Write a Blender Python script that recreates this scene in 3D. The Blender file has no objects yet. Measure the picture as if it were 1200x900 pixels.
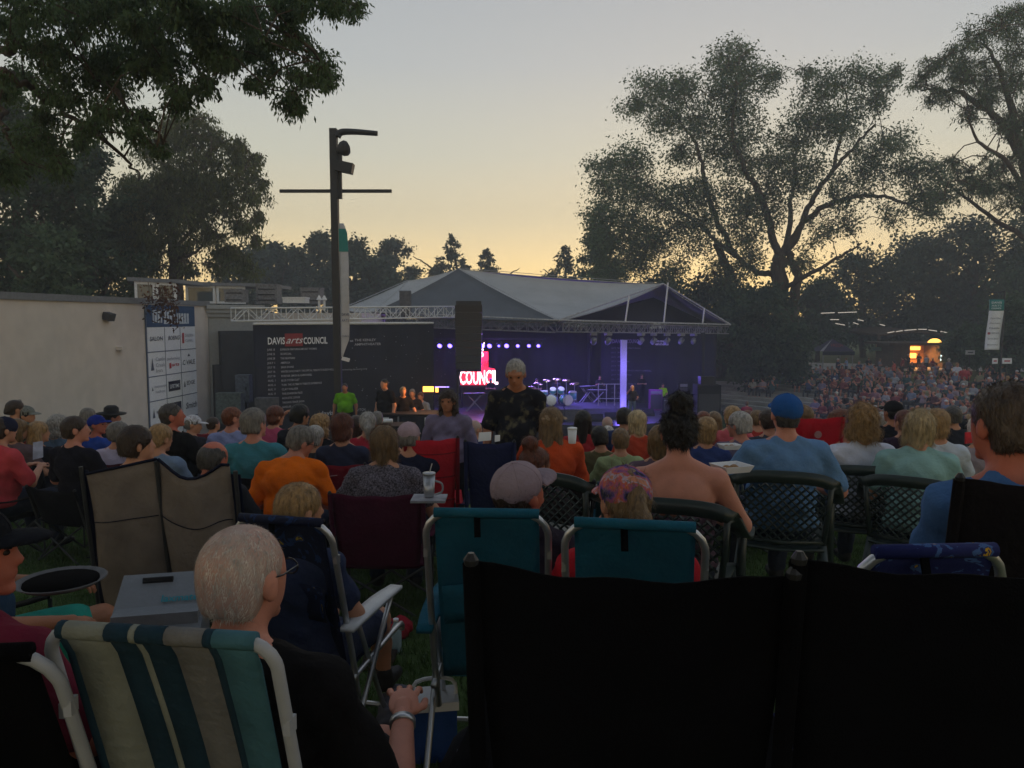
import bpy, math, random
import numpy as np
from mathutils import Vector, Matrix
R = math.radians
PI = math.pi
SC = bpy.context.scene
COL = SC.collection
rnd = random.Random(7)
rs = np.random.default_rng(11)

# ---------------------------------------------------------------- camera
CAM_Z = 1.5
PITCH = R(4.86)
FPX = 906.0
cam = bpy.data.cameras.new('camera')
cam.sensor_width = 36
cam.lens = FPX / 1200 * 36
cam.clip_start = 0.05
cam.clip_end = 2000
camo = bpy.data.objects.new('camera', cam)
COL.objects.link(camo)
camo.location = (0, 0, CAM_Z)
camo.rotation_euler = (PI / 2 - PITCH, 0, 0)
SC.camera = camo

# ---------------------------------------------------------------- sky, sun, exposure
SUN_EL, SUN_AZ = R(1.6), R(14)          # azimuth to the right of +Y
world = bpy.data.worlds.new('World')
SC.world = world
world.use_nodes = True
nt = world.node_tree
bg = nt.nodes['Background']
sky = nt.nodes.new('ShaderNodeTexSky')
sky.sky_type = 'NISHITA'
sky.sun_disc = False
sky.sun_elevation = SUN_EL
sky.sun_rotation = SUN_AZ
sky.altitude = 1300
sky.air_density = 1.0
sky.dust_density = 2.2
sky.ozone_density = 1.5
hs = nt.nodes.new('ShaderNodeHueSaturation')
hs.inputs['Saturation'].default_value = 1.0
nt.links.new(sky.outputs[0], hs.inputs['Color'])
gm = nt.nodes.new('ShaderNodeGamma')          # softens the contrast between the afterglow and the zenith
gm.inputs['Gamma'].default_value = 0.42
nt.links.new(hs.outputs[0], gm.inputs['Color'])
# evening haze in the sky: the same all the way round, warm low down, blue-grey overhead
gc = nt.nodes.new('ShaderNodeTexCoord'); sx_ = nt.nodes.new('ShaderNodeSeparateXYZ')
nt.links.new(gc.outputs['Generated'], sx_.inputs[0])
rm_ = nt.nodes.new('ShaderNodeValToRGB')
nt.links.new(sx_.outputs['Z'], rm_.inputs[0])
SKYK = 3.0
els = rm_.color_ramp.elements
els[0].position = 0.0; els[0].color = (.92, .56, .17, 1)
els[1].position = 1.0; els[1].color = (.13, .15, .19, 1)
for p_, c_ in ((.06, (.80, .54, .18, 1)), (.12, (.54, .43, .22, 1)), (.20, (.36, .34, .245, 1)), (.30, (.25, .255, .245, 1)), (.42, (.185, .195, .205, 1))):
    e_ = els.new(p_); e_.color = c_
mk = nt.nodes.new('ShaderNodeVectorMath'); mk.operation = 'SCALE'; mk.inputs['Scale'].default_value = SKYK
nt.links.new(rm_.outputs[0], mk.inputs[0])
hz = nt.nodes.new('ShaderNodeMix'); hz.data_type = 'RGBA'
hz.inputs[0].default_value = .68
nt.links.new(gm.outputs[0], hz.inputs[6])
nt.links.new(mk.outputs[0], hz.inputs[7])
nt.links.new(hz.outputs[2], bg.inputs['Color'])
bg.inputs['Strength'].default_value = 0.15
sun = bpy.data.lights.new('sun', 'SUN')
sun.energy = 0.12
sun.angle = R(12)
sun.color = (1, 0.72, 0.45)
suno = bpy.data.objects.new('sun', sun)
COL.objects.link(suno)
suno.rotation_euler = Vector((math.sin(SUN_AZ) * math.cos(SUN_EL), math.cos(SUN_AZ) * math.cos(SUN_EL), math.sin(SUN_EL))).to_track_quat('Z', 'Y').to_euler()
SC.view_settings.view_transform = 'Standard'
SC.view_settings.look = 'None'
SC.view_settings.exposure = 2.14
SC.view_settings.gamma = 1.0
SC.cycles.max_bounces = 4
SC.cycles.diffuse_bounces = 2
SC.cycles.glossy_bounces = 2
SC.cycles.volume_bounces = 0
SC.cycles.transparent_max_bounces = 6

# ---------------------------------------------------------------- places
def ray(px, py):
    u, v = (px - 600) / FPX, (450 - py) / FPX
    c, s = math.cos(PITCH), math.sin(PITCH)
    y, z = c + v * s, -s + v * c
    return u / y, z / y
def P(px, py, d):                        # the point d metres ahead that lies on this sight line
    u, v = ray(px, py)
    return Vector((u * d, d, CAM_Z + v * d))
STAGE = (4.0, 40.0)
def g_base(x, y):
    dx, dy = x - STAGE[0], y - STAGE[1]
    r = math.hypot(dx, dy)
    c = max(0.0, -dy / max(r, .01))
    sl = .072 + .078 * min(1, c * 1.12)
    rr = min(max(0, r - 3), 34.6)
    z = -5.2 + sl * rr + .6 * math.exp(-(x + 4.5) ** 2 / 14 - (y - 19.5) ** 2 / 26)
    if r > 37.6: z += .01 * (r - 37.6)
    return z
RES = []                                  # small corrections of the lawn, filled from where the people sit
def g(x, y):
    z = g_base(x, y)
    if RES and y < 16:
        sw = sz = 0
        for (a, b, e) in RES:
            q = ((a - x) ** 2 + (b - y) ** 2) / (1.1 ** 2)
            if q < 14:
                w = math.exp(-q)
                sw += w; sz += w * e
        z += sz / (sw + .35)
    return z

# ---------------------------------------------------------------- materials
MATS = {}
def srgb(h):
    h = h.lstrip('#')
    return tuple((lambda c: c / 12.92 if c <= .04045 else ((c + .055) / 1.055) ** 2.4)(int(h[i:i + 2], 16) / 255) for i in (0, 2, 4))
def mat(name, col=(.5, .5, .5), rough=.75, var=.25, scale=12, bump=.15, metal=0, emit=None, estr=0, stretch=None, spec=.3, col2=None, bscale=None, trans=0):
    if name in MATS: return MATS[name]
    if isinstance(col, str): col = srgb(col)
    if isinstance(col2, str): col2 = srgb(col2)
    m = bpy.data.materials.new(name)
    m.use_nodes = True
    n, l = m.node_tree.nodes, m.node_tree.links
    b = n['Principled BSDF']
    b.inputs['Roughness'].default_value = rough
    b.inputs['Metallic'].default_value = metal
    b.inputs['Specular IOR Level'].default_value = spec
    tc = n.new('ShaderNodeTexCoord')
    mp = n.new('ShaderNodeMapping')
    l.new(tc.outputs['Object'], mp.inputs[0])
    if stretch: mp.inputs['Scale'].default_value = stretch
    if var > 0 or bump > 0:
        nz = n.new('ShaderNodeTexNoise')
        nz.inputs['Scale'].default_value = scale
        nz.inputs['Detail'].default_value = 4
        l.new(mp.outputs[0], nz.inputs[0])
        mx = n.new('ShaderNodeMix'); mx.data_type = 'RGBA'
        c2 = col2 if col2 else tuple(c * (1 - var) for c in col)
        c1 = col if col2 else tuple(min(1, c * (1 + var)) for c in col)
        mx.inputs[6].default_value = (*c1, 1)
        mx.inputs[7].default_value = (*c2, 1)
        rp = n.new('ShaderNodeMapRange')
        rp.inputs[1].default_value = .35; rp.inputs[2].default_value = .65
        l.new(nz.outputs[0], rp.inputs[0])
        l.new(rp.outputs[0], mx.inputs[0])
        l.new(mx.outputs[2], b.inputs['Base Color'])
        if bump > 0:
            n2 = n.new('ShaderNodeTexNoise')
            n2.inputs['Scale'].default_value = bscale or scale * 4
            n2.inputs['Detail'].default_value = 3
            l.new(mp.outputs[0], n2.inputs[0])
            bp = n.new('ShaderNodeBump')
            bp.inputs['Strength'].default_value = bump
            bp.inputs['Distance'].default_value = .02
            l.new(n2.outputs[0], bp.inputs['Height'])
            l.new(bp.outputs[0], b.inputs['Normal'])
    else:
        b.inputs['Base Color'].default_value = (*col, 1)
    if emit:
        b.inputs['Emission Color'].default_value = (*(srgb(emit) if isinstance(emit, str) else emit), 1)
        b.inputs['Emission Strength'].default_value = estr
    if trans:
        tl = n.new('ShaderNodeBsdfTranslucent')
        ms = n.new('ShaderNodeMixShader')
        ms.inputs[0].default_value = trans
        out = n['Material Output']
        if var > 0: l.new(mx.outputs[2], tl.inputs['Color'])
        else: tl.inputs['Color'].default_value = (*col, 1)
        l.new(b.outputs[0], ms.inputs[1]); l.new(tl.outputs[0], ms.inputs[2]); l.new(ms.outputs[0], out.inputs[0])
    MATS[name] = m
    return m
def cloth(hexcol, **k):
    return mat('cloth_' + hexcol.strip('#'), hexcol, rough=.9, var=.13, scale=7, bump=.35, bscale=38, spec=.15, **k)

# ---------------------------------------------------------------- meshes
def link(o, parent=None, props=None):
    COL.objects.link(o)
    if parent: o.parent = parent
    if props:
        for k, v in props.items(): o[k] = v
    return o
def mesh_np(name, V, F, mats, parent=None, smooth=False, props=None, mi=None):
    """V (n,3) array, F list of faces or (m,k) array"""
    me = bpy.data.meshes.new(name)
    V = np.asarray(V, dtype=np.float32)
    if isinstance(F, np.ndarray):
        m, k = F.shape
        me.vertices.add(len(V)); me.vertices.foreach_set('co', V.ravel())
        me.loops.add(m * k); me.loops.foreach_set('vertex_index', F.astype(np.int32).ravel())
        me.polygons.add(m)
        me.polygons.foreach_set('loop_start', np.arange(0, m * k, k, dtype=np.int32))
        me.update(calc_edges=True)
    else:
        me.from_pydata([tuple(v) for v in V], [], F)
    if mats is not None:
        for a in (mats if isinstance(mats, (list, tuple)) else [mats]): me.materials.append(a)
    if mi is not None: me.polygons.foreach_set('material_index', np.asarray(mi, dtype=np.int32))
    if smooth: me.polygons.foreach_set('use_smooth', np.ones(len(me.polygons), dtype=bool))
    me.update()
    return link(bpy.data.objects.new(name, me), parent, props)
def rotm(rx=0, ry=0, rz=0):
    return Matrix.Rotation(rz, 3, 'Z') @ Matrix.Rotation(ry, 3, 'Y') @ Matrix.Rotation(rx, 3, 'X')
class MB:
    def __init__(s): s.v = []; s.f = []; s.m = []; s.cur = 0
    def add(s, vs, fs):
        o = len(s.v)
        s.v += [Vector(v) for v in vs]
        s.f += [[i + o for i in f] for f in fs]
        s.m += [s.cur] * len(fs)
        return s
    def box(s, c, d, rot=None, bev=0):
        c = Vector(c); x, y, z = (q / 2 for q in d)
        vs = [Vector((i * x, j * y, k * z)) for i in (-1, 1) for j in (-1, 1) for k in (-1, 1)]
        if rot is not None: vs = [rot @ v for v in vs]
        return s.add([c + v for v in vs], [(0, 1, 3, 2), (4, 6, 7, 5), (0, 4, 5, 1), (2, 3, 7, 6), (0, 2, 6, 4), (1, 5, 7, 3)])
    def tube(s, pts, r, n=8, r2=None, flat=1.0, up=None, cap=True):
        pts = [Vector(p) for p in pts]
        L = len(pts)
        rr = r if isinstance(r, (list, tuple)) else [r + ((r2 if r2 is not None else r) - r) * i / max(1, L - 1) for i in range(L)]
        rings = []; ref = None
        for i, p in enumerate(pts):
            t = (pts[min(i + 1, L - 1)] - pts[max(i - 1, 0)]).normalized()
            if up is not None: a = Vector(up)
            elif ref is None: a = Vector((0, 0, 1)) if abs(t.z) < .9 else Vector((1, 0, 0))
            else: a = ref
            b = t.cross(a)
            if b.length < 1e-5: b = t.cross(Vector((1, .1, 0)))
            b.normalize(); a2 = b.cross(t).normalized(); ref = a2
            rings.append([p + b * math.cos(2 * PI * k / n) * rr[i] * flat + a2 * math.sin(2 * PI * k / n) * rr[i] for k in range(n)])
        vs = [v for q in rings for v in q]
        fs = [(i * n + k, i * n + (k + 1) % n, (i + 1) * n + (k + 1) % n, (i + 1) * n + k) for i in range(L - 1) for k in range(n)]
        if cap: fs += [tuple(range(n))[::-1], tuple((L - 1) * n + k for k in range(n))]
        return s.add(vs, fs)
    def grid(s, fn, nu, nv, thick=0.004):
        """fn(u,v)->point, two-sided sheet with thickness"""
        A = [[Vector(fn(i / nu, j / nv)) for j in range(nv + 1)] for i in range(nu + 1)]
        N = []
        for i in range(nu + 1):
            row = []
            for j in range(nv + 1):
                du = A[min(i + 1, nu)][j] - A[max(i - 1, 0)][j]
                dv = A[i][min(j + 1, nv)] - A[i][max(j - 1, 0)]
                row.append(du.cross(dv).normalized() * thick)
            N.append(row)
        w = nv + 1; tot = (nu + 1) * w
        vs = [A[i][j] for i in range(nu + 1) for j in range(w)] + [A[i][j] - N[i][j] for i in range(nu + 1) for j in range(w)]
        fs = []
        for i in range(nu):
            for j in range(nv):
                a = i * w + j
                fs.append((a, a + w, a + w + 1, a + 1))
                fs.append((a + tot, a + 1 + tot, a + w + 1 + tot, a + w + tot))
        edge = [i * w for i in range(nu + 1)] + [nu * w + j for j in range(1, w)] + [i * w + nv for i in range(nu - 1, -1, -1)] + [j for j in range(nv - 1, 0, -1)]
        for a, b in zip(edge, edge[1:] + edge[:1]): fs.append((a, b, b + tot, a + tot)[::-1])
        return s.add(vs, fs)
    def lathe(s, prof, c=(0, 0, 0), n=16, rot=None):
        c = Vector(c); vs = []; L = len(prof)
        for (r, z) in prof:
            for k in range(n):
                v = Vector((r * math.cos(2 * PI * k / n), r * math.sin(2 * PI * k / n), z))
                vs.append(c + (rot @ v if rot is not None else v))
        fs = [(i * n + k, i * n + (k + 1) % n, (i + 1) * n + (k + 1) % n, (i + 1) * n + k) for i in range(L - 1) for k in range(n)]
        fs += [tuple(range(n))[::-1], tuple((L - 1) * n + k for k in range(n))]
        return s.add(vs, fs)
    def build(s, name, m, parent=None, off=None, smooth=False, **props):
        off = Vector(off) if off is not None else Vector((0, 0, 0))
        if name in ('lettering', 'logo', 'print', 'sign_marks', 'grid_lines', 'star_print', 'food'): props.setdefault('kind', 'stuff')
        V = np.array([tuple(v - off) for v in s.v])
        o = mesh_np(name, V, s.f, m, parent, smooth, props, s.m if isinstance(m, (list, tuple)) else None)
        return o
def thing(name, label, cat, loc=(0, 0, 0), rz=0, group=None):
    o = bpy.data.objects.new(name, None)
    COL.objects.link(o)
    o.empty_display_size = .2
    o.location = loc; o.rotation_euler = (0, 0, rz)
    o['label'] = label; o['category'] = cat
    if group: o['group'] = group
    return o
def tag(o, label, cat, group=None):
    o['label'] = label; o['category'] = cat
    if group: o['group'] = group
    return o
def copy_tree(o, parent=None, mats=None):
    c = o.copy(); COL.objects.link(c); c.parent = parent
    for ch in list(o.children): copy_tree(ch, c)
    return c
def bez(pts, n=6):
    """Catmull-Rom through points"""
    p = [Vector(q) for q in pts]
    if len(p) < 3: return p
    out = []
    for i in range(len(p) - 1):
        a, b, c, d = p[max(i - 1, 0)], p[i], p[i + 1], p[min(i + 2, len(p) - 1)]
        for k in range(n):
            t = k / n
            out.append(.5 * ((2 * b) + (c - a) * t + (2 * a - 5 * b + 4 * c - d) * t * t + (3 * b - a - 3 * c + d) * t ** 3))
    return out + [p[-1]]
TXT = {}
def text_mesh(s, size, ext=.004, shear=0, cond=1.0, bold=0):
    k = (s, ext, shear)
    if k not in TXT:
        cu = bpy.data.curves.new('lettering', 'FONT')
        cu.body = s; cu.size = 1; cu.extrude = 0; cu.shear = shear; cu.resolution_u = 2
        cu.offset = bold
        o = bpy.data.objects.new('lettering', cu)
        COL.objects.link(o)
        me = bpy.data.meshes.new_from_object(o)
        bpy.data.objects.remove(o)
        V = np.array([v.co[:] for v in me.vertices]); F = [list(p.vertices) for p in me.polygons]
        bpy.data.meshes.remove(me)
        TXT[k] = (V, F)
    return TXT[k]
def put_text(mb, s, org, xd, up, size, cond=1.0, shear=0, bold=0, width=None):
    """adds flat lettering to a builder; org = lower left"""
    V, F = text_mesh(s, size, shear=shear, bold=bold)
    if not len(V): return
    org, xd, up = Vector(org), Vector(xd).normalized(), Vector(up).normalized()
    if width: cond = width / ((V[:, 0].max() - V[:, 0].min()) * size)
    mb.add([org + xd * (v[0] * size * cond) + up * (v[1] * size) for v in V], F)
# ---------------------------------------------------------------- smooth solid bodies (surface nets over a distance field)
def axis(a, b, h): return np.arange(a, b + h, h)
def sdf_mesh(prims, h, k=.03, axes=None, noise=None):
    """prims: ('c',a,b,ra,rb[,op]) capsule, ('e',c,radii[,op,rot]) ellipsoid, ('p',point,normal) keep the side against the normal"""
    boxes = []
    for p in prims:
        if p[0] == 'c':
            a, b, r = np.array(p[1]), np.array(p[2]), max(p[3], p[4])
            boxes.append((np.minimum(a, b) - r, np.maximum(a, b) + r))
        elif p[0] == 'e':
            r = max(p[2]) if len(p) > 4 and p[4] is not None else np.array(p[2])
            boxes.append((np.array(p[1]) - r, np.array(p[1]) + r))
        else: boxes.append(None)
    ops = [(p[5] if p[0] == 'c' and len(p) > 5 else p[3] if p[0] == 'e' and len(p) > 3 else 'u') for p in prims]
    if axes is None:
        lo = np.min([b[0] for b, o in zip(boxes, ops) if b is not None and o != 's'], axis=0) - 3 * h
        hi = np.max([b[1] for b, o in zip(boxes, ops) if b is not None and o != 's'], axis=0) + 3 * h
        axes = [axis(lo[i], hi[i], h) for i in range(3)]
    xs, ys, zs = axes
    D = np.full((len(xs), len(ys), len(zs)), .5, dtype=np.float32)
    for p, bx, op in zip(prims, boxes, ops):
        if p[0] == 'p':
            n = np.array(p[2], float); n /= np.linalg.norm(n)
            q = (xs[:, None, None] - p[1][0]) * n[0] + (ys[None, :, None] - p[1][1]) * n[1] + (zs[None, None, :] - p[1][2]) * n[2]
            D = np.maximum(D, q); continue
        m = 3 * k + 3 * h
        sl = tuple(slice(max(0, int(np.searchsorted(ax, bx[0][i] - m)) - 1), int(np.searchsorted(ax, bx[1][i] + m)) + 1) for i, ax in enumerate(axes))
        X, Y, Z = xs[sl[0]][:, None, None], ys[sl[1]][None, :, None], zs[sl[2]][None, None, :]
        if 0 in (X.size, Y.size, Z.size): continue
        if p[0] == 'c':
            a, b = np.array(p[1], float), np.array(p[2], float)
            ab = b - a; L = max(ab @ ab, 1e-9)
            t = np.clip(((X - a[0]) * ab[0] + (Y - a[1]) * ab[1] + (Z - a[2]) * ab[2]) / L, 0, 1)
            d = np.sqrt((X - a[0] - t * ab[0]) ** 2 + (Y - a[1] - t * ab[1]) ** 2 + (Z - a[2] - t * ab[2]) ** 2) - (p[3] + (p[4] - p[3]) * t)
        else:
            c, r = p[1], p[2]
            x, y, z = X - c[0], Y - c[1], Z - c[2]
            if len(p) > 4 and p[4] is not None:
                M = np.array(p[4])
                x, y, z = x * M[0, 0] + y * M[1, 0] + z * M[2, 0], x * M[0, 1] + y * M[1, 1] + z * M[2, 1], x * M[0, 2] + y * M[1, 2] + z * M[2, 2]
            k0 = np.sqrt((x / r[0]) ** 2 + (y / r[1]) ** 2 + (z / r[2]) ** 2)
            k1 = np.sqrt((x / r[0] ** 2) ** 2 + (y / r[1] ** 2) ** 2 + (z / r[2] ** 2) ** 2) + 1e-9
            d = k0 * (k0 - 1) / k1
        S = D[sl]
        if op == 'u':
            hh = np.clip(.5 + .5 * (S - d) / k, 0, 1)
            D[sl] = S + (d - S) * hh - k * hh * (1 - hh)
        elif op == 'h': D[sl] = np.minimum(S, d)
        elif op == 's': D[sl] = np.maximum(S, -d)
        elif op == 'S':
            q = np.full_like(D, .5); q[sl] = d
            D = np.maximum(D, q)                       # keep only what lies inside this one
    if noise is not None:
        amp, fr = noise
        X, Y, Z = xs[:, None, None] * fr, ys[None, :, None] * fr, zs[None, None, :] * fr
        D = D - amp * (np.sin(X * 1.3 + 1.7 * np.sin(Y)) * np.sin(Y * 1.1 + 2 * np.sin(Z * .9) + 1) + .6 * np.sin(Z * 2.3 + X * 1.9 + 1.3 * np.sin(Y * 2.1)))
    return nets(D, xs, ys, zs)
def nets(D, xs, ys, zs):
    S = D < 0
    n = [s - 1 for s in D.shape]
    c = np.zeros(n, dtype=np.int8)
    for a in (0, 1):
        for b in (0, 1):
            for e in (0, 1): c += S[a:a + n[0], b:b + n[1], e:e + n[2]]
    mask = (c > 0) & (c < 8)
    ci = np.argwhere(mask)
    if not len(ci): return np.zeros((0, 3)), np.zeros((0, 4), dtype=np.int32)
    ids = np.full(n, -1, dtype=np.int64); ids[mask] = np.arange(len(ci))
    acc = np.zeros((len(ci), 3)); cnt = np.zeros(len(ci))
    I, J, K = ci.T
    for ax in range(3):
        o = [0, 0, 0]; o[ax] = 1
        oth = [i for i in range(3) if i != ax]
        for p in (0, 1):
            for q in (0, 1):
                s = [0, 0, 0]; s[oth[0]] = p; s[oth[1]] = q
                da = D[I + s[0], J + s[1], K + s[2]]; db = D[I + s[0] + o[0], J + s[1] + o[1], K + s[2] + o[2]]
                cr = (da < 0) != (db < 0)
                t = np.where(cr, da / np.where(cr, da - db, 1), 0)
                pos = np.tile(np.array(s, float), (len(ci), 1)); pos[:, ax] += t
                acc += pos * cr[:, None]; cnt += cr
    ip = ci + acc / cnt[:, None]
    V = np.stack([np.interp(ip[:, i], np.arange(len(a)), a) for i, a in enumerate((xs, ys, zs))], 1)
    Fs = []
    for ax in range(3):
        o = [0, 0, 0]; o[ax] = 1
        b, e = [i for i in range(3) if i != ax]
        A = S[tuple(slice(0, n[i]) for i in range(3))]
        B = S[tuple(slice(o[i], n[i] + o[i]) for i in range(3))]
        sl = [slice(0, None)] * 3; sl[b] = slice(1, None); sl[e] = slice(1, None)
        cr = np.argwhere((A != B)[tuple(sl)])
        if not len(cr): continue
        cr[:, b] += 1; cr[:, e] += 1
        def at(db, de):
            q = cr.copy(); q[:, b] -= db; q[:, e] -= de
            return ids[q[:, 0], q[:, 1], q[:, 2]]
        F = np.stack([at(1, 1), at(0, 1), at(0, 0), at(1, 0)], 1)
        flip = ~A[cr[:, 0], cr[:, 1], cr[:, 2]]
        if ax == 1: flip = ~flip
        F[flip] = F[flip][:, ::-1]
        Fs.append(F)
    F = np.concatenate(Fs)
    return V, F[(F >= 0).all(1)]

def v3(*a): return np.array(a, float)
def RM(rx=0, ry=0, rz=0): return np.array(rotm(rx, ry, rz))
# a hand: palm and five separate fingers, wrist at the origin, fingers along +Y, palm down (-Z)
def hand_mesh(side=1, curl=.5, h=.0038):
    pr = [('e', v3(0, .045, 0), (.040, .050, .015)), ('c', v3(0, -.01, 0), v3(0, .03, 0), .025, .026)]
    for i, (x, L, sp) in enumerate(((-.033, .070, -.16), (-.011, .080, -.05), (.012, .075, .06), (.033, .060, .20))):
        p = v3(x, .082 - abs(x) * .2, 0); a = .12
        for s in range(3):
            a += curl * (.55 if s == 0 else .75)
            q = p + v3(math.sin(sp), math.cos(a), -math.sin(a)) * L * (.42, .32, .26)[s]
            pr.append(('c', p, q, .0085 - s * .0008, .0078 - s * .0008)); p = q
    p = v3(-.028, .02, -.004)
    for q in (v3(-.052, .050, -.018), v3(-.056, .078, -.030)): pr.append(('c', p, q, .0115, .0095)); p = q
    V, F = sdf_mesh(pr, h, k=.0035)
    if side < 0:
        V = V * [-1, 1, 1]; F = F[:, ::-1]
    return V, F
HANDS = {}
def hand(side, curl):
    k = (side, curl)
    if k not in HANDS: HANDS[k] = hand_mesh(side, curl)
    return HANDS[k]
def place_hand(V, F, side, curl, wrist, elbow, palm=(0, 0, -1), sc=1.0):
    HV, HF = hand(side, curl)
    y = (wrist - elbow); y = y / np.linalg.norm(y)
    if abs(y @ np.array(palm, float)) > .9: palm = (0, -1, 0)
    z = -np.array(palm, float); z = z - y * (z @ y); z /= np.linalg.norm(z)
    x = np.cross(y, z)
    W = HV * sc @ np.array([x, y, z]) + wrist
    return np.concatenate([V, W]), np.concatenate([F, HF + len(V)])

SKIN = {'fair': '#b98468', 'pink': '#bd7f6b', 'tan': '#a06a4e', 'red': '#b06450', 'brown': '#7d5038'}
HAIRC = {'brown': '#33241a', 'dark': '#17110f', 'black': '#0d0b0c', 'blonde': '#97774e', 'paleblonde': '#b6a07a', 'grey': '#6d6863', 'lightgrey': '#97938f', 'white': '#c9c1b8', 'auburn': '#5a2c1a', 'reddish': '#6a3a24', 'darkgrey': '#413d3b', 'dirtyblonde': '#6f5638', 'greybrown': '#4d4036'}
def skin_mat(s): return mat('skin_' + s, SKIN[s], rough=.55, var=.10, scale=9, bump=.08, bscale=90, spec=.35)
def hair_mat(s):
    return mat('hair_' + s, HAIRC[s], rough=.42, var=.4, scale=60, bump=.5, bscale=120, stretch=(1, 1, .25), spec=.4)

def joints(pose='sit', lean=0., turn=0., nod=0., w=1., tilt=0., arms='lap', armsR=None, sit=.44, hunch=0.):
    J = {}
    st = pose == 'stand'
    hz = .93 if st else sit + .07
    A = RM(-lean if not st else -lean * .3)             # lean forward = positive
    hip = v3(0, 0, hz)
    up = lambda x, y, z: hip + A @ v3(x, y, z)
    J['A'] = A; J['hip'] = hip
    J['belly'] = up(0, .015 + .03 * (w - 1), .17)
    J['chest'] = up(0, -.005, .36)
    J['upback'] = up(0, .0 + hunch * .5, .45)
    J['neck'] = up(0, .005 + hunch, .545)
    hd = A @ v3(0, .03 + hunch * .6, .135)
    H = RM(0, 0, -turn) @ RM(-nod * 1.0, tilt, 0)
    J['H'] = H
    J['head'] = J['neck'] + hd * .35 + H @ v3(0, .028, .095)
    for s, n in ((-1, 'l'), (1, 'r')):
        am = (armsR if (s == 1 and armsR) else arms)
        J['sh' + n] = up(s * .172 * (1 + (w - 1) * .6), 0 + hunch * .6, .455)
        if isinstance(am, tuple): el, wr = up(s * am[0][0], am[0][1], am[0][2]), up(s * am[1][0], am[1][1], am[1][2])
        elif am == 'lap': el, wr = up(s * .25 * w, .06, .20), v3(s * .11, .27, hz + .13)
        elif am == 'rest': el, wr = up(s * .29 * w, .05, .20), v3(s * .27, .30, hz + .17)
        elif am == 'phone': el, wr = up(s * .24 * w, .12, .22), up(s * .09, .36, .34)
        elif am == 'fold': el, wr = up(s * .25 * w, .09, .21), up(-s * .02, .24 * w, .24)
        elif am == 'down': el, wr = up(s * .24 * w, -.02, .18), up(s * .25 * w, .06, -.07)
        elif am == 'head': el, wr = up(s * .33, .10, .56), up(s * .10, -.06, .70)
        elif am == 'raise': el, wr = up(s * .24, .22, .40), up(s * .10, .34, .60)
        else: el, wr = up(s * .25, .03, .2), up(s * .2, .2, .1)
        J['el' + n], J['wr' + n] = el, wr
        if st:
            J['th' + n] = hip + v3(s * .09, 0, -.02); J['kn' + n] = v3(s * .10, .01 + .05 * s, .48); J['an' + n] = v3(s * .11, -.02 + .09 * s, .08)
        else:
            J['th' + n] = hip + v3(s * .095, .0, -.005); J['kn' + n] = v3(s * .15, .45, sit + .085); J['an' + n] = v3(s * .15, .50, .09)
    return J
def head_prims(J, face=1.0):
    H, c = J['H'], J['head']
    q = lambda x, y, z: c + H @ v3(x, y, z)
    e = lambda x, y, z, r, op='u': ('e', q(x, y, z), r, op, H)
    pr = [e(0, -.012, .028, (.076, .096, .086)), e(0, .035, -.045, (.056, .056, .066)), e(0, .05, .0, (.058, .045, .075)),
          ('c', q(0, .085, .012), q(0, .108, -.022), .009, .013), e(-.079, -.004, -.012, (.010, .019, .031)), e(.079, -.004, -.012, (.010, .019, .031)),
          e(0, .080, -.095, (.024, .018, .016)), e(0, .088, -.056, (.022, .012, .008))]
    if face > 1: pr += [e(-.031, .101, .006, (.015, .014, .011), 's'), e(.031, .101, .006, (.015, .014, .011), 's'), ('c', q(-.05, .083, .026), q(-.012, .094, .026), .007, .007), ('c', q(.05, .083, .026), q(.012, .094, .026), .007, .007)]
    return pr
def body_prims(J, w=1., legs=True):
    A = J['A']; m = lambda a, b, t: J[a] + (J[b] - J[a]) * t
    pr = [('e', J['hip'] + v3(0, 0, .02), (.165 * w, .125 * w, .115)), ('e', J['belly'], (.150 * w, .120 * w * w, .16), 'u', A), ('e', J['chest'], (.158 * w, .112 * (1 + (w - 1) * .6), .17), 'u', A),
          ('c', J['shl'], J['shr'], .056, .056), ('c', J['neck'] - A @ v3(0, 0, .03), J['head'] - J['H'] @ v3(0, .01, .05), .060, .055)]
    for n, s in (('l', -1), ('r', 1)):
        pr += [('c', J['neck'] + A @ v3(s * .03, -.01, -.005), J['sh' + n] + v3(0, 0, -.005), .045, .052),
               ('c', J['sh' + n], J['el' + n], .053 * (1 + (w - 1) * .7), .042 * (1 + (w - 1) * .7)), ('c', J['el' + n], J['wr' + n], .043 * (1 + (w - 1) * .5), .027)]
        if legs:
            pr += [('c', J['th' + n], J['kn' + n], .085 * (1 + (w - 1) * .5), .058), ('c', J['kn' + n], J['kn' + n] + (J['an' + n] - J['kn' + n]) * .45, .056, .052),
                   ('c', J['kn' + n] + (J['an' + n] - J['kn' + n]) * .45, J['an' + n], .052, .035), ('c', J['an' + n] + v3(0, .0, -.03), J['an' + n] + v3(0, .13, -.055), .036, .028)]
    return pr
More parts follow.
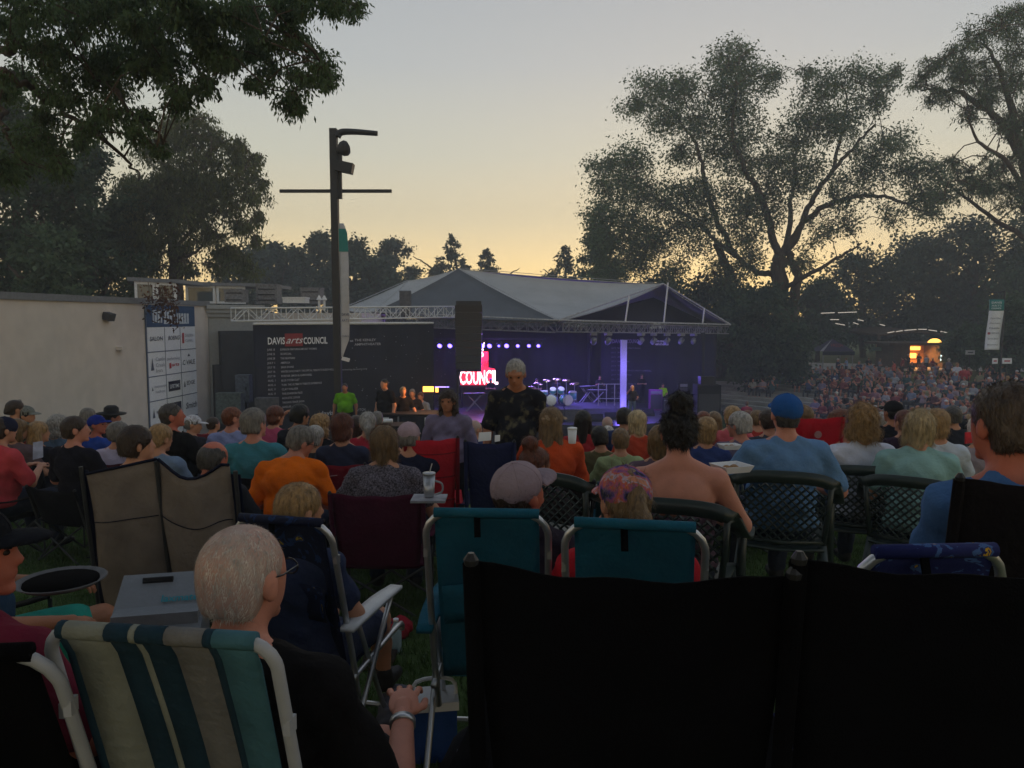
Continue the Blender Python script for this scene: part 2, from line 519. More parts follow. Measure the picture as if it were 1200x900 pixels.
def shirt_prims(J, w=1., sleeve=.62, bottom=-.05, inf=.013, tank=False, hoodie=False):
    A = J['A']
    pr = [('e', J['hip'] + v3(0, 0, .04), (.172 * w + inf, .13 * w + inf, .115)), ('e', J['belly'], (.158 * w + inf, .125 * w * w + inf, .17), 'u', A),
          ('e', J['chest'], (.166 * w + inf, .117 * (1 + (w - 1) * .6) + inf, .175), 'u', A)]
    if tank == 'bare':
        pr[-1] = ('e', J['chest'] - A @ v3(0, 0, .05), (.166 * w + inf, .117 * (1 + (w - 1) * .6) + inf, .15), 'u', A)
        pr.append(('p', J['chest'] + A @ v3(0, 0, -.02), A @ v3(0, -.3, 1)))
    elif tank:
        for s in (-1, 1): pr.append(('c', J['chest'] + A @ v3(s * .09, 0, .02), J['neck'] + A @ v3(s * .085, -.005, -.05), .075, .050))
    else:
        pr.append(('c', J['shl'], J['shr'], .056 + inf, .056 + inf))
        for n, s in (('l', -1), ('r', 1)):
            pr.append(('c', J['neck'] + A @ v3(s * .045, -.012, -.03), J['sh' + n] + v3(0, 0, -.005), .045 + inf, .052 + inf))
            e = J['el' + n]; a = J['sh' + n]
            if sleeve <= 1: pr.append(('c', a, a + (e - a) * sleeve, .048 * (1 + (w - 1) * .7) + inf, .053 * (1 + (w - 1) * .7) + inf))
            else:
                pr += [('c', a, e, .055 * w + inf, .046 * w + inf), ('c', e, e + (J['wr' + n] - e) * .93, .044 + inf, .030 + inf)]
    k = len(pr)
    pr.append(('e', J['neck'] + A @ v3(0, .03, .035), (.070, .085, .05), 's', A))     # neckline
    pr.append(('p', J['hip'] + v3(0, 0, bottom), (0, 0, -1)))
    return pr
def pants_prims(J, w=1., cut=1.0, inf=.012):
    pr = [('e', J['hip'] + v3(0, 0, .0), (.172 * w, .132 * w, .12))]
    for n in 'lr':
        t, kn, an = J['th' + n], J['kn' + n], J['an' + n]
        if cut <= .5: pr += [('c', t, t + (kn - t) * cut * 1.8, .09 * (1 + (w - 1) * .5) + inf, .078 + inf)]
        else: pr += [('c', t, kn, .088 * (1 + (w - 1) * .5) + inf, .06 + inf), ('c', kn, kn + (an - kn) * (cut - .5) * 1.9, .058 + inf, .048 + inf)]
    return pr
def hair_prims(J, style):
    H, c = J['H'], J['head']
    q = lambda x, y, z: c + H @ v3(x, y, z)
    e = lambda x, y, z, r, op='u': ('e', q(x, y, z), r, op, H)
    face = [e(0, .135, -.045, (.088, .085, .105), 's')]
    ears = [e(-.090, .006, -.014, (.017, .024, .034), 's'), e(.090, .006, -.014, (.017, .024, .034), 's')]
    nape = ('p', q(0, 0, -.085), H @ v3(0, -.25, -1))
    if style == 'short': return [e(0, -.014, .036, (.086, .106, .092)), e(0, -.045, -.01, (.076, .070, .095))] + face + ears + [nape]
    if style == 'buzz': return [e(0, -.014, .034, (.0815, .101, .087)), e(0, -.042, -.012, (.070, .066, .090))] + face + ears + [nape]
    if style == 'full': return [e(0, -.014, .042, (.096, .113, .100)), e(0, -.05, -.02, (.086, .075, .10))] + face + ears + [nape]
    if style == 'bald': return [e(0, -.022, .02, (.0845, .098, .080)), e(0, -.045, -.02, (.074, .068, .085))] + [e(0, .03, .105, (.068, .105, .075), 's')] + face + ears + [nape]
    if style == 'thin': return [e(0, -.014, .033, (.0805, .100, .0875)), e(0, -.042, -.012, (.073, .068, .092))] + face + ears + [nape]
    if style == 'bob': return [e(0, -.014, .040, (.095, .112, .098)), ('c', q(-.062, -.02, .0), q(-.066, -.012, -.095), .040, .032), ('c', q(.062, -.02, .0), q(.066, -.012, -.095), .040, .032), ('c', q(0, -.06, 0), q(0, -.055, -.10), .055, .050)] + face
    if style == 'shortbob': return [e(0, -.014, .042, (.097, .114, .10)), e(0, -.035, -.035, (.090, .080, .085))] + face
    if style == 'curly': return [e(0, -.016, .040, (.104, .122, .108)), e(0, -.045, -.055, (.105, .085, .095)), e(-.07, -.03, -.07, (.05, .05, .06)), e(.07, -.03, -.07, (.05, .05, .06))] + face
    if style == 'long': return [e(0, -.014, .040, (.092, .110, .097)), ('c', q(-.058, -.03, .0), q(-.075, -.03, -.20), .042, .038), ('c', q(.058, -.03, .0), q(.075, -.03, -.20), .042, .038), ('c', q(0, -.07, 0), q(0, -.09, -.24), .055, .050)] + face
    if style == 'tied': return [e(0, -.014, .036, (.086, .107, .092)), e(0, -.05, -.01, (.074, .066, .08)), e(0, -.112, -.02, (.036, .030, .045))] + face + ears + [nape]
    if style == 'pony': return [e(0, -.014, .036, (.087, .107, .093)), e(0, -.045, -.01, (.076, .066, .085)), ('c', q(0, -.105, .03), q(0, -.135, -.05), .028, .034), ('c', q(0, -.135, -.05), q(0, -.12, -.15), .034, .016)] + face + ears
    if style == 'bun': return [e(0, -.016, .036, (.090, .110, .094)), e(0, -.045, .0, (.076, .066, .082)), e(0, -.045, .158, (.060, .056, .050)), e(.01, -.05, .118, (.040, .040, .03))] + face + ears + [nape]
    return []
def cap_prims(J, tilt=0.1, back=False):
    H = J['H'] @ RM(tilt, 0, PI if back else 0); c = J['head']
    q = lambda x, y, z: c + H @ v3(x, y, z)
    dome = [('e', q(0, -.010, .040), (.091, .111, .092), 'u', H), ('p', q(0, 0, -.004), H @ v3(0, .10, -1)), ('e', q(0, -.010, .030), (.080, .099, .083), 's', H)]
    bill = [('e', q(0, .085, .014), (.080, .105, .030), 'u', H), ('e', q(0, .080, -.004), (.090, .115, .036), 's', H), ('p', q(0, .072, 0), H @ v3(0, -1, 0))]
    return dome, bill
def strands(V, F, n, ln, wd, flow, seed, lift=.35):
    """thin hair blades rooted on a surface"""
    r = np.random.default_rng(seed)
    a, b, c = V[F[:, 0]], V[F[:, 1]], V[F[:, 2]]
    N = np.cross(b - a, c - a); A = np.linalg.norm(N, axis=1); N = N / (A[:, None] + 1e-12)
    i = r.choice(len(F), n, p=A / A.sum())
    u, v = r.random(n), r.random(n)
    p = a[i] + (b[i] - a[i]) * u[:, None] * .9 + (c[i] - a[i]) * v[:, None] * .5
    nn = N[i]
    d = np.array(flow, float)[None, :] + r.normal(0, .35, (n, 3))
    d = d - nn * (d * nn).sum(1)[:, None]
    d /= np.linalg.norm(d, axis=1)[:, None] + 1e-9
    s = np.cross(d, nn)
    L = ln * (.5 + r.random(n))[:, None]
    p = p - nn * .002
    tip = p + d * L + nn * L * lift * (.4 + r.random(n))[:, None]
    mid = p + d * L * .5 + nn * L * lift * .75
    W = np.concatenate([p - s * wd, p + s * wd, mid + s * wd * .8, mid - s * wd * .8, tip])
    k = np.arange(n)
    q = np.stack([k, k + n, k + 2 * n, k + 3 * n], 1); t = np.stack([k + 3 * n, k + 2 * n, k + 4 * n, k + 4 * n], 1)
    return W, q, t[:, :3]
def hair_object(J, style, h, m, parent, dens, seed, noise=None, curly=False):
    V, F = sdf_mesh(hair_prims(J, style), h, k=.02, noise=(.0075, 62) if curly else (.0022, 60) if style != 'thin' else None)
    if not len(V): return None
    faces = F.tolist(); VV = V
    if dens:
        n = int(dens)
        longy = style in ('bob', 'long', 'curly', 'bun', 'shortbob', 'pony')
        W, q, t = strands(V, F, n, (.030 if style == 'bun' else .045) if longy else .020, (.0011 if style != 'thin' else .0008) if h < .011 else .0018, (0, -.5, -1), seed, (.30 if style != 'thin' else .12) if not curly else .5)
        if style == 'thin' and h < .012:        # short fine hairs lying over the scalp
            W, q, t = strands(V, F, int(n * .8), .020, .00055, (0, -.6, -1), seed, .10)
            mesh_np('hair', W, q.tolist() + t.tolist(), hair_mat('white'), parent, True)
            return mesh_np('scalp', V, F, m, parent, True)
        faces = faces + (q + len(V)).tolist() + (t + len(V)).tolist()
        VV = np.concatenate([V, W])
    return mesh_np('hair', VV, faces, m, parent, True)

def person(label, loc, rz, pose='sit', lean=-.12, turn=0., nod=0., tilt=0., w=1., s=1., arms='rest', armsR=None, skin='fair', hair='brown', style='short', shirt='#555555', sleeve=.62, tank=False, pants='#232a3a', cut=1.0,
           shoes='#1d1d20', cap=None, capback=False, glasses=None, h=.016, sit=.44, dens=0, curl=.5, seed=1, group='people seated on the lawn', shirtmat=None, hunch=0., hands=True, face=1.0, capmat=None, capt=.1, legs=True, palm=(0, 0, -1), bottom=-.05, wr=0, curly=None):
    J = joints(pose, lean, turn, nod, w, tilt, arms, armsR, sit, hunch)
    root = thing('person', label, 'person', loc, rz, group)
    root.scale = (s, s, s)
    B = body_prims(J, w, legs); Hd = head_prims(J, face)
    nz = J['neck'][2] - .03
    allp = B + Hd
    pts = np.array([q for p in allp for q in ([p[1], p[2]] if p[0] == 'c' else [p[1]])])
    lo, hi = pts.min(0) - .2, pts.max(0) + .2; lo[2] = max(lo[2], -.02); hi[2] = J['head'][2] + .14
    fh = min(h, .009) if h < .02 else h
    zs = np.concatenate([np.arange(lo[2], nz, h), np.arange(nz, hi[2], fh)])
    hx = J['head']
    def ax(i):
        a, b = hx[i] - .12, hx[i] + .13
        return np.concatenate([np.arange(lo[i], a, h), np.arange(a, b, fh), np.arange(b, hi[i], h)])
    V, F = sdf_mesh(B + Hd, h, k=.022, axes=(ax(0), ax(1), zs))
    if hands:
        for n, sd in (('l', -1), ('r', 1)):
            V, F = place_hand(V, F, -sd, curl, J['wr' + n], J['el' + n], palm)
    mesh_np('body', V, F, skin_mat(skin), root, True)
    sm = shirtmat or cloth(shirt)
    V, F = sdf_mesh(shirt_prims(J, w, sleeve, bottom, tank=tank), max(h, .012), k=.03, noise=(.0055, 24))
    mesh_np('top' if tank else 'shirt', V, F, sm, root, True)
    if legs:
        V, F = sdf_mesh(pants_prims(J, w, cut), max(h, .015), k=.03, noise=(.003, 24))
        mesh_np('shorts' if cut <= .5 else 'trousers', V, F, cloth(pants), root, True)
        for n, sd in (('l', -1), ('r', 1)):
            a = J['an' + n]
            V, F = sdf_mesh([('e', a + v3(0, .06, -.045), (.047, .125, .038)), ('c', a + v3(0, -.01, .01), a + v3(0, 0, -.04), .047, .05), ('p', (0, 0, a[2] - .088), (0, 0, -1))], .014, k=.02)
            mesh_np('shoe', V, F, mat('shoe_' + shoes, shoes, rough=.6, var=.1), root, True)
    if style: hair_object(J, style, fh if h < .02 else h, hair_mat(hair) if style != 'thin' else mat('thin_hair_' + hair, '#b09a90', rough=.5, scale=14, bump=.06, bscale=190, col2='#b58f82'), root, dens, seed, curly=(curly if curly is not None else style == 'curly'))
    if cap:
        cm = capmat or cloth(cap)
        dome, bill = cap_prims(J, capt, capback)
        V, F = sdf_mesh(dome, fh * .8, k=.01); co = mesh_np('cap', V, F, cm, root, True)
        V, F = sdf_mesh(bill, fh * .55, k=.004)
        if len(V): mesh_np('cap_bill', V, F, cm, co, True)
        HH = J['H'] @ RM(capt, 0, PI if capback else 0); c = J['head']
        mb = MB()
        mb.lathe([(.0075, 0), (.006, .005)], c + HH @ v3(0, -.010, .131), 8)
        mb.build('cap_button', cm, co)
    if glasses:
        H, c = J['H'], J['head']
        mb = MB(); q = lambda x, y, z: Vector(c + H @ v3(x, y, z))
        yy, zz = (.105, .006) if glasses == 'face' else (.055, .105)
        for sd in (-1, 1):
            mb.tube([q(sd * (.034 + .024 * math.cos(a)), yy, zz + .018 * math.sin(a)) for a in np.linspace(0, 2 * PI, 12)], .0022, 5)
            mb.tube([q(sd * .058, yy, zz + .004), q(sd * .082, .03 if glasses == 'face' else .0, zz + (.004 if glasses == 'face' else -.03)), q(sd * .084, -.01, .012 if glasses == 'face' else .05)], .0022, 5)
        mb.tube([q(-.012, yy + .002, zz + .004), q(.012, yy + .002, zz + .004)], .0022, 5)
        mb.build('glasses', mat('glasses_frame', '#16161a', rough=.3, var=0, bump=0), root)
    if face > 1:
        H, c = J['H'], J['head']
        for sd in (-1, 1):
            V, F = sdf_mesh([('e', c + H @ v3(sd * .031, .0905, .006), (.0115, .009, .008), 'u', H)], .003, k=.002)
            mesh_np('eye', V, F, mat('eye_dark', '#2a201c', rough=.2, var=0, bump=0), root, True)
    return root, J
# ---------------------------------------------------------------- people near the camera
def facing(x, y, a=0): return math.atan2(-(2.5 - x), 41 - y) * .9 - a
CHAIRS = {}
PT = []
def top_of(k):
    J = joints(k.get('pose', 'sit'), k.get('lean', -.12), k.get('turn', 0), k.get('nod', 0), k.get('w', 1), k.get('tilt', 0), 'rest', None, k.get('sit', .44), k.get('hunch', 0))
    e = .130 if k.get('style') not in ('buzz', 'thin', 'bald', 'short') else .122
    if k.get('style') == 'bun': e = .22
    if k.get('cap'): e = .133
    return (J['head'][2] + e) * k.get('s', 1)
def pp_(px, py, d, label, chair=None, a=0., **k):
    k['label'] = label; k['w'] = 1 + (k.get('w', 1) - 1) * .6
    if 3.9 <= d <= 8 and not k.pop('keep', 0): d *= 1.26
    elif d > 8: d *= 1.15
    q_ = random.Random(label)
    if 'turn' not in k: k['turn'] = q_.uniform(-.35, .55)
    k.setdefault('tilt', q_.uniform(-.12, .12)); k.setdefault('nod', q_.uniform(-.1, .15)); a += q_.uniform(-.22, .22) if not chair or chair[0] != 'plastic' else 0
    PT.append((px, py, d, chair, a, k))
# front rows, left to right (x, top of head, distance)
pp_(18, 468, 8.6, 'woman with brown hair pinned up and sunglasses on her head, furthest left at the wall', hair='brown', style='tied', shirt='#59625a', turn=.5, glasses='top', h=.02)
pp_(31, 475, 7.9, 'man in a grey cap and red shirt looking right, near the left wall', hair='dark', cap='#7b7f7c', shirt='#8c2f38', turn=1.2, w=1.05, h=.02)
pp_(3, 488, 5.6, 'man in a coral red shirt and dark visor at the left edge, holding a phone', ('camp', '#0d0d10', dict(back=.86)), hair='brown', style='short', cap='#1c2038', capback=True, shirt='#b8434a', w=1.25, arms='phone', turn=.2, lean=.12, sleeve=.85, h=.014, dens=900)
pp_(20, 491, 6.9, 'woman with dirty blond hair just behind the coral red shirt', hair='dirtyblonde', style='bob', shirt='#5a4a50', turn=.4, h=.018, dens=500)
pp_(45, 494, 7.0, 'woman with long highlighted blond hair in a dark chair near the left edge', ('camp', '#101018', dict(back=.9)), hair='blonde', style='long', shirt='#1a1c28', turn=.5, h=.018, dens=700)
pp_(68, 487, 7.3, 'older woman with grey curly hair and a blue denim shirt, back of the left side', ('camp', '#18284e', {}), hair='lightgrey', style='curly', shirt='#4d6076', turn=.2, h=.018, dens=700)
pp_(88, 488, 5.4, 'man with short brown hair and a dark navy jersey with a white sleeve patch', ('camp', '#0c0c14', dict(back=.72)), hair='brown', style='short', shirt='#15141f', w=1.2, turn=.75, sleeve=.8, h=.014, dens=1100, skin='pink')
pp_(104, 478, 9.0, 'grey-haired man seated against the wall behind the blue cap', hair='grey', style='short', shirt='#22232b', turn=.2, h=.02)
pp_(113, 486, 7.6, 'man in a royal blue cap and blue shirt with a white goatee, seen in profile', hair='grey', style='buzz', cap='#1c2f86', shirt='#27479a', turn=1.25, w=1.1, h=.018, skin='red', face=2)
pp_(131, 479, 9.4, 'person in a black cowboy hat near the foot of the sponsor banner', hair='black', style='short', shirt='#101014', turn=.8, h=.02, skin='pink', hat=True)
pp_(139, 494, 6.1, 'man with grey hair and a pale lavender shirt, left of the sponsor banner', ('camp', '#4a1622', {}), hair='grey', style='short', shirt='#b2a9bf', turn=.7, h=.016, dens=800)
pp_(160, 500, 4.15, 'woman with short dark brown hair behind the left seat of the beige double chair', hair='brown', style='full', shirt='#1e2026', turn=1.0, h=.012, dens=2600, skin='fair', s=1.0)
pp_(187, 496, 5.2, 'blond woman with tied hair and a pale blue-grey tee, between two dark-haired men', ('camp', '#101014', dict(back=.7)), hair='blonde', style='tied', shirt='#6b7d97', turn=.35, h=.013, dens=1500)
pp_(201, 472, 6.0, 'tall man with cropped dark hair, sunglasses on his head and a black tee', ('camp', '#17171f', dict(back=.9)), hair='darkgrey', style='buzz', shirt='#0c0c10', w=1.3, turn=.8, glasses='top', h=.014, dens=700, skin='red', s=1.05)
pp_(226, 486, 8.6, 'person in a white cap looking right, under the sponsor banner', hair='grey', cap='#c9c9d2', shirt='#2a2a34', turn=1.1, h=.02)
pp_(250, 488, 9.2, 'child with brown hair and a red top in front of the plain wall', ('camp', '#6e1c26', {}), hair='brown', shirt='#8e2b34', turn=.4, h=.022, s=.86)
pp_(272, 476, 6.4, 'man with reddish cropped hair, glasses and a pale lavender-blue shirt', ('camp', '#2a2024', dict(back=.72)), hair='reddish', style='buzz', shirt='#8a93bd', turn=.95, glasses='face', h=.014, dens=700, skin='pink')
pp_(249, 516, 4.0, 'balding man with dark grey sides behind the right seat of the beige double chair', hair='darkgrey', style='bald', shirt='#22242c', turn=.45, h=.012, dens=1500, skin='red', s=1.0, sit=.40)
pp_(299, 479, 5.0, 'man with thick grey hair and a teal polo shirt, left of the orange shirt', ('camp', '#101016', dict(back=.82)), hair='grey', style='full', shirt='#3d7885', w=1.2, turn=.45, h=.013, dens=1800, skin='pink')
pp_(323, 476, 7.6, 'woman with dark red hair and a pink shirt holding up a phone', hair='auburn', style='shortbob', shirt='#b04a6a', arms='raise', turn=.4, h=.018, dens=300)
pp_(351, 474, 6.9, 'man with thick black hair in a dark shirt in front of the schedule screen', ('camp', '#26262e', dict(back=.8)), hair='black', style='full', shirt='#22242c', turn=.5, h=.016, dens=900)
pp_(352, 499, 4.7, 'man in a bright orange tee with grey hair and glasses, bending his head right', ('band', '#120f12', {}), hair='grey', style='short', shirt='#d8660c', w=1.3, turn=1.0, nod=.35, tilt=.12, hunch=.05, lean=.18, arms='lap', sleeve=.8, glasses='face', h=.012, dens=2000, skin='pink')
pp_(376, 486, 6.8, 'woman with short curly blond hair behind the orange shirt', hair='blonde', style='curly', shirt='#1b1c26', turn=.4, h=.018, dens=600)
pp_(369, 499, 6.2, 'grey-haired person half hidden behind the orange shirt', hair='lightgrey', style='full', shirt='#22242c', turn=.3, h=.018, dens=400, s=.95)
pp_(403, 485, 5.4, 'woman with an auburn bob in a red camp chair', ('camp', '#7c1a2a', dict(back=.93, logo='tri', folds=1)), hair='auburn', style='shortbob', shirt='#2b2f44', turn=.3, h=.013, dens=1600)
pp_(417, 487, 6.8, 'dark-haired woman just behind the auburn bob', hair='brown', style='bob', shirt='#4a2330', h=.018, dens=400)
pp_(431, 482, 6.4, 'woman with a pale grey ponytail and a red jacket', hair='lightgrey', style='pony', shirt='#a52c3c', w=1.15, h=.014, dens=900, sleeve=1.2)
pp_(443, 481, 9.6, 'grey-haired man seated beyond the pale grey ponytail', hair='grey', shirt='#3a3a44', h=.022)
pp_(451, 499, 4.3, 'woman with a dirty blond bob and a dark speckled top in a maroon camp chair', ('camp', '#45142c', dict(back=.92, w=.62)), hair='dirtyblonde', style='bob', shirt='#34303a', w=1.3, turn=.15, h=.012, dens=2600, lean=0, arms='rest', speck=True)
pp_(480, 494, 4.95, 'man in a pale cap with one hand behind his head, beside the speckled top', hair='grey', cap='#a08a92', shirt='#1d2136', armsR=((.20, .16, .36), (.07, .08, .62)), arms='rest', turn=.2, h=.013, w=1.1)
pp_(556, 492, 8.0, 'man seen in profile just right of the walking woman', hair='reddish', style='thin', shirt='#34406a', turn=1.0, h=.018)
pp_(648, 477, 5.0, 'woman in a beige cap with long grey-blond hair and an orange top', ('camp', '#191013', dict(back=.78)), hair='dirtyblonde', style='long', cap='#a4907c', shirt='#c0481f', w=1.25, turn=.7, arms='fold', armsR='phone', h=.012, dens=1400, skin='tan', sleeve=1.1, lean=.05)
pp_(628, 514, 3.98, 'woman with a small auburn bun in front of the orange top', hair='auburn', style='bun', shirt='#2c2226', turn=.7, h=.011, dens=1800, skin='tan', s=.97)
pp_(607, 538, 2.95, 'man in a taupe baseball cap tilted up, seated in the left teal beach chair', None, hair='brown', style='buzz', cap='#8d7c84', shirt='#2a2430', turn=.80, nod=-.50, h=.010, dens=500, skin='red', w=1.1, capt=-.22, sit=.36)
pp_(683, 481, 6.8, 'woman with long dark hair and a red top in front of the stage', ('camp', '#6d1a22', dict(back=.8)), hair='dark', style='long', shirt='#a02a30', h=.016, dens=700)
pp_(704, 500, 6.0, 'dark-haired child in an olive shirt left of the small teal chair', hair='dark', style='full', shirt='#5d5438', h=.018, dens=400, s=.9, w=1.1)
pp_(712, 488, 10.5, 'bald man in the crowd just below the stage edge', hair='grey', style='thin', shirt='#39405a', h=.022, skin='pink')
pp_(712, 498, 8.5, 'white-haired person below the bald man near the stage', hair='white', shirt='#8a6a5c', h=.022, s=.95)
pp_(727, 502, 5.6, 'boy with short grey-brown hair in a small teal beach chair', ('beach', 'teal', dict(back=.80)), hair='dirtyblonde', style='short', shirt='#8d9a70', h=.016, dens=700, s=.93)
pp_(732, 478, 7.6, 'dark-haired man in a navy shirt left of the white bob', hair='dark', style='full', shirt='#27345c', turn=.3, h=.018, dens=400, w=1.1)
pp_(746, 481, 6.4, 'woman with a white-blond bob in an orange camp chair', ('camp', '#a33418', dict(back=.88)), hair='paleblonde', style='bob', shirt='#b5432a', h=.014, dens=900)
pp_(774, 498, 4.6, 'woman with light brown hair half hidden behind the bare-shouldered woman', hair='dirtyblonde', style='bob', shirt='#5b4a58', h=.014, dens=700, s=.97)
pp_(795, 457, 3.85, 'woman with a high dark curly bun and bare shoulders in a green garden chair', ('plastic', None, {}), hair='dark', style='bun', shirt='#4c3b48', tank='bare', w=1.3, h=.010, dens=4200, skin='pink', turn=.05, arms='rest', s=1.0, curly=True, sit=.46)
pp_(826, 489, 5.6, 'woman with a blond bob and a blue collar, right of the bun', ('beach', 'blue', dict(back=.82)), hair='blonde', style='shortbob', shirt='#2a3a6c', h=.014, dens=900)
pp_(824, 481, 8.6, 'person with reddish-brown short hair beyond the blond bob', hair='reddish', shirt='#4a3550', h=.02)
pp_(838, 482, 8.0, 'woman with long light brown hair beyond the blond bob', hair='dirtyblonde', style='long', shirt='#454055', h=.02)
pp_(857, 476, 7.0, 'blond woman in a coral shirt behind the woman in lavender grey', hair='blonde', style='full', shirt='#c25a60', h=.016, dens=400, turn=-.3)
pp_(866, 483, 5.7, 'grey-haired woman in a lavender-grey sweater looking left', ('camp', '#142a5e', dict(back=.88)), hair='lightgrey', style='full', shirt='#6a6076', turn=-.9, glasses='face', w=1.15, h=.013, dens=900, skin='pink', sleeve=1.2)
pp_(876, 480, 8.8, 'person with mauve-brown hair behind the lavender-grey sweater', hair='reddish', shirt='#48405a', h=.02)
pp_(886, 480, 7.7, 'person with short brown hair and a red top left of the blue cap', hair='dirtyblonde', shirt='#a03630', h=.018, dens=300)
pp_(901, 480, 6.2, 'man with brown hair directly left of the blue cap', hair='brown', style='short', shirt='#3c3e48', h=.016, dens=600)
pp_(921, 460, 4.8, 'big man in a blue cap and steel blue shirt in a green garden chair', ('plastic', None, {}), keep=1, hair='darkgrey', style='buzz', cap='#235292', shirt='#5c7ea6', w=1.42, turn=0, h=.010, dens=700, skin='pink', sleeve=.8, s=1.03, sit=.46)
pp_(941, 475, 6.2, 'grey-blond person behind the right shoulder of the blue cap', hair='dirtyblonde', style='full', shirt='#4a2a3a', h=.016, dens=500)
pp_(960, 489, 7.6, 'person seated behind the empty red chair', hair='brown', shirt='#7c4a50', h=.02, s=.9)
pp_(984, 481, 5.8, 'woman with short brown hair and a red sleeveless top, looking down to the left', hair='reddish', style='shortbob', shirt='#9a2430', tank=True, turn=-.8, nod=.3, h=.013, dens=900, skin='pink', glasses='top')
pp_(1012, 474, 5.6, 'woman with big curly blond hair and a white tee in a green garden chair', ('plastic', None, {}), keep=1, hair='blonde', style='curly', shirt='#c3c7d8', w=1.12, h=.011, dens=3200, sit=.46)
pp_(1031, 482, 7.4, 'grey-haired person just right of the curly blond hair', hair='lightgrey', shirt='#41424c', h=.018)
pp_(1046, 469, 7.0, 'man in a black cap and dark shirt, upright beyond the blond women', hair='black', cap='#15171c', shirt='#14161f', turn=-.4, h=.016, w=1.1, s=1.05, skin='tan')
pp_(1059, 481, 6.5, 'person with dark auburn hair between the two blond women', hair='auburn', style='full', shirt='#2c2030', h=.016, dens=500)
pp_(1076, 480, 5.3, 'woman with a smooth pale blond bob and a mint green tee, leaning right', ('plastic', None, {}), keep=1, a=.35, hair='paleblonde', style='bob', shirt='#84a8a6', w=1.22, turn=.1, tilt=.1, h=.011, dens=3200, sit=.46, lean=.1, arms='lap')
pp_(1101, 480, 5.0, 'woman with short blond hair and a pale shirt behind the mint green tee', hair='blonde', style='shortbob', shirt='#b3bcc8', turn=.5, h=.013, dens=1300)
pp_(1118, 476, 7.4, 'man with dark grey hair right of the short blond hair', hair='darkgrey', style='full', shirt='#22252e', h=.018, dens=300)
pp_(1131, 490, 8.4, 'person in a dark cap seated behind the white-haired reader', hair='dark', shirt='#1c1e26', cap='#22262c', h=.02)
pp_(1146, 488, 5.6, 'elderly person with long white hair reading a red booklet', ('camp', '#15151d', dict(back=.8)), hair='white', style='bob', shirt='#8a8088', h=.014, dens=900, arms='phone')
pp_(1180, 449, 2.38, 'large man with greying brown hair and a blue tee at the right edge', ('camp', '#0b0609', dict(back=1.20, w=.60)), hair='greybrown', style='short', shirt='#44689a', w=.95, arms=((.15, .12, .2), (.08, .30, .12)), turn=-.15, h=.009, dens=4200, skin='red', s=1.08, sit=.46)
# closest row
pp_(286, 614, 1.80, 'elderly man with thin white hair and a black tee in the striped beach chair', None, a=.25, hair='white', style='thin', shirt='#0d0b0e', w=1.2, turn=.30, h=.008, dens=9000, skin='pink', sit=.30, s=1.08, lean=-.16, glasses='face', arms=((.25, .02, .20), (.08, .24, .18)), armsR=((.34, .0, .12), (.27, .30, .17)), sleeve=.82, pants='#20242c', cut=.45, curl=.5)
pp_(350, 566, 3.0, 'boy with sandy blond hair in the navy floral beach chair', None, a=.1, hair='blonde', style='short', shirt='#2b3450', turn=.5, h=.010, dens=3200, sit=.32, pants='#39415a', cut=.45, s=.88, arms='lap')
pp_(731, 545, 2.7, 'person in a tie-dye bandana cap and red tee in the right teal beach chair', None, hair='dirtyblonde', style='pony', cap='#7a5a80', shirt='#b41f2c', h=.010, dens=800, sit=.36, arms='rest', tiedye=True, w=1.1)
pp_(-40, 590, 1.9, 'man in a dark cap and maroon shirt at the lower left edge, seen in profile', None, a=.2, hair='brown', style='buzz', cap='#10131c', shirt='#6c1f33', turn=1.0, h=.009, dens=500, skin='red', w=1.25, sleeve=.8, arms='lap', sit=.40, face=2)
pp_(-45, 540, 3.0, 'person in teal shorts with legs crossed, mostly beyond the left edge', ('camp', '#0d0d10', {}), a=.9, hair='brown', style='short', shirt='#243a50', pants='#2a8a7c', cut=.42, turn=.2, h=.012, dens=200, skin='tan')
MISS = []
for (px, py, d, ch, a, k) in PT:
    H_ = top_of({q: v for q, v in k.items()}); q = P(px, py, d)
    off = .0
    RES.append((q.x, d, max(-.35, min(.35, q.z - H_ - g_base(q.x, d)))))
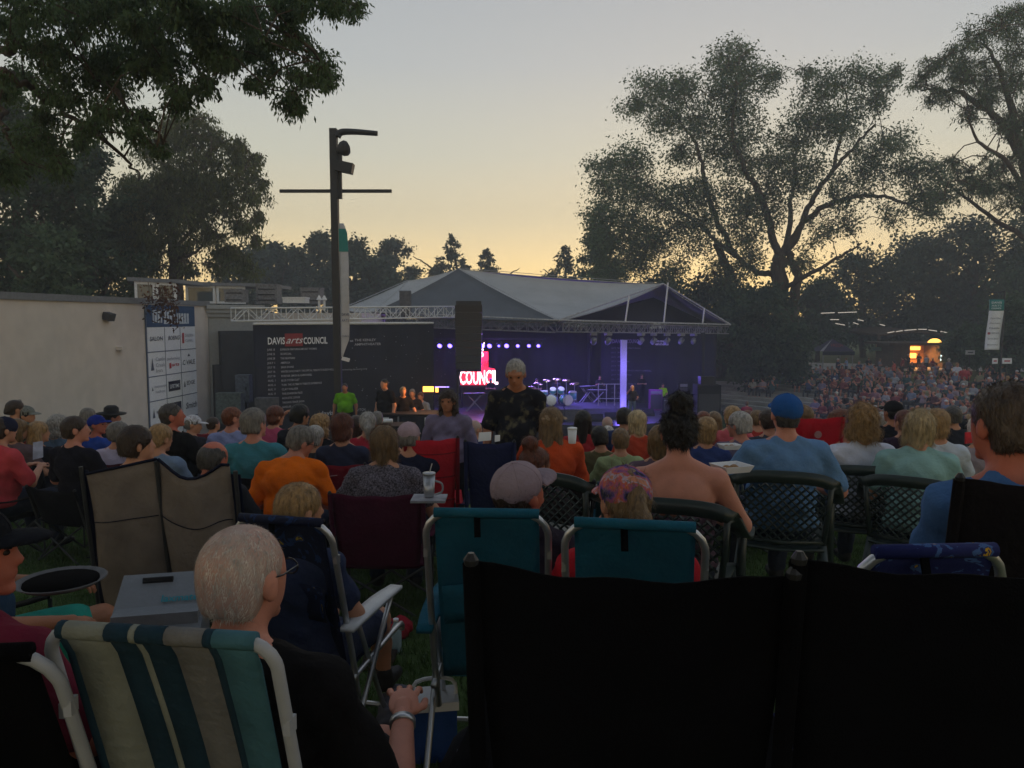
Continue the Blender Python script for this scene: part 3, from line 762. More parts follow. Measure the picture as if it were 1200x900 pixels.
# ---------------------------------------------------------------- ground
def build_ground():
    def spaced(a, b, fine0, fine1, fs, cs):
        out = [a]; x = a
        while x < b:
            x += fs if fine0 < x < fine1 else cs * (1 + .05 * min(abs(x - fine0), abs(x - fine1)))
            out.append(x)
        return out
    xs = spaced(-260, 260, -14, 16, .8, 2.0); ys = spaced(-30, 420, -3, 20, .7, 1.8)
    V = [(x, y, g(x, y)) for y in ys for x in xs]
    w = len(xs)
    F = np.array([(j * w + i, j * w + i + 1, (j + 1) * w + i + 1, (j + 1) * w + i) for j in range(len(ys) - 1) for i in range(w - 1)])
    m = mat('lawn_grass', (.045, .075, .022), rough=.95, var=.35, scale=1.6, bump=.8, bscale=35, spec=.1)
    mesh_np('lawn', V, F, m, None, True, {'kind': 'structure', 'label': 'sloping grass lawn of the amphitheatre'})
build_ground()
def strip(name, pts, w, m, lift=.012, kind='structure', seg=1.0, label=None):
    """a path laid on the ground"""
    pp = bez(pts, 8); V = []; F = []
    for i, p in enumerate(pp):
        t = (pp[min(i + 1, len(pp) - 1)] - pp[max(i - 1, 0)]); t.z = 0; t.normalize(); n = Vector((-t.y, t.x, 0))
        K = max(2, int(w / 1.2))
        for k in range(K + 1):
            q = p + n * (w * (k / K - .5)); V.append((q.x, q.y, g(q.x, q.y) + lift))
        if i:
            for k in range(K): a = (i - 1) * (K + 1) + k; F.append((a, a + 1, a + K + 2, a + K + 1))
    V2 = V + [(x, y, z - .1) for x, y, z in V]; n = len(V)
    F2 = F + [tuple(q + n for q in f[::-1]) for f in F]
    o = mesh_np(name, V2, F2, m, None, False, {'kind': kind})
    return o
concrete = mat('concrete', (.30, .29, .28), var=.2, scale=1.2, bump=.3)
asphalt = mat('asphalt', (.09, .09, .092), var=.2, scale=3, bump=.3)
# flat apron in front of the stage
mb = MB(); n = 40
prof = [(11.5 * math.cos(a), 11.5 * math.sin(a)) for a in np.linspace(0, 2 * PI, n, endpoint=False)]
mb.add([(STAGE[0] + x, STAGE[1] + y - 2, -5.14 + .35 * 0) for x, y in prof] + [(STAGE[0] + x, STAGE[1] + y - 2, -5.6) for x, y in prof], [tuple(range(n))] + [(i, n + i, n + (i + 1) % n, (i + 1) % n) for i in range(n)])
mb.build('plaza', asphalt, kind='structure')
# curved concrete terrace steps to the right of the stage
for i in range(8):
    r0 = 12.6 + i * 1.5
    mb = MB(); aa = np.linspace(R(2), R(76), 30); vs = []
    for a in aa:
        x, y = STAGE[0] + r0 * math.cos(a), STAGE[1] + 1 + r0 * math.sin(a); z = g(x, y) + .24
        for (rr_, zz) in ((0, z - .5), (0, z), (.42, z), (.42, z - .5)): vs.append((x + rr_ * math.cos(a), y + rr_ * math.sin(a), zz))
    fs = [(4 * k + j, 4 * k + (j + 1) % 4, 4 * k + 4 + (j + 1) % 4, 4 * k + 4 + j) for k in range(len(aa) - 1) for j in range(4)] + [(0, 1, 2, 3)[::-1], tuple(4 * (len(aa) - 1) + j for j in range(4))]
    mb.add(vs, fs); mb.build('terrace_step', concrete, kind='structure')
# far plaza by the concession stand
strip('path', [(22, 72, 0), (34, 66, 0), (50, 62, 0), (72, 66, 0)], 7, concrete, .03)

# ---------------------------------------------------------------- trees
bark = mat('bark', (.075, .058, .045), rough=.95, var=.35, scale=6, bump=.7, stretch=(1, 1, .3))
def leafmat(name, c, t=.35): return mat(name, c, rough=.7, var=.45, scale=1.3, bump=0, spec=.2, trans=t)
LEAF = {'green': leafmat('leaf_green', (.090, .135, .075), .5), 'dark': leafmat('leaf_dark', (.060, .095, .055), .4), 'olive': leafmat('leaf_olive', (.105, .125, .055), .55), 'rust': leafmat('leaf_rust', (.085, .035, .018), .4),
        'conifer': leafmat('leaf_conifer', (.045, .070, .050), .3), 'near': mat('leaf_near', (.080, .125, .055), rough=.6, var=.4, scale=5, bump=0, trans=.5), 'grove': leafmat('leaf_grove', (.060, .085, .060), .35)}
def leaves_np(pts, size, rr, droop=0.0, asp=.45, dirs=None):
    n = len(pts)
    d = rr.normal(0, 1, (n, 3)) if dirs is None else dirs + rr.normal(0, .5, (n, 3))
    d[:, 2] -= droop
    d /= np.linalg.norm(d, axis=1)[:, None] + 1e-9
    s = np.cross(d, rr.normal(0, 1, (n, 3))); s /= np.linalg.norm(s, axis=1)[:, None] + 1e-9
    L = size * (.6 + .8 * rr.random(n))[:, None]
    a = pts; b = pts + d * L * .45 + s * L * asp * .5; c = pts + d * L; e = pts + d * L * .45 - s * L * asp * .5
    V = np.stack([a, b, c, e], 1).reshape(-1, 3)
    F = np.arange(4 * n).reshape(n, 4)
    return V, F
def tree(label, base, limbs, clumps, size, leaf='green', nleaf=160, twigs=7, group=None, name='tree', cat='tree', seed=1, droop=.2, spread=.13, twr=.03, asp=.45, fill=0.5, trunkr=None, bend=.3):
    """limbs: [(points, r0, r1)], clumps: [(centre, radius_x, radius_z, weight)]"""
    rr = np.random.default_rng(seed)
    base = Vector(base)
    root = thing(name, label, cat, base, 0, group)
    tr = MB(); allp = []
    for pts, r0, r1 in limbs:
        pp = bez(pts, 6)
        q = [p + Vector(rr.normal(0, .12 * r0 + .02, 3)) * (0 if i in (0,) else 1) for i, p in enumerate(pp)]
        tr.tube(q, r0, 8, r1)
        allp += q[len(q) // 3:]
    tr.build('trunk', bark, root, base, True)
    AP = np.array([tuple(p) for p in allp])
    br = MB(); LP = []; LD = []
    clumps = sorted(clumps, key=lambda q_: float(np.min(np.linalg.norm(AP - np.array(tuple(q_[0])), axis=1))))
    RMED = float(np.median([q_[1] for q_ in clumps]))
    for c, rx, rz, wt in clumps:
        c = np.array(tuple(c))
        cost = np.linalg.norm(AP - c, axis=1) + .4 * np.maximum(0, AP[:, 2] - c[2]); j = rr.choice(np.argsort(cost)[:4])
        a = AP[j]; dist = np.linalg.norm(c - a)
        if dist > .5:
            mid = (a + c) / 2 + np.array([0, 0, .12 * dist]) + rr.normal(0, .06 * dist, 3)
            br.tube([tuple(a), tuple(mid), tuple(c)], max(twr * 1.2, .008 * dist + twr), 5, twr)
            AP = np.concatenate([AP, [mid * .5 + c * .5, c]])
        for t in range(twigs):
            d = rr.normal(0, 1, 3); d[2] = d[2] * .8 + .15; d /= np.linalg.norm(d)
            L = .55 + .5 * rr.random()
            e = c + d * [rx * L, rx * L, rz * L]
            m = c + (e - c) * .5 + rr.normal(0, .10 * rx, 3)
            e2 = e + np.array([0, 0, -bend * rz * rr.random()])
            br.tube([tuple(c), tuple(m), tuple(e2)], twr * .7, 3, twr * .25, cap=False)
            k = max(4, int(nleaf * wt / twigs * (.5 + rr.random()) * min(1.6, (rx / RMED) ** 2)))
            tt = rr.random(k) ** .8
            q = np.where(tt[:, None] < .5, c + (m - c) * tt[:, None] * 2, m + (e2 - m) * (tt[:, None] - .5) * 2)
            q = q + rr.normal(0, 1, (k, 3)) * [rx * spread, rx * spread, rz * spread]
            LP.append(q); LD.append(np.tile((e2 - m) / (np.linalg.norm(e2 - m) + 1e-9), (k, 1)))
    br.build('branch', bark, root, base, False, kind='stuff')
    LP = np.concatenate(LP); LD = np.concatenate(LD)
    V, F = leaves_np(LP, size, rr, droop, asp, LD * .6)
    mesh_np('crown', V - np.array(tuple(base)), F, LEAF[leaf], root, False, {'kind': 'stuff'})
    return root
def blobs(lst, d, depth, seed, n=1.0, sz=1.0):
    """crown outline in the photograph -> clumps with real depth; lst: (px,py,rpx[,weight])"""
    rr = np.random.default_rng(seed); out = []
    for it in lst:
        px, py, r = it[:3]; wt = it[3] if len(it) > 3 else 1
        Rm = r / FPX * d
        k = max(2, int(5 * n))
        for i in range(k):
            a = rr.random() * 2 * PI; q = math.sqrt(rr.random()) * .62
            dd = d + rr.uniform(-1, 1) * depth
            c = P(px + r * q * math.cos(a), py + r * q * math.sin(a), dd)
            s = Rm * (.38 + .5 * rr.random()) * sz
            out.append((c, s, s * .85, wt))
    return out
# big open-crowned tree behind the stage roof
D = 62
def L(pts, d=D, dz=0): return [P(x, y, d + (dd[0] if dd else 0)) for x, y, *dd in pts]
gb = Vector((P(915, 430, D).x, D, g(P(915, 430, D).x, D)))
limbs = [([gb, *L([(916, 380), (913, 330), (912, 300)])], .8, .55),
         (L([(912, 300), (903, 264, -1), (890, 225, -2), (876, 205, -2), (866, 182, -3), (858, 160, -3), (862, 110, -3), (866, 70, -2)]), .32, .05),
         (L([(912, 300), (930, 282, 1), (950, 238, 2), (975, 201, 2), (998, 175, 2), (1024, 147, 1)]), .32, .09),
         (L([(975, 201, 2), (985, 160, 3), (992, 120, 3), (985, 95, 3)]), .16, .04),
         (L([(918, 295), (939, 264, 0), (958, 247, -1), (975, 238, -2), (1000, 231, -2), (1025, 229, -2), (1047, 232, -2), (1070, 243, -2), (1092, 250, -1)]), .27, .07),
         (L([(905, 320), (885, 318, 2), (862, 300, 3), (840, 282, 3), (818, 262, 3), (795, 246, 3), (770, 232, 2), (748, 226, 2)]), .25, .06),
         (L([(862, 300, 3), (842, 262, 1), (828, 220, 0), (822, 190, 0), (813, 165, 0), (797, 142, 0), (775, 120, 0)]), .26, .05),
         (L([(913, 325), (925, 262, 4), (930, 210, 5), (935, 160, 5)]), .3, .05),
         (L([(915, 340), (950, 320, -3), (985, 300, -4), (1010, 285, -4)]), .22, .05),
         ([gb + Vector((-4.2, 3, 0)), *L([(857, 380, 3), (853, 322, 3), (840, 285, 3)])], .55, .3),
         ([gb + Vector((1.2, -.5, 0)), *L([(928, 370, 0), (934, 330, -1), (925, 295)])], .5, .3)]
cl = blobs([(862, 62, 22), (840, 78, 26), (880, 88, 30), (850, 105, 34), (905, 95, 18), (800, 105, 28), (765, 105, 26), (740, 122, 18), (778, 140, 28), (820, 140, 30, 1.2), (875, 140, 38, 1.5), (845, 180, 40, 1.5), (890, 190, 36, 1.4),
            (800, 180, 22), (740, 180, 34), (705, 190, 22), (715, 225, 32, 1.3), (750, 225, 34, 1.2), (700, 255, 22, 1.3), (730, 270, 34, 1.6), (785, 235, 30, 1.1), (770, 280, 36, 1.7), (810, 270, 34, 1.4), (820, 225, 30, 1.2), (745, 305, 26, 1.5), (705, 290, 22, 1.6), (715, 318, 22, 1.5),
            (960, 105, 30), (1000, 95, 28), (1035, 100, 22), (1015, 125, 26), (955, 140, 34, 1.1), (925, 165, 30, 1.2), (985, 150, 28), (1050, 85, 12, .7), (940, 200, 34, 1.3), (900, 240, 34, 1.3), (860, 235, 34, 1.3), (870, 275, 28, 1.2),
            (1010, 185, 26), (1045, 170, 26), (1060, 200, 22), (1020, 210, 26), (980, 225, 28), (960, 270, 26, .9), (1080, 225, 22), (1100, 205, 20), (1085, 195, 18, .8), (1095, 240, 22), (990, 262, 22, .7), (1045, 250, 20, .7), (945, 85, 12, .7), (700, 330, 20, 1), (725, 345, 22, 1), (880, 305, 24, 1), (850, 322, 26, 1), (790, 320, 24, 1), (940, 305, 20, .7)], D, 5.0, 3, 2.3, .95)
tree('tall open-crowned cottonwood with a long arching right limb, behind the stage roof', gb, limbs, cl, .24, 'green', 140, 7, seed=4, spread=.40, twr=.02, group='trees behind the amphitheatre')
# tall tree at the right edge with sweeping branches
D = 50
gb = Vector((P(1225, 420, D).x, D, g(P(1225, 420, D).x, D)))
limbs = [([gb, P(1228, 340, D), P(1222, 290, D), P(1205, 240, D)], .8, .5),
         (L([(1205, 240), (1198, 185, 0), (1170, 140, 0), (1132, 111, 0), (1100, 104, 0), (1078, 107, 0)], D), .34, .04),
         (L([(1198, 185), (1180, 110, 0), (1165, 70, 0), (1150, 45, 0)], D), .25, .04), (L([(1205, 240), (1180, 190, -2), (1145, 165, -2), (1130, 125, -2)], D), .2, .03),
         (L([(1205, 240), (1225, 150, 0), (1215, 80, 0), (1200, 20, 0)], D), .4, .06), (L([(1222, 290), (1170, 260, 2), (1130, 230, 2), (1105, 215, 2)], D), .2, .04)]
cl = blobs([(1080, 98, 18), (1100, 112, 20), (1095, 78, 20), (1120, 68, 24), (1145, 48, 24), (1170, 30, 24), (1195, 15, 24), (1185, 60, 30), (1150, 85, 30), (1125, 95, 26), (1160, 110, 26), (1190, 100, 30), (1135, 132, 18, .7), (1195, 140, 26), (1175, 150, 20, .7),
            (1200, 180, 26), (1165, 195, 24), (1130, 205, 22), (1145, 225, 26), (1180, 230, 30), (1115, 190, 14, .7), (1220, 60, 40), (1230, 130, 40), (1110, 225, 20)], D, 3.5, 5, 2.4, .85)
tree('slender tree with fine sweeping branches at the far right of the sky', gb, limbs, cl, .19, 'green', 130, 7, seed=6, droop=.8, spread=.30, twr=.03, asp=.3, group='trees behind the amphitheatre')

def mass_tree(label, px, pytop, w, d, leaf='dark', nl=9000, size=.36, seed=1, pybase=None, shape=1, group='trees behind the amphitheatre', loose=.55, name='tree'):
    """rounded full tree: crown of clumps spread through its volume"""
    rr = np.random.default_rng(seed)
    x = P(px, 400, d).x; z0 = g(x, d); top = P(px, pytop, d).z
    Rx = w / FPX * d / 2; H = top - z0
    cb = z0 + H * (.16 if shape else .08)
    gbv = Vector((x, d, z0)); cl = []
    n = 46 if shape == 1 else 95
    for i in range(n):
        t = (i + rr.random()) / n                      # height share of the crown
        if shape == 1: rad = Rx * math.sin(PI * min(1, .16 + .84 * t * .97)) ** .55
        else: rad = Rx * (1 - t) ** .9 + .12
        a = rr.random() * 2 * PI; q = math.sqrt(rr.random()) * (.85 if shape else .6)
        s = max(.35, Rx * (.36 if shape == 1 else .26 * (1.12 - t)))
        zz = cb + (top - s * .5 - cb) * t
        cl.append((Vector((x + rad * q * math.cos(a), d + rad * q * math.sin(a), zz)), s * (.8 + .4 * rr.random()), s * .8, 1))
    limbs = [([gbv, gbv + Vector((rr.normal(0, .2), 0, H * .35)), gbv + Vector((rr.normal(0, .4), 0, H * .62)), gbv + Vector((0, 0, H * .93))], .05 * H ** .8, .05)]
    for k in range(4):
        a = rr.random() * 2 * PI
        limbs.append(([gbv + Vector((0, 0, H * (.25 + .1 * k))), gbv + Vector((Rx * .4 * math.cos(a), Rx * .4 * math.sin(a), H * (.42 + .1 * k))), gbv + Vector((Rx * .7 * math.cos(a), Rx * .7 * math.sin(a), H * (.5 + .1 * k)))], .02 * H ** .8, .04))
    return tree(label, gbv, limbs, cl, size, leaf, nl / n, 6, group=group, seed=seed, spread=.25, twr=.025, name=name, droop=.3, asp=.6)
# distant trees between the left trees and the stage roof
for i, (px, py, w, d, lf, nl, sz, shp, lb) in enumerate([
    (288, 286, 70, 82, 'grove', 6500, .42, 1, 'dark rounded tree seen just right of the weeping tree, over the flat roof'),
    (330, 281, 64, 84, 'grove', 6500, .42, 1, 'dark rounded tree over the rooftop machinery, left of the lamp post'),
    (372, 268, 58, 80, 'grove', 6500, .38, 1, 'tallest dark tree directly behind the lamp post'),
    (418, 279, 66, 78, 'grove', 6500, .40, 1, 'dense dark tree just right of the lamp post'),
    (446, 300, 60, 76, 'grove', 5500, .40, 1, 'lower dark tree above the white roof truss'),
    (463, 276, 24, 92, 'conifer', 2600, .34, 1, 'airy see-through pine left of the tent peak'),
    (531, 274, 44, 95, 'conifer', 4800, .36, 2, 'rounded conifer standing just left of the tent peak'),
    (571, 291, 36, 98, 'conifer', 3400, .36, 2, 'smaller conifer showing over the tent ridge'),
    (661, 287, 44, 90, 'conifer', 2600, .34, 2, 'ragged conifer above the middle of the tent ridge'),
    (704, 262, 46, 74, 'dark', 5500, .36, 1, 'dark tree at the left foot of the tall cottonwood'),
    (760, 318, 90, 70, 'dark', 4200, .36, 1, 'low dark tree behind the right end of the tent roof'),
    (842, 322, 90, 64, 'dark', 8000, .34, 1, 'dark bushy tree right of the tent corner'),
    (895, 330, 82, 56, 'dark', 9000, .30, 1, 'broad dark tree shading the terrace left of the refreshment stand'),
    (958, 322, 60, 74, 'dark', 4200, .34, 1, 'dark tree behind the refreshment tent'),
    (1012, 288, 100, 80, 'grove', 7500, .38, 1, 'wide hazy tree behind the lit refreshment stand'),
    (1075, 272, 110, 84, 'grove', 8500, .38, 1, 'tall hazy tree right of the lit refreshment stand'),
    (1140, 248, 110, 78, 'grove', 9000, .36, 1, 'tall hazy tree behind the hanging sponsor banner'),
    (1205, 235, 120, 74, 'dark', 9000, .36, 1, 'dark tree at the right edge behind the banner pole'),
    (1192, 345, 70, 54, 'green', 6500, .24, 1, 'bright green bush behind the banner pole'),
    (1136, 378, 44, 60, 'green', 4500, .24, 1, 'green bush left of the banner pole')]):
    mass_tree(lb, px, py, w * (1.4 if lf != 'conifer' else 3.0), d, lf, nl * (1.6 if lf != 'conifer' else 4.5), sz, 20 + i, shape=shp, name='conifer' if lf == 'conifer' else 'bush' if 'bush ' in lb and 'bushy' not in lb else 'tree')
# weeping tree behind the left building
D = 40
gb = Vector((P(207, 420, D).x, D, g(P(207, 420, D).x, D)))
limbs = [([gb, P(207, 345, D), P(206, 312, D), P(203, 270, D)], .42, .26), (L([(206, 312), (215, 300, -1), (228, 296, -1), (250, 270, -1)], D), .16, .04), (L([(203, 270), (225, 215, 0), (245, 180, 0), (262, 165, 0)], D), .2, .04),
         (L([(203, 270), (195, 215, 0), (190, 170, 1), (200, 140, 1)], D), .22, .04), (L([(203, 280), (175, 240, 0), (160, 200, -1)], D), .16, .04), (L([(205, 290), (255, 240, 2), (290, 220, 2)], D), .12, .03)]
cl = blobs([(200, 145, 26, .9), (235, 140, 20, .8), (250, 165, 22), (275, 175, 20), (215, 175, 30, 1.2), (180, 175, 26), (245, 200, 32, 1.2), (285, 205, 24), (300, 185, 12, .8), (205, 215, 32, 1.3), (170, 215, 28, 1.2), (300, 228, 18), (265, 235, 28), (230, 245, 28), (195, 255, 28, 1.1), (160, 255, 28, 1.3),
            (305, 255, 12, .7), (285, 262, 20, .8), (250, 275, 22, .7), (215, 285, 20, .7), (180, 290, 24, 1), (300, 280, 12, .6), (270, 292, 16, .6), (150, 290, 26, 1.4), (310, 215, 8, .6), (170, 305, 26, 1.2), (215, 315, 24, 1), (255, 305, 22, .9), (290, 312, 20, .9), (140, 270, 26, 1.3), (235, 225, 34, 1.2), (190, 235, 34, 1.2), (150, 225, 26, 1.2)], D, 3, 8, 2.6, .9)
tree('loose weeping tree with the sunset showing through, behind the flat-roofed building', gb, limbs, cl, .19, 'olive', 130, 7, seed=9, droop=1.0, spread=.32, twr=.02, asp=.35, bend=.9, group='trees over the flat-roofed building')
for i, (px, py, w, d, lf, nl, lb) in enumerate([(20, 105, 200, 33, 'dark', 30000, 'dense dark tree filling the left edge above the building wall'), (105, 160, 140, 36, 'dark', 20000, 'dense dark tree above the building wall, left of the weeping tree'),
    (145, 262, 90, 38, 'green', 9000, 'shorter olive tree against the dark tree left of the weeping tree'), (60, 262, 120, 29, 'green', 15000, 'lower green tree just above the left end of the parapet'), (-40, 120, 200, 30, 'dark', 9000, 'dark tree partly cut off by the left edge')]):
    mass_tree(lb, px, py, w, d, lf, nl, .20, 60 + i, group='trees over the flat-roofed building')
# near tree whose branches hang in from the top left
D = 10
gb = Vector((-10.5, 5.0, g(-10.5, 5)))
A0 = gb + Vector((0, 0, 3.2))
limbs = [([gb, gb + Vector((.1, .1, 1.8)), A0, A0 + Vector((.4, .5, 2.5)), A0 + Vector((.6, 1, 5.5))], .42, .2)]
for pts, r in [([(-60, 40), (20, 52), (100, 75), (150, 130), (195, 170)], .07), ([(-40, 70), (10, 85), (70, 130), (130, 170), (160, 200)], .06), ([(-60, -20), (60, -20), (180, 0), (290, 25), (360, 60)], .08), ([(60, -20), (160, 30), (230, 75), (260, 120)], .05), ([(180, 0), (260, 10), (340, 40), (390, 90)], .04), ([(-60, 90), (0, 150), (40, 210)], .05), ([(180, 0), (300, -20), (400, 0), (425, 15)], .04)]:
    limbs.append(([A0 + Vector((.3, .4, 2.6))] * (1 if pts[0][0] < 0 else 0) + [P(x, y, D + rnd.uniform(-1, 1)) for x, y in pts], r, .012))
cl = blobs([(20, 20, 46, 1.0), (85, 15, 46, 1.2), (150, 15, 46, 1.4), (215, 15, 44, 1.4), (280, 10, 40, 1.3), (340, 10, 32, 1.1), (390, 2, 26, .9), (415, 12, 16, .7), (120, 70, 42, 1.2), (185, 65, 40, 1.4), (245, 55, 36, 1.4), (300, 50, 32, 1.2), (345, 45, 26, 1.0),
            (372, 72, 24, .6), (388, 92, 18, .4), (352, 92, 24, .6), (340, 112, 22, .5), (318, 82, 24, .8), (300, 100, 16, .8), (215, 110, 26, 1.0), (240, 100, 18, .9), (50, 60, 34, .8), (20, 100, 34, .8), (70, 110, 34, .8), (130, 120, 30, .9), (165, 145, 24, .8), (40, 150, 36, .8), (100, 160, 30, .7), (15, 190, 36, .9), (75, 190, 26, .7), (265, 70, 26, 1.1), (345, 124, 16, .35), (190, 175, 12, .6)], D, 1.6, 12, 1.9, .8)
# unseen overhead leaf clumps and limbs, added to this crown to shade the near lawn
rr = np.random.default_rng(5)
for i in range(110):
    cl.append((Vector((rr.uniform(-11, 4.5), rr.uniform(-7, 3.2), rr.uniform(5.6, 8.5))), rr.uniform(.8, 1.3), .6, 14.0))
limbs += [([A0 + Vector((.3, .4, 2.4)), Vector((-6, 2, 6.6)), Vector((-1, 0, 7.2)), Vector((4, -1, 7.3))], .2, .04), ([A0 + Vector((.2, 0, 2)), Vector((-7, -3, 6.5)), Vector((-2, -5, 7.2))], .18, .04)]
tree('near tree whose leafy branches hang into the top left of the picture', gb, limbs, cl, .062, 'near', 260, 10, seed=13, droop=.9, spread=.30, twr=.006, asp=.38, bend=.8)
# dry rust-brown vine leaves on the parapet above the sponsor banner
rr = np.random.default_rng(31)
c0 = P(183, 352, 24.2); tvine = MB(); LPs = []
for k in range(9):
    a = c0 + Vector((rr.uniform(-.5, .5), 0, rr.uniform(.1, .6))); b = a + Vector((rr.uniform(-.5, .5), rr.uniform(-.2, .3), -rr.uniform(.4, 1.3)))
    tvine.tube([tuple(a), tuple((a + b) / 2 + Vector((.1, 0, .1))), tuple(b)], .012, 4, .006); LPs.append(np.array(a)[None] + (np.array(b) - np.array(a))[None] * rr.random((38, 1)) + rr.normal(0, .10, (38, 3)))
vine = thing('vine', 'dry rust-brown vine hanging from the parapet over the sponsor banner', 'vine', c0)
tvine.build('stem', bark, vine, c0)
V, F = leaves_np(np.concatenate(LPs), .12, rr, .5, .6); mesh_np('foliage', V - np.array(tuple(c0)), F, LEAF['rust'], vine, False, {'kind': 'stuff'})
# ---------------------------------------------------------------- flat-roofed building on the left
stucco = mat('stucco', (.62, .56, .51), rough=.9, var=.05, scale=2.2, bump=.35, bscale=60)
greymetal = mat('grey_metal', (.22, .23, .25), rough=.5, var=.08, bump=.1, metal=.3)
whitemetal = mat('white_metal', (.66, .67, .68), rough=.45, var=.06, bump=.05)
darkgrey = mat('dark_grey_panel', (.060, .060, .066), var=.12, scale=2, bump=.2)
black = mat('matte_black', (.014, .014, .017), rough=.85, var=.2, bump=.1)
blackgloss = mat('black_plastic', (.02, .02, .022), rough=.35, var=.1, bump=.05)
glassd = mat('window_glass', (.10, .12, .13), rough=.08, var=0, bump=0, spec=.6)
alu = mat('aluminium', (.55, .56, .58), rough=.35, var=.06, bump=.03, metal=.85)
paper = mat('white_paper', (.72, .73, .76), var=.03, bump=.03)
Z0 = -5.6
bld = thing('building', 'long flat-roofed stucco building along the left side of the lawn', 'building', (-14, 24, g(-12, 24)))
O = bld.location
WD = Vector((.0607, 1, 0)).normalized()              # the long wall runs away from the viewer
W0 = Vector((-12.97, 4.0, 0)); WN = Vector((WD.y, -WD.x, 0))   # WN points out to the lawn
def wp(d): return W0 + WD * ((d - W0.y) / WD.y)         # point of the wall at depth d
TOP = 2.13
def slab(mb, a, b, n, z0, z1, t):
    """upright slab from a to b (xy), its face along the line, thickness t against n"""
    a, b, n = Vector(a), Vector(b), Vector(n)
    vs = [Vector((p.x, p.y, z)) for z in (z0, z1) for p in (a, b, b - n * t, a - n * t)]
    return mb.add(vs, [(0, 1, 2, 3)[::-1], (4, 5, 6, 7), (0, 1, 5, 4), (1, 2, 6, 5), (2, 3, 7, 6), (3, 0, 4, 7)])
DEND = 29.2
mb = MB(); slab(mb, wp(5), wp(DEND), WN, Z0, TOP - .18, 9); mb.build('wall', stucco, bld, O)
mb = MB(); slab(mb, wp(4.9) + WN * .06, wp(DEND + .06) + WN * .06, WN, TOP - .178, TOP, 9.1); mb.build('roof', mat('parapet_cap', (.17, .18, .20), var=.1, bump=.1), bld, O)
mb = MB()
c = wp(22.6); mb.box((c.x + .10, c.y, 1.55), (.22, .34, .22), rotm(0, .3, 0)); mb.build('wall_light', darkgrey, bld, O)
mb = MB(); c = wp(23.2); mb.box((c.x + .09, c.y, -.02 + .62), (.18, .3, .10)); mb.build('wall_light', stucco, bld, O)
# end bay of the building, facing the lawn: pale face with overhanging cornice, dark recess below
E0 = wp(DEND); E1 = Vector((P(300, 400, 30.2).x, 30.2, 0)); ED = (E1 - E0).normalized(); EN = Vector((ED.y, -ED.x, 0))
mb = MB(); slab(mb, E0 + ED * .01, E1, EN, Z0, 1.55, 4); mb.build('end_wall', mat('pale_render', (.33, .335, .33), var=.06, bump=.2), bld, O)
mb = MB()
for i in range(3): slab(mb, E0 - ED * .1 + EN * (.08 + .09 * i), E1 + ED * .3 + EN * (.08 + .09 * i), EN, 1.552 + i * .15, 1.70 + i * .15, 4.2)
mb.build('cornice', mat('cornice_white', (.34, .35, .36), var=.05, bump=.1), bld, O)
mb = MB(); slab(mb, E0 + ED * .35 + EN * .35, E1 + EN * .35 + ED * .6, EN, Z0, 1.02, .33); mb.build('dark_panel', darkgrey, bld, O)
mb = MB(); slab(mb, E0 + ED * .10 + EN * .30, E0 + ED * .36 + EN * .32, EN, Z0, -.25, .3); mb.build('dark_panel', darkgrey, bld, O)
# rooftop clerestory: glazed frames
def wframe(par, a, b, n, z0, z1, cols, m=whitemetal, gl=glassd, t=.09):
    a, b, n = Vector(a), Vector(b), Vector(n); d = b - a; L = d.length; d.normalize()
    for k in range(cols):
        A = a + d * (L * k / cols + .03); B = a + d * (L * (k + 1) / cols - .03)
        mb = MB()
        slab(mb, A, A + d * t, n, z0, z1, .12); slab(mb, B - d * t, B, n, z0, z1, .12)
        slab(mb, A + d * t, B - d * t, n, z0, z0 + t, .117); slab(mb, A + d * t, B - d * t, n, z1 - t, z1, .117)
        f = mb.build('window', m, par, O)
        mb = MB(); slab(mb, A + d * t - n * .04, B - d * t - n * .04, n, z0 + t, z1 - t, .03); mb.build('pane', gl, f)
        f.children[0].data.transform(Matrix.Translation(-Vector(O)))
for (x0, x1, y0, y1, d, cols) in ((216, 287, 330, 352, 31.5, 2), (156, 206, 325, 349, 27.5, 2)):
    a, b = P(x0, y0, d), P(x1, y0, d + 1.5)
    z1, z0 = a.z, TOP - .02
    wframe(bld, (a.x, a.y, 0), (b.x, b.y, 0), (0, -1, 0), z0, z1 - .14, cols if x0 > 200 else 2)
    mb = MB(); dd = (b - a); dd.z = 0; dd.normalize(); slab(mb, Vector((a.x, a.y, 0)) - dd * .15 + Vector((0, -.15, 0)), Vector((b.x, b.y, 0)) + dd * (1.2 if x0 > 200 else .2) + Vector((0, -.15, 0)), (0, -1, 0), z1 - .138, z1, 3); mb.build('clerestory_roof', mat('parapet_cap'), bld, O)
# roof machines
def machine(px, py, w, h, d, label, name='roof_unit', m=None, fins=0, sink=0):
    c = P(px, py, d); z0 = c.z - h
    t = thing(name, label, 'machine', (c.x, d, z0), 0, 'machines on the flat roof')
    mb = MB(); mb.box((0, 0, h / 2), (w, w * .8, h)); mb.build('casing', m or greymetal, t)
    mb = MB(); mb.box((0, 0, h + .03), (w * 1.05, w * .84, .058)); mb.build('lid', m or greymetal, t)
    for k in range(fins):
        mb = MB(); mb.box((0, -w * .4 - .012, h * (.2 + .6 * k / max(1, fins - 1))), (w * .8, .022, .04)); mb.build('louvre', black, t)
    return t
mb = MB(); slab(mb, E0 + Vector((-2, 2.5, 0)), E0 + Vector((5.2, 3.0, 0)), (0, -1, 0), Z0, 1.72, 6); mb.build('rear_block', stucco, bld, O)
machine(315, 335, .86, .75, 32.5, 'square grey roof unit right of the rooftop windows', fins=3, m=mat('roof_unit_grey', (.17, .17, .18)))
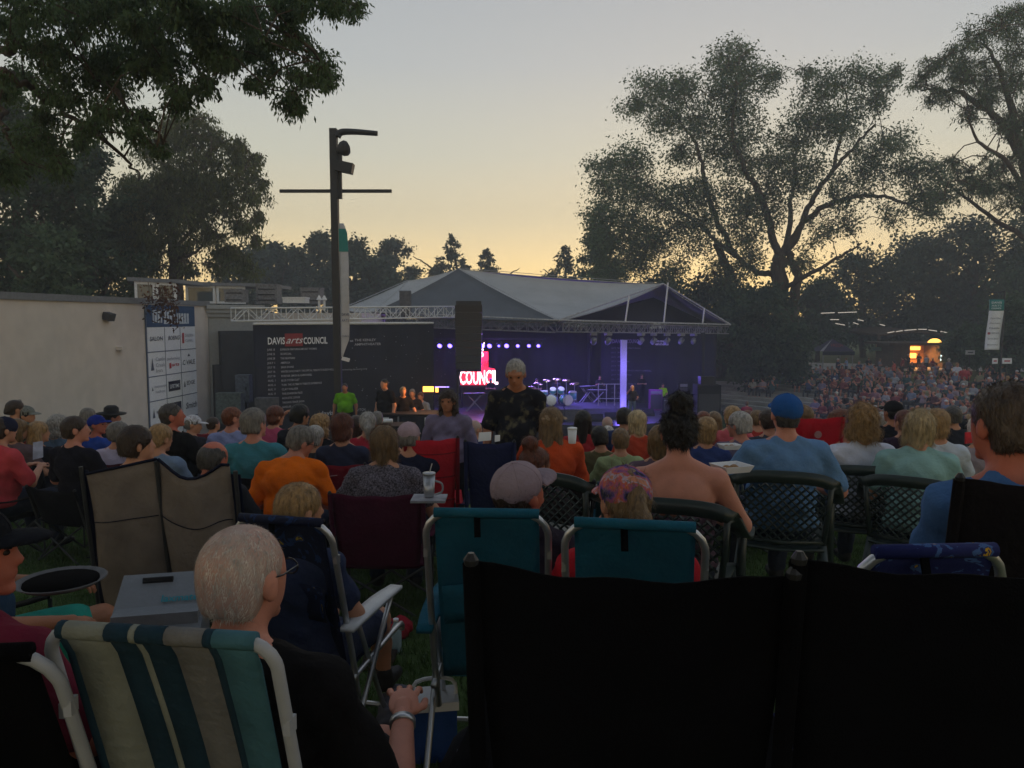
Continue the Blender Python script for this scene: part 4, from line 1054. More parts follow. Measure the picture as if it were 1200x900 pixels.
machine(366, 339, .84, .62, 33.5, 'grey roof unit with a white panel, nearest the lamp post', fins=2, m=mat('roof_unit_grey'))
machine(277, 341, .75, .45, 31.0, 'low grey unit in front of the rooftop windows', fins=2, m=mat('roof_unit_grey'))
machine(347, 350, .9, .18, 32, 'flat white roof vent between the two square units', name='roof_vent', m=whitemetal)
for px, lb in ((374, 'left one of the two small white pipe caps on the roof'), (380, 'right one of the two small white pipe caps on the roof')):
    c = P(px, 352, 32); mb = MB(); mb.lathe([(.05, -.4), (.05, 0), (.12, .02), (.03, .2)], c, 8); tag(mb.build('pipe_cap', whitemetal, None), lb, 'pipe')
# sponsor banner on the wall
ban = thing('sponsor_banner', 'tall white sponsor banner with a grid of logos on the building wall', 'banner', wp(26) + Vector((0, 0, -1)))
BO = ban.location; D0, D1 = 24.75, 28.05
def bp(s, z, off=.05): return wp(D0 + (D1 - D0) * s) + WN * off + Vector((0, 0, z))   # s across, z height
BT, BB = 1.93, -3.25
def bq(s0, s1, z0, z1, off): return [bp(s0, z0, off), bp(s1, z0, off), bp(s1, z1, off), bp(s0, z1, off)]
def bplate(mb, s0, s1, z0, z1, off, t=.01):
    f = bq(s0, s1, z0, z1, off); b = bq(s0, s1, z0, z1, off - t)
    mb.add(f + b, [(0, 1, 2, 3), (7, 6, 5, 4), (0, 4, 5, 1), (1, 5, 6, 2), (2, 6, 7, 3), (3, 7, 4, 0)])
bw = mat('banner_white', (.72, .75, .80), var=.03, bump=.1)
navy = mat('banner_navy', (.03, .07, .16), var=.1, bump=.05)
ink = mat('print_ink', (.09, .10, .14), var=0, bump=0); inkl = mat('print_pale', (.36, .38, .44), var=0, bump=0); inkr = mat('print_red', (.45, .05, .07), var=0, bump=0)
mb = MB(); bplate(mb, 0, 1, BB, BT, .035, .03); mb.build('cloth', bw, ban, BO)
mb = MB(); bplate(mb, .002, .998, BT - .72, BT - .002, .042, .006); mb.build('header', navy, ban, BO)
mb = MB()
for s0, s1, z0, z1 in ((.12, .30, .14, .56), (.33, .58, .10, .58), (.60, .86, .10, .46)): bplate(mb, s0, s1, BT - .72 + z0, BT - .72 + z1, .047, .004)
mb.build('lettering', mat('banner_pale_print', (.50, .55, .62), var=.1, bump=0), ban, BO)
mb = MB()
for k in range(12): s = .14 + .06 * k; bplate(mb, s, s + .012, BT - .58, BT - .20, .051, .003)
mb.build('lettering', navy, ban, BO)
RH = .80; rows = [BT - .72 - RH * k for k in range(6)]
mb = MB()
for z in rows[1:]: bplate(mb, .002, .998, z - .016, z + .012, .046, .006)
for s in (.34, .66): bplate(mb, s - .004, s + .004, BB + .02, BT - .73, .044, .004)
bplate(mb, -.012, .002, BB, BT, .05, .04)
mb.build('grid_lines', mat('banner_lines', (.10, .13, .2), var=0, bump=0), ban, BO)
def btext(mb, s, sx, z, size, width=None, shear=0, bold=.01): put_text(mb, s, bp(sx, z, .049), WD, (0, 0, 1), size, .8, shear, bold, width)
LG = [[('SALON', .05, .36, .2, .8, 0), ('BOEING', .40, .36, .20, .8, .3), ('OGDEN', .76, .44, .14, .6, 0), ('CLINIC', .76, .26, .14, .6, 0)],
      [('Castle', .14, .50, .17, .6, 0), ('Creek', .14, .30, .17, .6, 0), ('Inn', .14, .12, .17, .4, 0), ('performing', .37, .48, .15, .85, 0), ('arts', .46, .26, .17, .5, 0), ('C VALE', .69, .26, .24, .9, 0)],
      [('Intermountain', .10, .42, .13, .75, 0), ('Healthcare', .12, .24, .13, .6, 0), ('LIFETIME', .40, .32, .18, .65, 0), ('EDGE', .76, .34, .20, .6, 0)],
      [('WIND RIVER', .12, .36, .15, .7, 0), ('BARNES', .40, .32, .16, .6, 0), ('Smith', .72, .30, .30, .85, .2)],
      [('WASATCH', .08, .36, .12, .8, 0), ('Xfinity', .70, .30, .34, .85, 0)]]
dk = MB(); pl = MB(); lt = MB(); bx = MB(); rd = MB()
for r_, row in enumerate(LG):
    for t_, sx, zz, sz, wd, sh in row:
        tgt = lt if t_ in ('LIFETIME', 'BARNES') else dk if t_ in ('BOEING', 'C VALE', 'Smith', 'Xfinity', 'SALON', 'EDGE', 'WIND RIVER') else rd if t_ == 'arts' else pl
        put_text(tgt, t_, bp(sx, rows[r_] - RH + zz, .055 if tgt is lt else .049), WD, (0, 0, 1), sz, 1, sh, .012, wd)
bplate(bx, .38, .62, rows[2] - RH + .22, rows[2] - RH + .56, .050, .004); bplate(bx, .37, .63, rows[3] - RH + .16, rows[3] - RH + .62, .050, .004)
bplate(rd, .70, .74, rows[0] - RH + .22, rows[0] - RH + .58, .049, .004)
for (s, z, w, h, tgt) in ((.05, rows[3] - RH + .25, .045, .3, dk), (.05, rows[2] - RH + .34, .03, .12, dk), (.05, rows[1] - RH + .2, .06, .42, dk), (.70, rows[2] - RH + .28, .04, .24, dk), (.80, rows[1] - RH + .55, .06, .1, dk), (.41, rows[1] - RH + .2, .04, .18, rd)):
    f = [bp(s, z, .049), bp(s + w, z, .049), bp(s + w / 2, z + h, .049)] if tgt is dk and r_ else bq(s, s + w, z, z + h, .049)
    tgt.add(f, [tuple(range(len(f)))])
dk.build('logo', ink, ban, BO, kind='stuff'); pl.build('logo', inkl, ban, BO, kind='stuff'); rd.build('logo', inkr, ban, BO, kind='stuff'); b_ = bx.build('logo_plate', mat('logo_navy', (.02, .02, .05), var=0, bump=0), ban, BO); lt.build('logo', bw, ban, BO)
# electrical cabinet and meter boxes by the end wall
for (px, py, w, h, d, lb, m) in ((286, 455, .50, 1.0, 28.2, 'blue-grey electrical cabinet beside the black screen', mat('cabinet_grey', (.13, .15, .19))), (270, 478, .9, 1.1, 27.6, 'low pale green utility cabinet against the dark wall', mat('cabinet_green', (.12, .145, .14))), (313, 478, .7, .7, 26.0, 'tilted grey flight case below the schedule screen', mat('case_grey', (.10, .10, .11)))):
    c = P(px, py, d); t = thing('cabinet', lb, 'cabinet', (c.x, d, c.z - h / 2)); mb = MB(); mb.box((0, 0, h / 2), (w, .4, h)); mb.build('casing', m, t)
    mb = MB(); mb.box((0, -.212, h / 2), (w * .86, .02, h * .86)); mb.build('door', m, t); mb = MB(); mb.box((w * .3, -.235, h * .5), (.03, .03, .12)); mb.build('handle', black, t)
    mb = MB(); mb.box((0, 0, -1.2), (w * .5, .2, 2.4 - .01)); mb.build('stand', darkgrey, t)

# ---------------------------------------------------------------- trusses and black screens
def truss(name, label, a, b, h=.45, w=.45, m=whitemetal, n=None, group=None, legs=()):
    a, b = Vector(a), Vector(b); d = b - a; Lh = d.length; d.normalize(); s = d.cross(Vector((0, 0, 1))).normalized(); u = Vector((0, 0, 1))
    t = thing(name, label, 'truss', (a + b) / 2, 0, group); o = t.location
    C4 = [s * (w / 2) + u * (h / 2), s * (-w / 2) + u * (h / 2), s * (w / 2) - u * (h / 2), s * (-w / 2) - u * (h / 2)]
    for c in C4: mb = MB(); mb.tube([a + c, b + c], .034, 6); mb.build('chord', m, t, o, True)
    n = n or int(Lh / (h * 1.0)); mb = MB()
    for k in range(n):
        p, q = a + d * (Lh * k / n), a + d * (Lh * (k + 1) / n)
        for i, j in ((0, 2), (1, 3), (0, 1), (2, 3)):
            A, B = (C4[i], C4[j]) if k % 2 else (C4[j], C4[i])
            mb.tube([p + A, q + B], .018, 4); mb.tube([p + C4[i], p + C4[j]], .018, 4)
    mb.build('brace', m, t, o, False, kind='stuff')
    return t
S0 = Vector((-8.95, 26.8, 0)); S1 = Vector((-3.2, 31.49, 0)); SD = (S1 - S0).normalized(); SN = Vector((SD.y, -SD.x, 0))
truss('truss', 'white box truss over the schedule screen, from the building to the speaker tower', (S0.x - .6, S0.y - .5 + .3, 1.62), (-1.9, 32.85, 1.78), .44, .44)
scr = thing('screen', 'tall black fabric screen printed with the season schedule, left of the stage', 'screen', (S0 + S1) / 2)
SO = scr.location
ST = 1.27; SB = -5.0
navyblk = mat('screen_fabric', (.016, .016, .026), rough=.8, var=.25, scale=.7, bump=.1)
mb = MB(); mb.grid(lambda u, v: S0 + SD * ((S1 - S0).length * u) + SN * (.03 * math.sin(u * 40)) + Vector((0, 0, SB + (ST - SB) * v)), 60, 2, .02); mb.build('fabric', navyblk, scr, SO, True)
mb = MB(); mb.tube([S0 + Vector((0, 0, ST + .04)), S1 + Vector((0, 0, ST + .04))], .05, 6); mb.build('rail', whitemetal, scr, SO)
def stext(mb, s, px, py, size, width_px=None, base=S0, sd=SD, sn=SN, off=.07, shear=0, bold=.0, sc=1.0):
    """lettering on the screen plane, its lower left corner where the photo has it"""
    u, v = ray(px, py)
    # intersect the sight line with the plane to learn where along the screen the word stands
    den = sd.x - u * sd.y; t = (u * base.y - base.x) / den; y = base.y + sd.y * t
    org = base + sd * t + sn * off; org.z = CAM_Z + v * y
    w = None
    if width_px:
        u2, v2 = ray(px + width_px, py); t2 = (u2 * base.y - base.x) / (sd.x - u2 * sd.y); w = t2 - t
    put_text(mb, s, org, sd, (0, 0, 1), size, .8, shear, bold, w)
    return org, w
pr_w = mat('print_white', (.80, .80, .84), var=0, bump=0); pr_g = mat('print_grey', (.42, .42, .47), var=0, bump=0); pr_r = mat('print_redbox', (.26, .035, .04), var=.1, bump=0)
mb = MB()
o_, w_ = stext(MB(), 'x', 333, 406, .3, 21)
mb.add([o_ + SD * 0, o_ + SD * w_, o_ + SD * w_ + Vector((0, 0, .46)), o_ + Vector((0, 0, .46))], [(0, 1, 2, 3)]); mb.build('logo_panel', pr_r, scr, SO)
mb = MB(); stext(mb, 'DAVIS', 312.5, 403.5, .34, 20, bold=.02, off=.08); stext(mb, 'COUNCIL', 354.5, 403, .34, 28, bold=.02, off=.08)
stext(mb, 'arts', 333.5, 402.5, .36, 20, off=.085, shear=.45)
mb.build('lettering', pr_w, scr, SO)
mb = MB(); stext(mb, 'at', 409, 400.5, .12, 4, bold=.01); stext(mb, 'THE KENLEY', 414.5, 400, .13, 25, bold=.012); stext(mb, 'AMPHITHEATER', 414.5, 405, .13, 31, bold=.012)
stext(mb, 'ticketing.davisarts.org', 400, 434, .08, 29); stext(mb, 'davis', 374, 487, .24, 16, bold=.02); stext(mb, 'LAYTON', 415, 482, .14, 12, bold=.01); mb.build('lettering', pr_g, scr, SO)
mb = MB()
SH = [('JUNE 18', 'SUPERIOR FEATURING MICKEY THOMAS', 43), ('JUNE 25', '38 SPECIAL', 13), ('JUNE 28', 'THE BEATNIKS', 17), ('JULY 1', 'AMERICA', 11), ('JULY 12', 'SARA EVANS', 15), ('JULY 16', "WINTER DANCE PARTY: THE OFFICIAL TRIBUTE TO BUDDY HOLLY", 63), ('JULY 18', 'FOREVER SIMON & GARFUNKEL', 36), ('AUG. 1', 'BLUE OYSTER CULT', 21), ('AUG. 6', 'TUSK: THE ULTIMATE TRIBUTE EXPERIENCE', 47), ('AUG. 11', 'CLAY WALKER', 19), ('AUG. 15', 'THE JOHNSON FILES', 24), ('AUG. 22', 'ACOUSTIC SONGS', 21), ('AUG. 25', 'THE DAVIS TENOR SHOW', 26), ('SEPT. 1', 'BANDLIFE', 10)]
for i, (a, b, wpx) in enumerate(SH):
    y = 411 + i * 5.18
    stext(mb, a, 312.3 + .1 * i, y, .10, 9, bold=.012); stext(mb, b, 327.3 + .22 * i, y - .3, .10, wpx, bold=.012)
mb.build('lettering', pr_g, scr, SO)
rr = np.random.default_rng(3); mb = MB()
for k in range(60):
    px, py = rr.uniform(400, 530), rr.uniform(386, 480)
    stext(mb, '.', px, py, rr.uniform(.12, .35), bold=.0)
mb.build('star_print', pr_g, scr, SO)

# lamp post
lp = thing('lamp_post', 'tall dark lamp post with a crossbar, floodlights and a long white banner', 'lamp post', (P(397, 480, 22).x, 22, g(P(397, 480, 22).x, 22)))
LO = lp.location; px0 = LO.x
dkm = mat('dark_metal', (.030, .031, .034), rough=.5, var=.1, bump=.05)
ztop = P(394, 151, 22).z
def zz(py): return P(400, py, 22).z
mb = MB(); mb.box((px0, 22, (LO.z + ztop) / 2), (.20, .20, ztop - LO.z)); mb.build('pole', dkm, lp, LO)
mb = MB(); mb.tube(bez([(px0 + .10, 22, zz(160)), (px0 + .22, 22, zz(155)), (px0 + .6, 22, zz(154.5)), (px0 + 1.22, 22, zz(156.5))], 5), .11, 8, .07, flat=1.3); mb.build('lamp_head', dkm, lp, LO, True)
mb = MB(); mb.box((px0, 22.14, zz(223)), (3.15, .07, .09)); mb.build('crossbar', dkm, lp, LO)
for py, sgn in ((175, 1), (195, 1)):
    mb = MB()
    if py == 175: mb.lathe([(.06, -.2), (.20, -.05), (.22, .05), (.17, .13), (.05, .17)], (px0 + .30, 21.9, zz(175)), 12, rotm(R(-20), R(70), 0))
    else: mb.box((px0 + .32, 21.9, zz(197)), (.46, .3, .28), rotm(0, R(12), 0)); lp_b = MB(); lp_b.box((px0 + .165, 22, zz(186)), (.12, .1, .44)); lp_b.build('bracket', dkm, lp, LO); lp_b = MB(); lp_b.box((px0 + .155, 22, zz(216)), (.10, .12, .8)); lp_b.build('bracket', dkm, lp, LO)
    mb.build('floodlight', dkm, lp, LO)
zt, zb = zz(262), zz(418)
def bcurve(u, v):
    t = v; x = px0 + .11 + u * (.19 + .08 * math.sin(PI * min(1, (1 - t) * .85 + .1))) * (1 - .75 * max(0, (.13 - t) / .13)) * (1 if t < .93 else 1 - (t - .93) * 5)
    return (x, 21.93 + .05 * math.sin(t * 9) * u, zb + (zt - zb) * t)
mb = MB(); mb.grid(bcurve, 4, 40, .006); lb_ = mb.build('banner', mat('post_banner', (.42, .44, .48), var=.08, scale=4, bump=.25), lp, LO, True)
mb = MB(); mb.grid(lambda u, v: (bcurve(u, .79 + v * .17)[0], bcurve(u, .79 + v * .17)[1] - .012, bcurve(u, .79 + v * .17)[2]), 3, 8, .004); mb.build('header', mat('teal_print', (.03, .20, .19), var=.05, bump=0), lb_); lb_.children[-1].data.transform(Matrix.Translation(-LO))
mb = MB()
put_text(mb, 'DAVIS', (px0 + .15, 21.90, zz(370)), (1, 0, 0), (0, 0, 1), .10, .8); put_text(mb, 'ARTS', (px0 + .15, 21.90, zz(377)), (1, 0, 0), (0, 0, 1), .11, .8); put_text(mb, 'COUNCIL', (px0 + .14, 21.90, zz(395)), (1, 0, 0), (0, 0, 1), .07, .7)
mb.build('lettering', ink, lb_); lb_.children[-1].data.transform(Matrix.Translation(-LO))
mb = MB(); mb.box((px0 + .24, 21.93, zb - .07), (.22, .06, .10), rotm(0, .25, 0)); mb.build('banner_weight', whitemetal, lp, LO)

# ---------------------------------------------------------------- stage roof
tent = thing('stage_roof', 'large grey peaked fabric roof over the stage', 'tent roof', (4, 42, -3.7))
TO = tent.location
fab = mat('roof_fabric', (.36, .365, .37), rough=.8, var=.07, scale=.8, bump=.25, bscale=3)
fabd = mat('roof_fabric_dark', (.09, .10, .115), rough=.85, var=.1, scale=.8, bump=.2, bscale=3)  # darker tone of the fabric, used on the outer front left panel
A_ = P(436, 366, 37); B_ = P(654, 376, 35.5); C_ = P(856, 381, 46); P1 = P(537, 315, 44); P2 = P(777, 333, 46); PB = P(500, 352, 58); PC = P(800, 372, 60)
L1 = P(401, 362, 40); L2 = P(478, 329, 50)
def sag(a, b, c, d, s, nu=14, nv=10, push=(0, 0, -1)):
    a, b, c, d = map(Vector, (a, b, c, d)); pu = Vector(push)
    return lambda u, v: (a * (1 - u) + b * u) * (1 - v) + (d * (1 - u) + c * u) * v + pu * (s * 4 * (v * (1 - v)) * (.35 + .65 * (4 * u * (1 - u)))) + Vector((0, 0, -.3 * s * math.sin(PI * u) * (1 - v)))
for nm, q, s, m in (('roof_panel', (B_, C_, P2, P1), .0, None), ):
    pass
def panel(q, s, m, nu=16, nv=12, name='roof_panel'):
    mb = MB(); mb.grid(sag(*q, s), nu, nv, .03); return mb.build(name, m, tent, TO, True)
panel((B_, P2, P1, B_ + (P1 - B_) * .001), .0, fab) if 0 else None
mb = MB()
def tri(a, b, c, s, n=14):
    """sagging triangular sail"""
    V = []; F = []; ids = {}
    for i in range(n + 1):
        for j in range(n + 1 - i):
            k = n - i - j; w = (i / n, j / n, k / n)
            p = Vector(a) * w[0] + Vector(b) * w[1] + Vector(c) * w[2]
            p.z -= s * (27 * w[0] * w[1] * w[2] + 1.1 * (w[0] * w[1] + w[1] * w[2] + w[0] * w[2]) - .9 * 3 * w[0] * w[1] * w[2])
            ids[i, j] = len(V); V.append(p)
    for i in range(n):
        for j in range(n - i):
            F.append((ids[i, j], ids[i + 1, j], ids[i, j + 1]))
            if i + j < n - 1: F.append((ids[i + 1, j], ids[i + 1, j + 1], ids[i, j + 1]))
    m = len(V); V2 = V + [v - Vector((0, 0, .04)) for v in V]
    F2 = F + [tuple(x + m for x in f[::-1]) for f in F]
    e = [ids[i, 0] for i in range(n + 1)] + [ids[n - i, i] for i in range(1, n + 1)] + [ids[0, n - j] for j in range(1, n)]
    for x, y in zip(e, e[1:] + e[:1]): F2.append((x, y, y + m, x + m))
    return V2, F2
def sail(a, b, c, s, m=fab, name='roof_panel'): mb = MB(); mb.add(*tri(a, b, c, s)); return mb.build(name, m, tent, TO, True)
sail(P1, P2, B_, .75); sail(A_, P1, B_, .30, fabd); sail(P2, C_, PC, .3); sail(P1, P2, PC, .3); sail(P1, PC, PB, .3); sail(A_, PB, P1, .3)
sail(L1, L2, A_, .25); sail(L2, PB, P1, .25); sail(L2, P1, A_, .28)
# gable framing and edge cables
for a, b, r in ((B_, P2, .055), (P2, C_, .055), (B_, C_, .06), (P1, P2, .02), (A_, B_, .05), (P1, B_, .018), (L1, L2, .03)):
    mb = MB(); mb.tube([a + Vector((0, -.03, .03)), b + Vector((0, -.03, .03))], r * .8, 6); mb.build('edge_tube', mat('truss_grey2', (.36, .36, .38)), tent, TO)
def gab(px, py, d=44): return P(px, py, d)
M1, M2, M3 = B_ + (C_ - B_) * .33, B_ + (C_ - B_) * .55, B_ + (C_ - B_) * .80
for m_, t in ((M1, .62), (M2, .97), (M3, .45)):
    top = (B_ + (P2 - B_) * min(1, t * 1.02)) if m_ is not M3 else (C_ + (P2 - C_) * t)
    mb = MB(); mb.tube([m_, Vector((m_.x + (top.x - m_.x) * .25, m_.y, 0)) + Vector((0, 0, top.z - .1))], .045, 5); mb.build('gable_strut', whitemetal, tent, TO)
# dark cloth liner under the roof, seen through the gable
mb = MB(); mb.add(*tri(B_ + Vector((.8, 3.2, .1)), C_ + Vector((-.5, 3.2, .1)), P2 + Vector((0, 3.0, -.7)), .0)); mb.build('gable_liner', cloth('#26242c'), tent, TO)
truss('truss', 'white lighting truss along the gable edge of the tent, above the singer', B_ + Vector((.1, .3, -.30)), C_ + Vector((-.2, .3, -.30)), .42, .42, mat('truss_grey', (.22, .22, .25), rough=.4))
truss('truss', 'white truss under the dark front eave of the tent, right of the speaker tower', A_ + Vector((.1, .5, -.42)), B_ + Vector((-.1, .4, -.32)), .42, .42, mat('truss_grey'))
# stage house: floor, black surround
SF = -3.62                                              # stage floor level
st = thing('stage', 'raised black stage deck under the tent roof', 'stage', (4, 44, -5.2)); so = st.location
deckm = mat('stage_deck', (.05, .05, .06), rough=.35, var=.15, scale=2, bump=.1)
SA, SB2, SC2 = P(455, 480, 38.5), P(690, 490, 36.6), P(850, 478, 46)
deck = [(SA.x, 38.5), (1.6, 37.2), (5.0, 36.6), (9.5, 38.8), (12.6, 45.5), (10.5, 58), (-4.5, 56), (-6.6, 44)]
n = len(deck)
def slabpoly(mb, pts, z0, z1): m = len(pts); mb.add([(x, y, z1) for x, y in pts] + [(x, y, z0) for x, y in pts], [tuple(range(m)), tuple(range(m, 2 * m))[::-1]] + [(i, m + i, m + (i + 1) % m, (i + 1) % m) for i in range(m)])
mb = MB(); slabpoly(mb, deck, SF - .22, SF); mb.build('deck', deckm, st, so)
mb = MB(); slabpoly(mb, [(x * .985 + .06, y * .985 + .66) for x, y in deck], -5.5, SF - .221); mb.build('skirt', black, st, so)
# three front deck panels where the photo shows lit plinths
for k, (px, w) in enumerate(((622, 24), (647, 26), (672, 22))):
    a = P(px, 483, 39.2); mb = MB(); mb.box((a.x, 39.2, SF + .29), (w / FPX * 39.2, 1.6, .58)); tag(mb.build('riser', mat('riser_grey', (.10, .10, .12)), None), ['leftmost grey drum riser block behind the standing man', 'middle grey riser block under the drum kit', 'right grey riser block beside the drum kit'][k], 'riser', 'grey risers on the stage')
# backdrop and side curtains
cur = mat('black_curtain', (.014, .014, .020), rough=.9, var=.2, scale=2, bump=.5, stretch=(4, 4, .2))
def curtain(label, a, b, z0, z1, m=cur, wave=.12, name='curtain', n=70):
    a, b = Vector(a), Vector(b); L_ = (b - a).length; d = (b - a).normalized(); nn = Vector((d.y, -d.x, 0))
    mb = MB(); mb.grid(lambda u, v: a + d * L_ * u + nn * wave * math.sin(u * L_ * 4.2) * (1 - .3 * v) + Vector((0, 0, z0 + (z1 - z0) * v)), n, 2, .03)
    return tag(mb.build(name, m, None, None, True), label, 'curtain')
bz = B_.z - .5
curtain('black backdrop curtain across the rear of the stage, behind the drum kit', (-6.4, 52, 0), (7.2, 54, 0), -5.3, bz, n=110)
curtain('black wing curtain on the left of the stage behind the red sign', (-6.0, 42.5, 0), (-6.4, 52, 0), -5.3, bz)
# right wing screen, printed like the left one
R0 = Vector((P(706, 400, 47).x, 47.6, 0)); R1 = Vector((P(842, 400, 45).x, 45.4, 0)); RD = (R1 - R0).normalized(); RN = Vector((RD.y, -RD.x, 0))
s2 = thing('screen', 'black printed screen with faint schedule lettering on the right wing of the stage', 'screen', (R0 + R1) / 2); so2 = s2.location
mb = MB(); mb.grid(lambda u, v: R0 + RD * ((R1 - R0).length * u) + RN * (.04 * math.sin(u * 30)) + Vector((0, 0, -5.0 + (bz + 5.0) * v)), 40, 2, .03); mb.build('fabric', navyblk, s2, so2, True)
mb = MB()
def rt(mb, s, px, py, size, w, **k): stext(mb, s, px, py, size, w, base=R0, sd=RD, sn=RN, off=.12, **k)
rt(mb, 'DAVIS', 717, 402, .34, 14, bold=.02); rt(mb, 'COUNCIL', 735, 402, .34, 16, bold=.02)
for i, w in enumerate((27, 12, 9, 14, 8, 40, 16, 12, 22, 10, 14, 12)):
    rt(mb, 'JULY %d' % (i + 4), 717, 408.5 + i * 5.2, .12, 5); rt(mb, ['SUPERIOR FEATURING', '38 SPECIAL', 'AMERICA', 'SARA EVANS', 'TUSK', 'WINTER DANCE PARTY OFFICIAL', 'FOREVER SIMON', 'BLUE OYSTER', 'ULTIMATE TRIBUTE', 'CLAY', 'JOHNSON', 'TENOR'][i], 724, 408.5 + i * 5.2, .12, w)
mb.build('lettering', mat('print_faint', (.20, .19, .24), var=0, bump=0), s2, so2)
mb = MB(); rt(mb, 'at', 765, 401, .14, 3); rt(mb, 'THE KENLEY', 768, 401, .17, 14, bold=.02); rt(mb, 'AMPHITHEATER', 768, 404.5, .17, 16, bold=.02); mb.build('lettering', pr_w, s2, so2)
# posts carrying the roof
glow = mat('white_leg_cloth', (.55, .55, .60), rough=.7, var=.05, bump=.1)
c = P(730, 482, 40.5); tp = thing('tower_leg', 'tall slim roof leg in white cloth, lit violet, behind the singer', 'post', (c.x, 40.5, SF)); mb = MB(); mb.box((0, 0, 2.0), (.30, .30, 4.0 - .02)); mb.build('sleeve', glow, tp); mb = MB(); mb.box((0, 0, .06), (1.1, 1.1, .12)); mb.build('base_plate', mat('riser_grey'), tp)
for (px, d, zt_, lb) in ((822, 43.5, C_.z, 'dark roof leg at the right edge of the stage'), (690, 49, B_.z, 'dark roof leg behind the keyboards')):
    c = P(px, 470, d); mb = MB(); mb.tube([(c.x, d, -5.2), (c.x, d, zt_ - .4)], .12, 8); tag(mb.build('tower_leg', black, None, None, True), lb, 'post')
# black speaker tower in front, left of centre
c = P(550, 470, 31); t = thing('speaker_tower', 'tall black speaker tower with a hanging line array in front of the tent', 'speaker tower', (c.x, 31, g(c.x, 31)))
z0 = t.location.z
zt2 = P(550, 357, 31).z - z0
for k in range(9):
    mb = MB(); w = .98 - .01 * k
    mb.box((0, -.02 * k * k / 4, zt2 - .16 - k * .29), (w * 1.1, .62, .275), rotm(R(-1.6 * k), 0, 0)); mb.build('speaker_cabinet', blackgloss, t)
mb = MB(); mb.box((0, 0, zt2 + .06), (1.0, .5, .16)); mb.build('rigging_frame', dkm, t)
mb = MB(); mb.tube([(-.50, .5, 0), (-.50, .5, zt2 + .1)], .045, 6); mb.build('leg', dkm, t)
mb = MB(); mb.tube([(-.50, .5, zt2 + .05), (.4, .3, zt2 + .1)], .04, 6); mb.build('arm', dkm, t)
c = P(475, 342, 36); mb = MB(); mb.box((c.x, 36, c.z - .5), (.50, .4, 1.1)); mb.tube([(c.x, 36, c.z - 1.9), (c.x, 36, c.z - 1)], .05, 6); tag(mb.build('speaker', mat('case_grey'), None), 'small dark loudspeaker standing above the truss left of the speaker tower', 'speaker')
# ---------------------------------------------------------------- on the stage
def emis(name, col, s, base=(.02, .02, .02)): return mat(name, base, var=0, bump=0, emit=col, estr=s)
def lamp(kind, loc, energy, col, size=.3, aim=None, spot=None, name='stage_light_beam'):
    l = bpy.data.lights.new(name, kind); l.energy = energy; l.color = col
    if kind in ('POINT', 'SPOT'): l.shadow_soft_size = size
    if kind == 'AREA': l.size = size
    if spot: l.spot_size = R(spot); l.spot_blend = .6
    o = bpy.data.objects.new(name, l); COL.objects.link(o); o.location = loc
    if aim is not None: o.rotation_euler = (Vector(aim) - Vector(loc)).to_track_quat('-Z', 'Y').to_euler()
    return o
VIO = (.22, .15, 1.0)
lens = emis('lens_glow', (.11, .07, 1.0), 2.6)
lensblack = blackgloss
names9 = ['first', 'second', 'third', 'fourth', 'small fifth', 'sixth', 'seventh', 'eighth', 'ninth']
bar = P(570, 396, 46)
mb = MB(); mb.tube([P(508, 397, 46), P(640, 397, 46)], .06, 6); tag(mb.build('light_bar', dkm, None), 'long dark bar carrying the row of violet spotlights over the stage', 'bar')
for i, px in enumerate((517, 529, 567, 575, 586, 595, 608, 621, 632)):
    c = P(px, 401.5, 46); small = i == 4
    t = thing('spotlight', '%s glowing violet spotlight from the left in the row over the stage' % names9[i], 'spotlight', c, 0, 'row of violet spotlights over the stage')
    rot = rotm(R(38), R(-12 + 3 * i), 0)
    w = .135 if not small else .07
    if i > 5: w *= .75
    mb = MB(); mb.lathe([(.14, .0), (.17, .12), (.19, .3), (.19, .36)], (0, 0, 0), 12, rotm(R(90 + 30), 0, R(-12))); mb.build('housing', lensblack, t, None, True)
    d = rotm(R(90 + 30), 0, R(-12)) @ Vector((0, 0, .375)); mb = MB(); mb.lathe([(w, -.01), (w * .97, .01), (.01, .03)], d, 12, rotm(R(90 + 30), 0, R(-12))); mb.build('lens', lens, t, None, True)
    mb = MB(); mb.tube([(-.2, .1, 0), (-.2, .1, .18), (.2, .1, .18), (.2, .1, 0)], .015, 4); mb.build('yoke', dkm, t)
for px, ax in ((523, 540), (578, 640), (625, 700)):
    c = P(px, 402, 45.6); lamp('SPOT', c, 200, VIO, .3, P(ax, 500, 40), 80)
for (x, y, z, e) in ((2.5, 41.0, -.6, 55), (7.5, 42, -1.4, 30), (-1.5, 43, -.4, 60), (4.0, 46.0, -1.6, 38), (P(730, 450, 40).x - .1, 39.6, SF + .5, 16), (P(730, 450, 40).x, 39.5, SF + 2.6, 12)): lamp('POINT', (x, y, z), e, VIO, .35)
lamp('SPOT', (7.0, 36.0, 1.2), 220, (1, .72, .42), .1, (P(741, 468, 39).x, 39, SF + 1.3), 9, 'follow_spot_beam')
lamp('SPOT', (P(650, 450, 40).x - .8, 38.0, .8), 80, (.75, .95, 1.0), .1, (P(650, 450, 40).x, 40.6, SF + 1.0), 22, 'drum_light_beam')
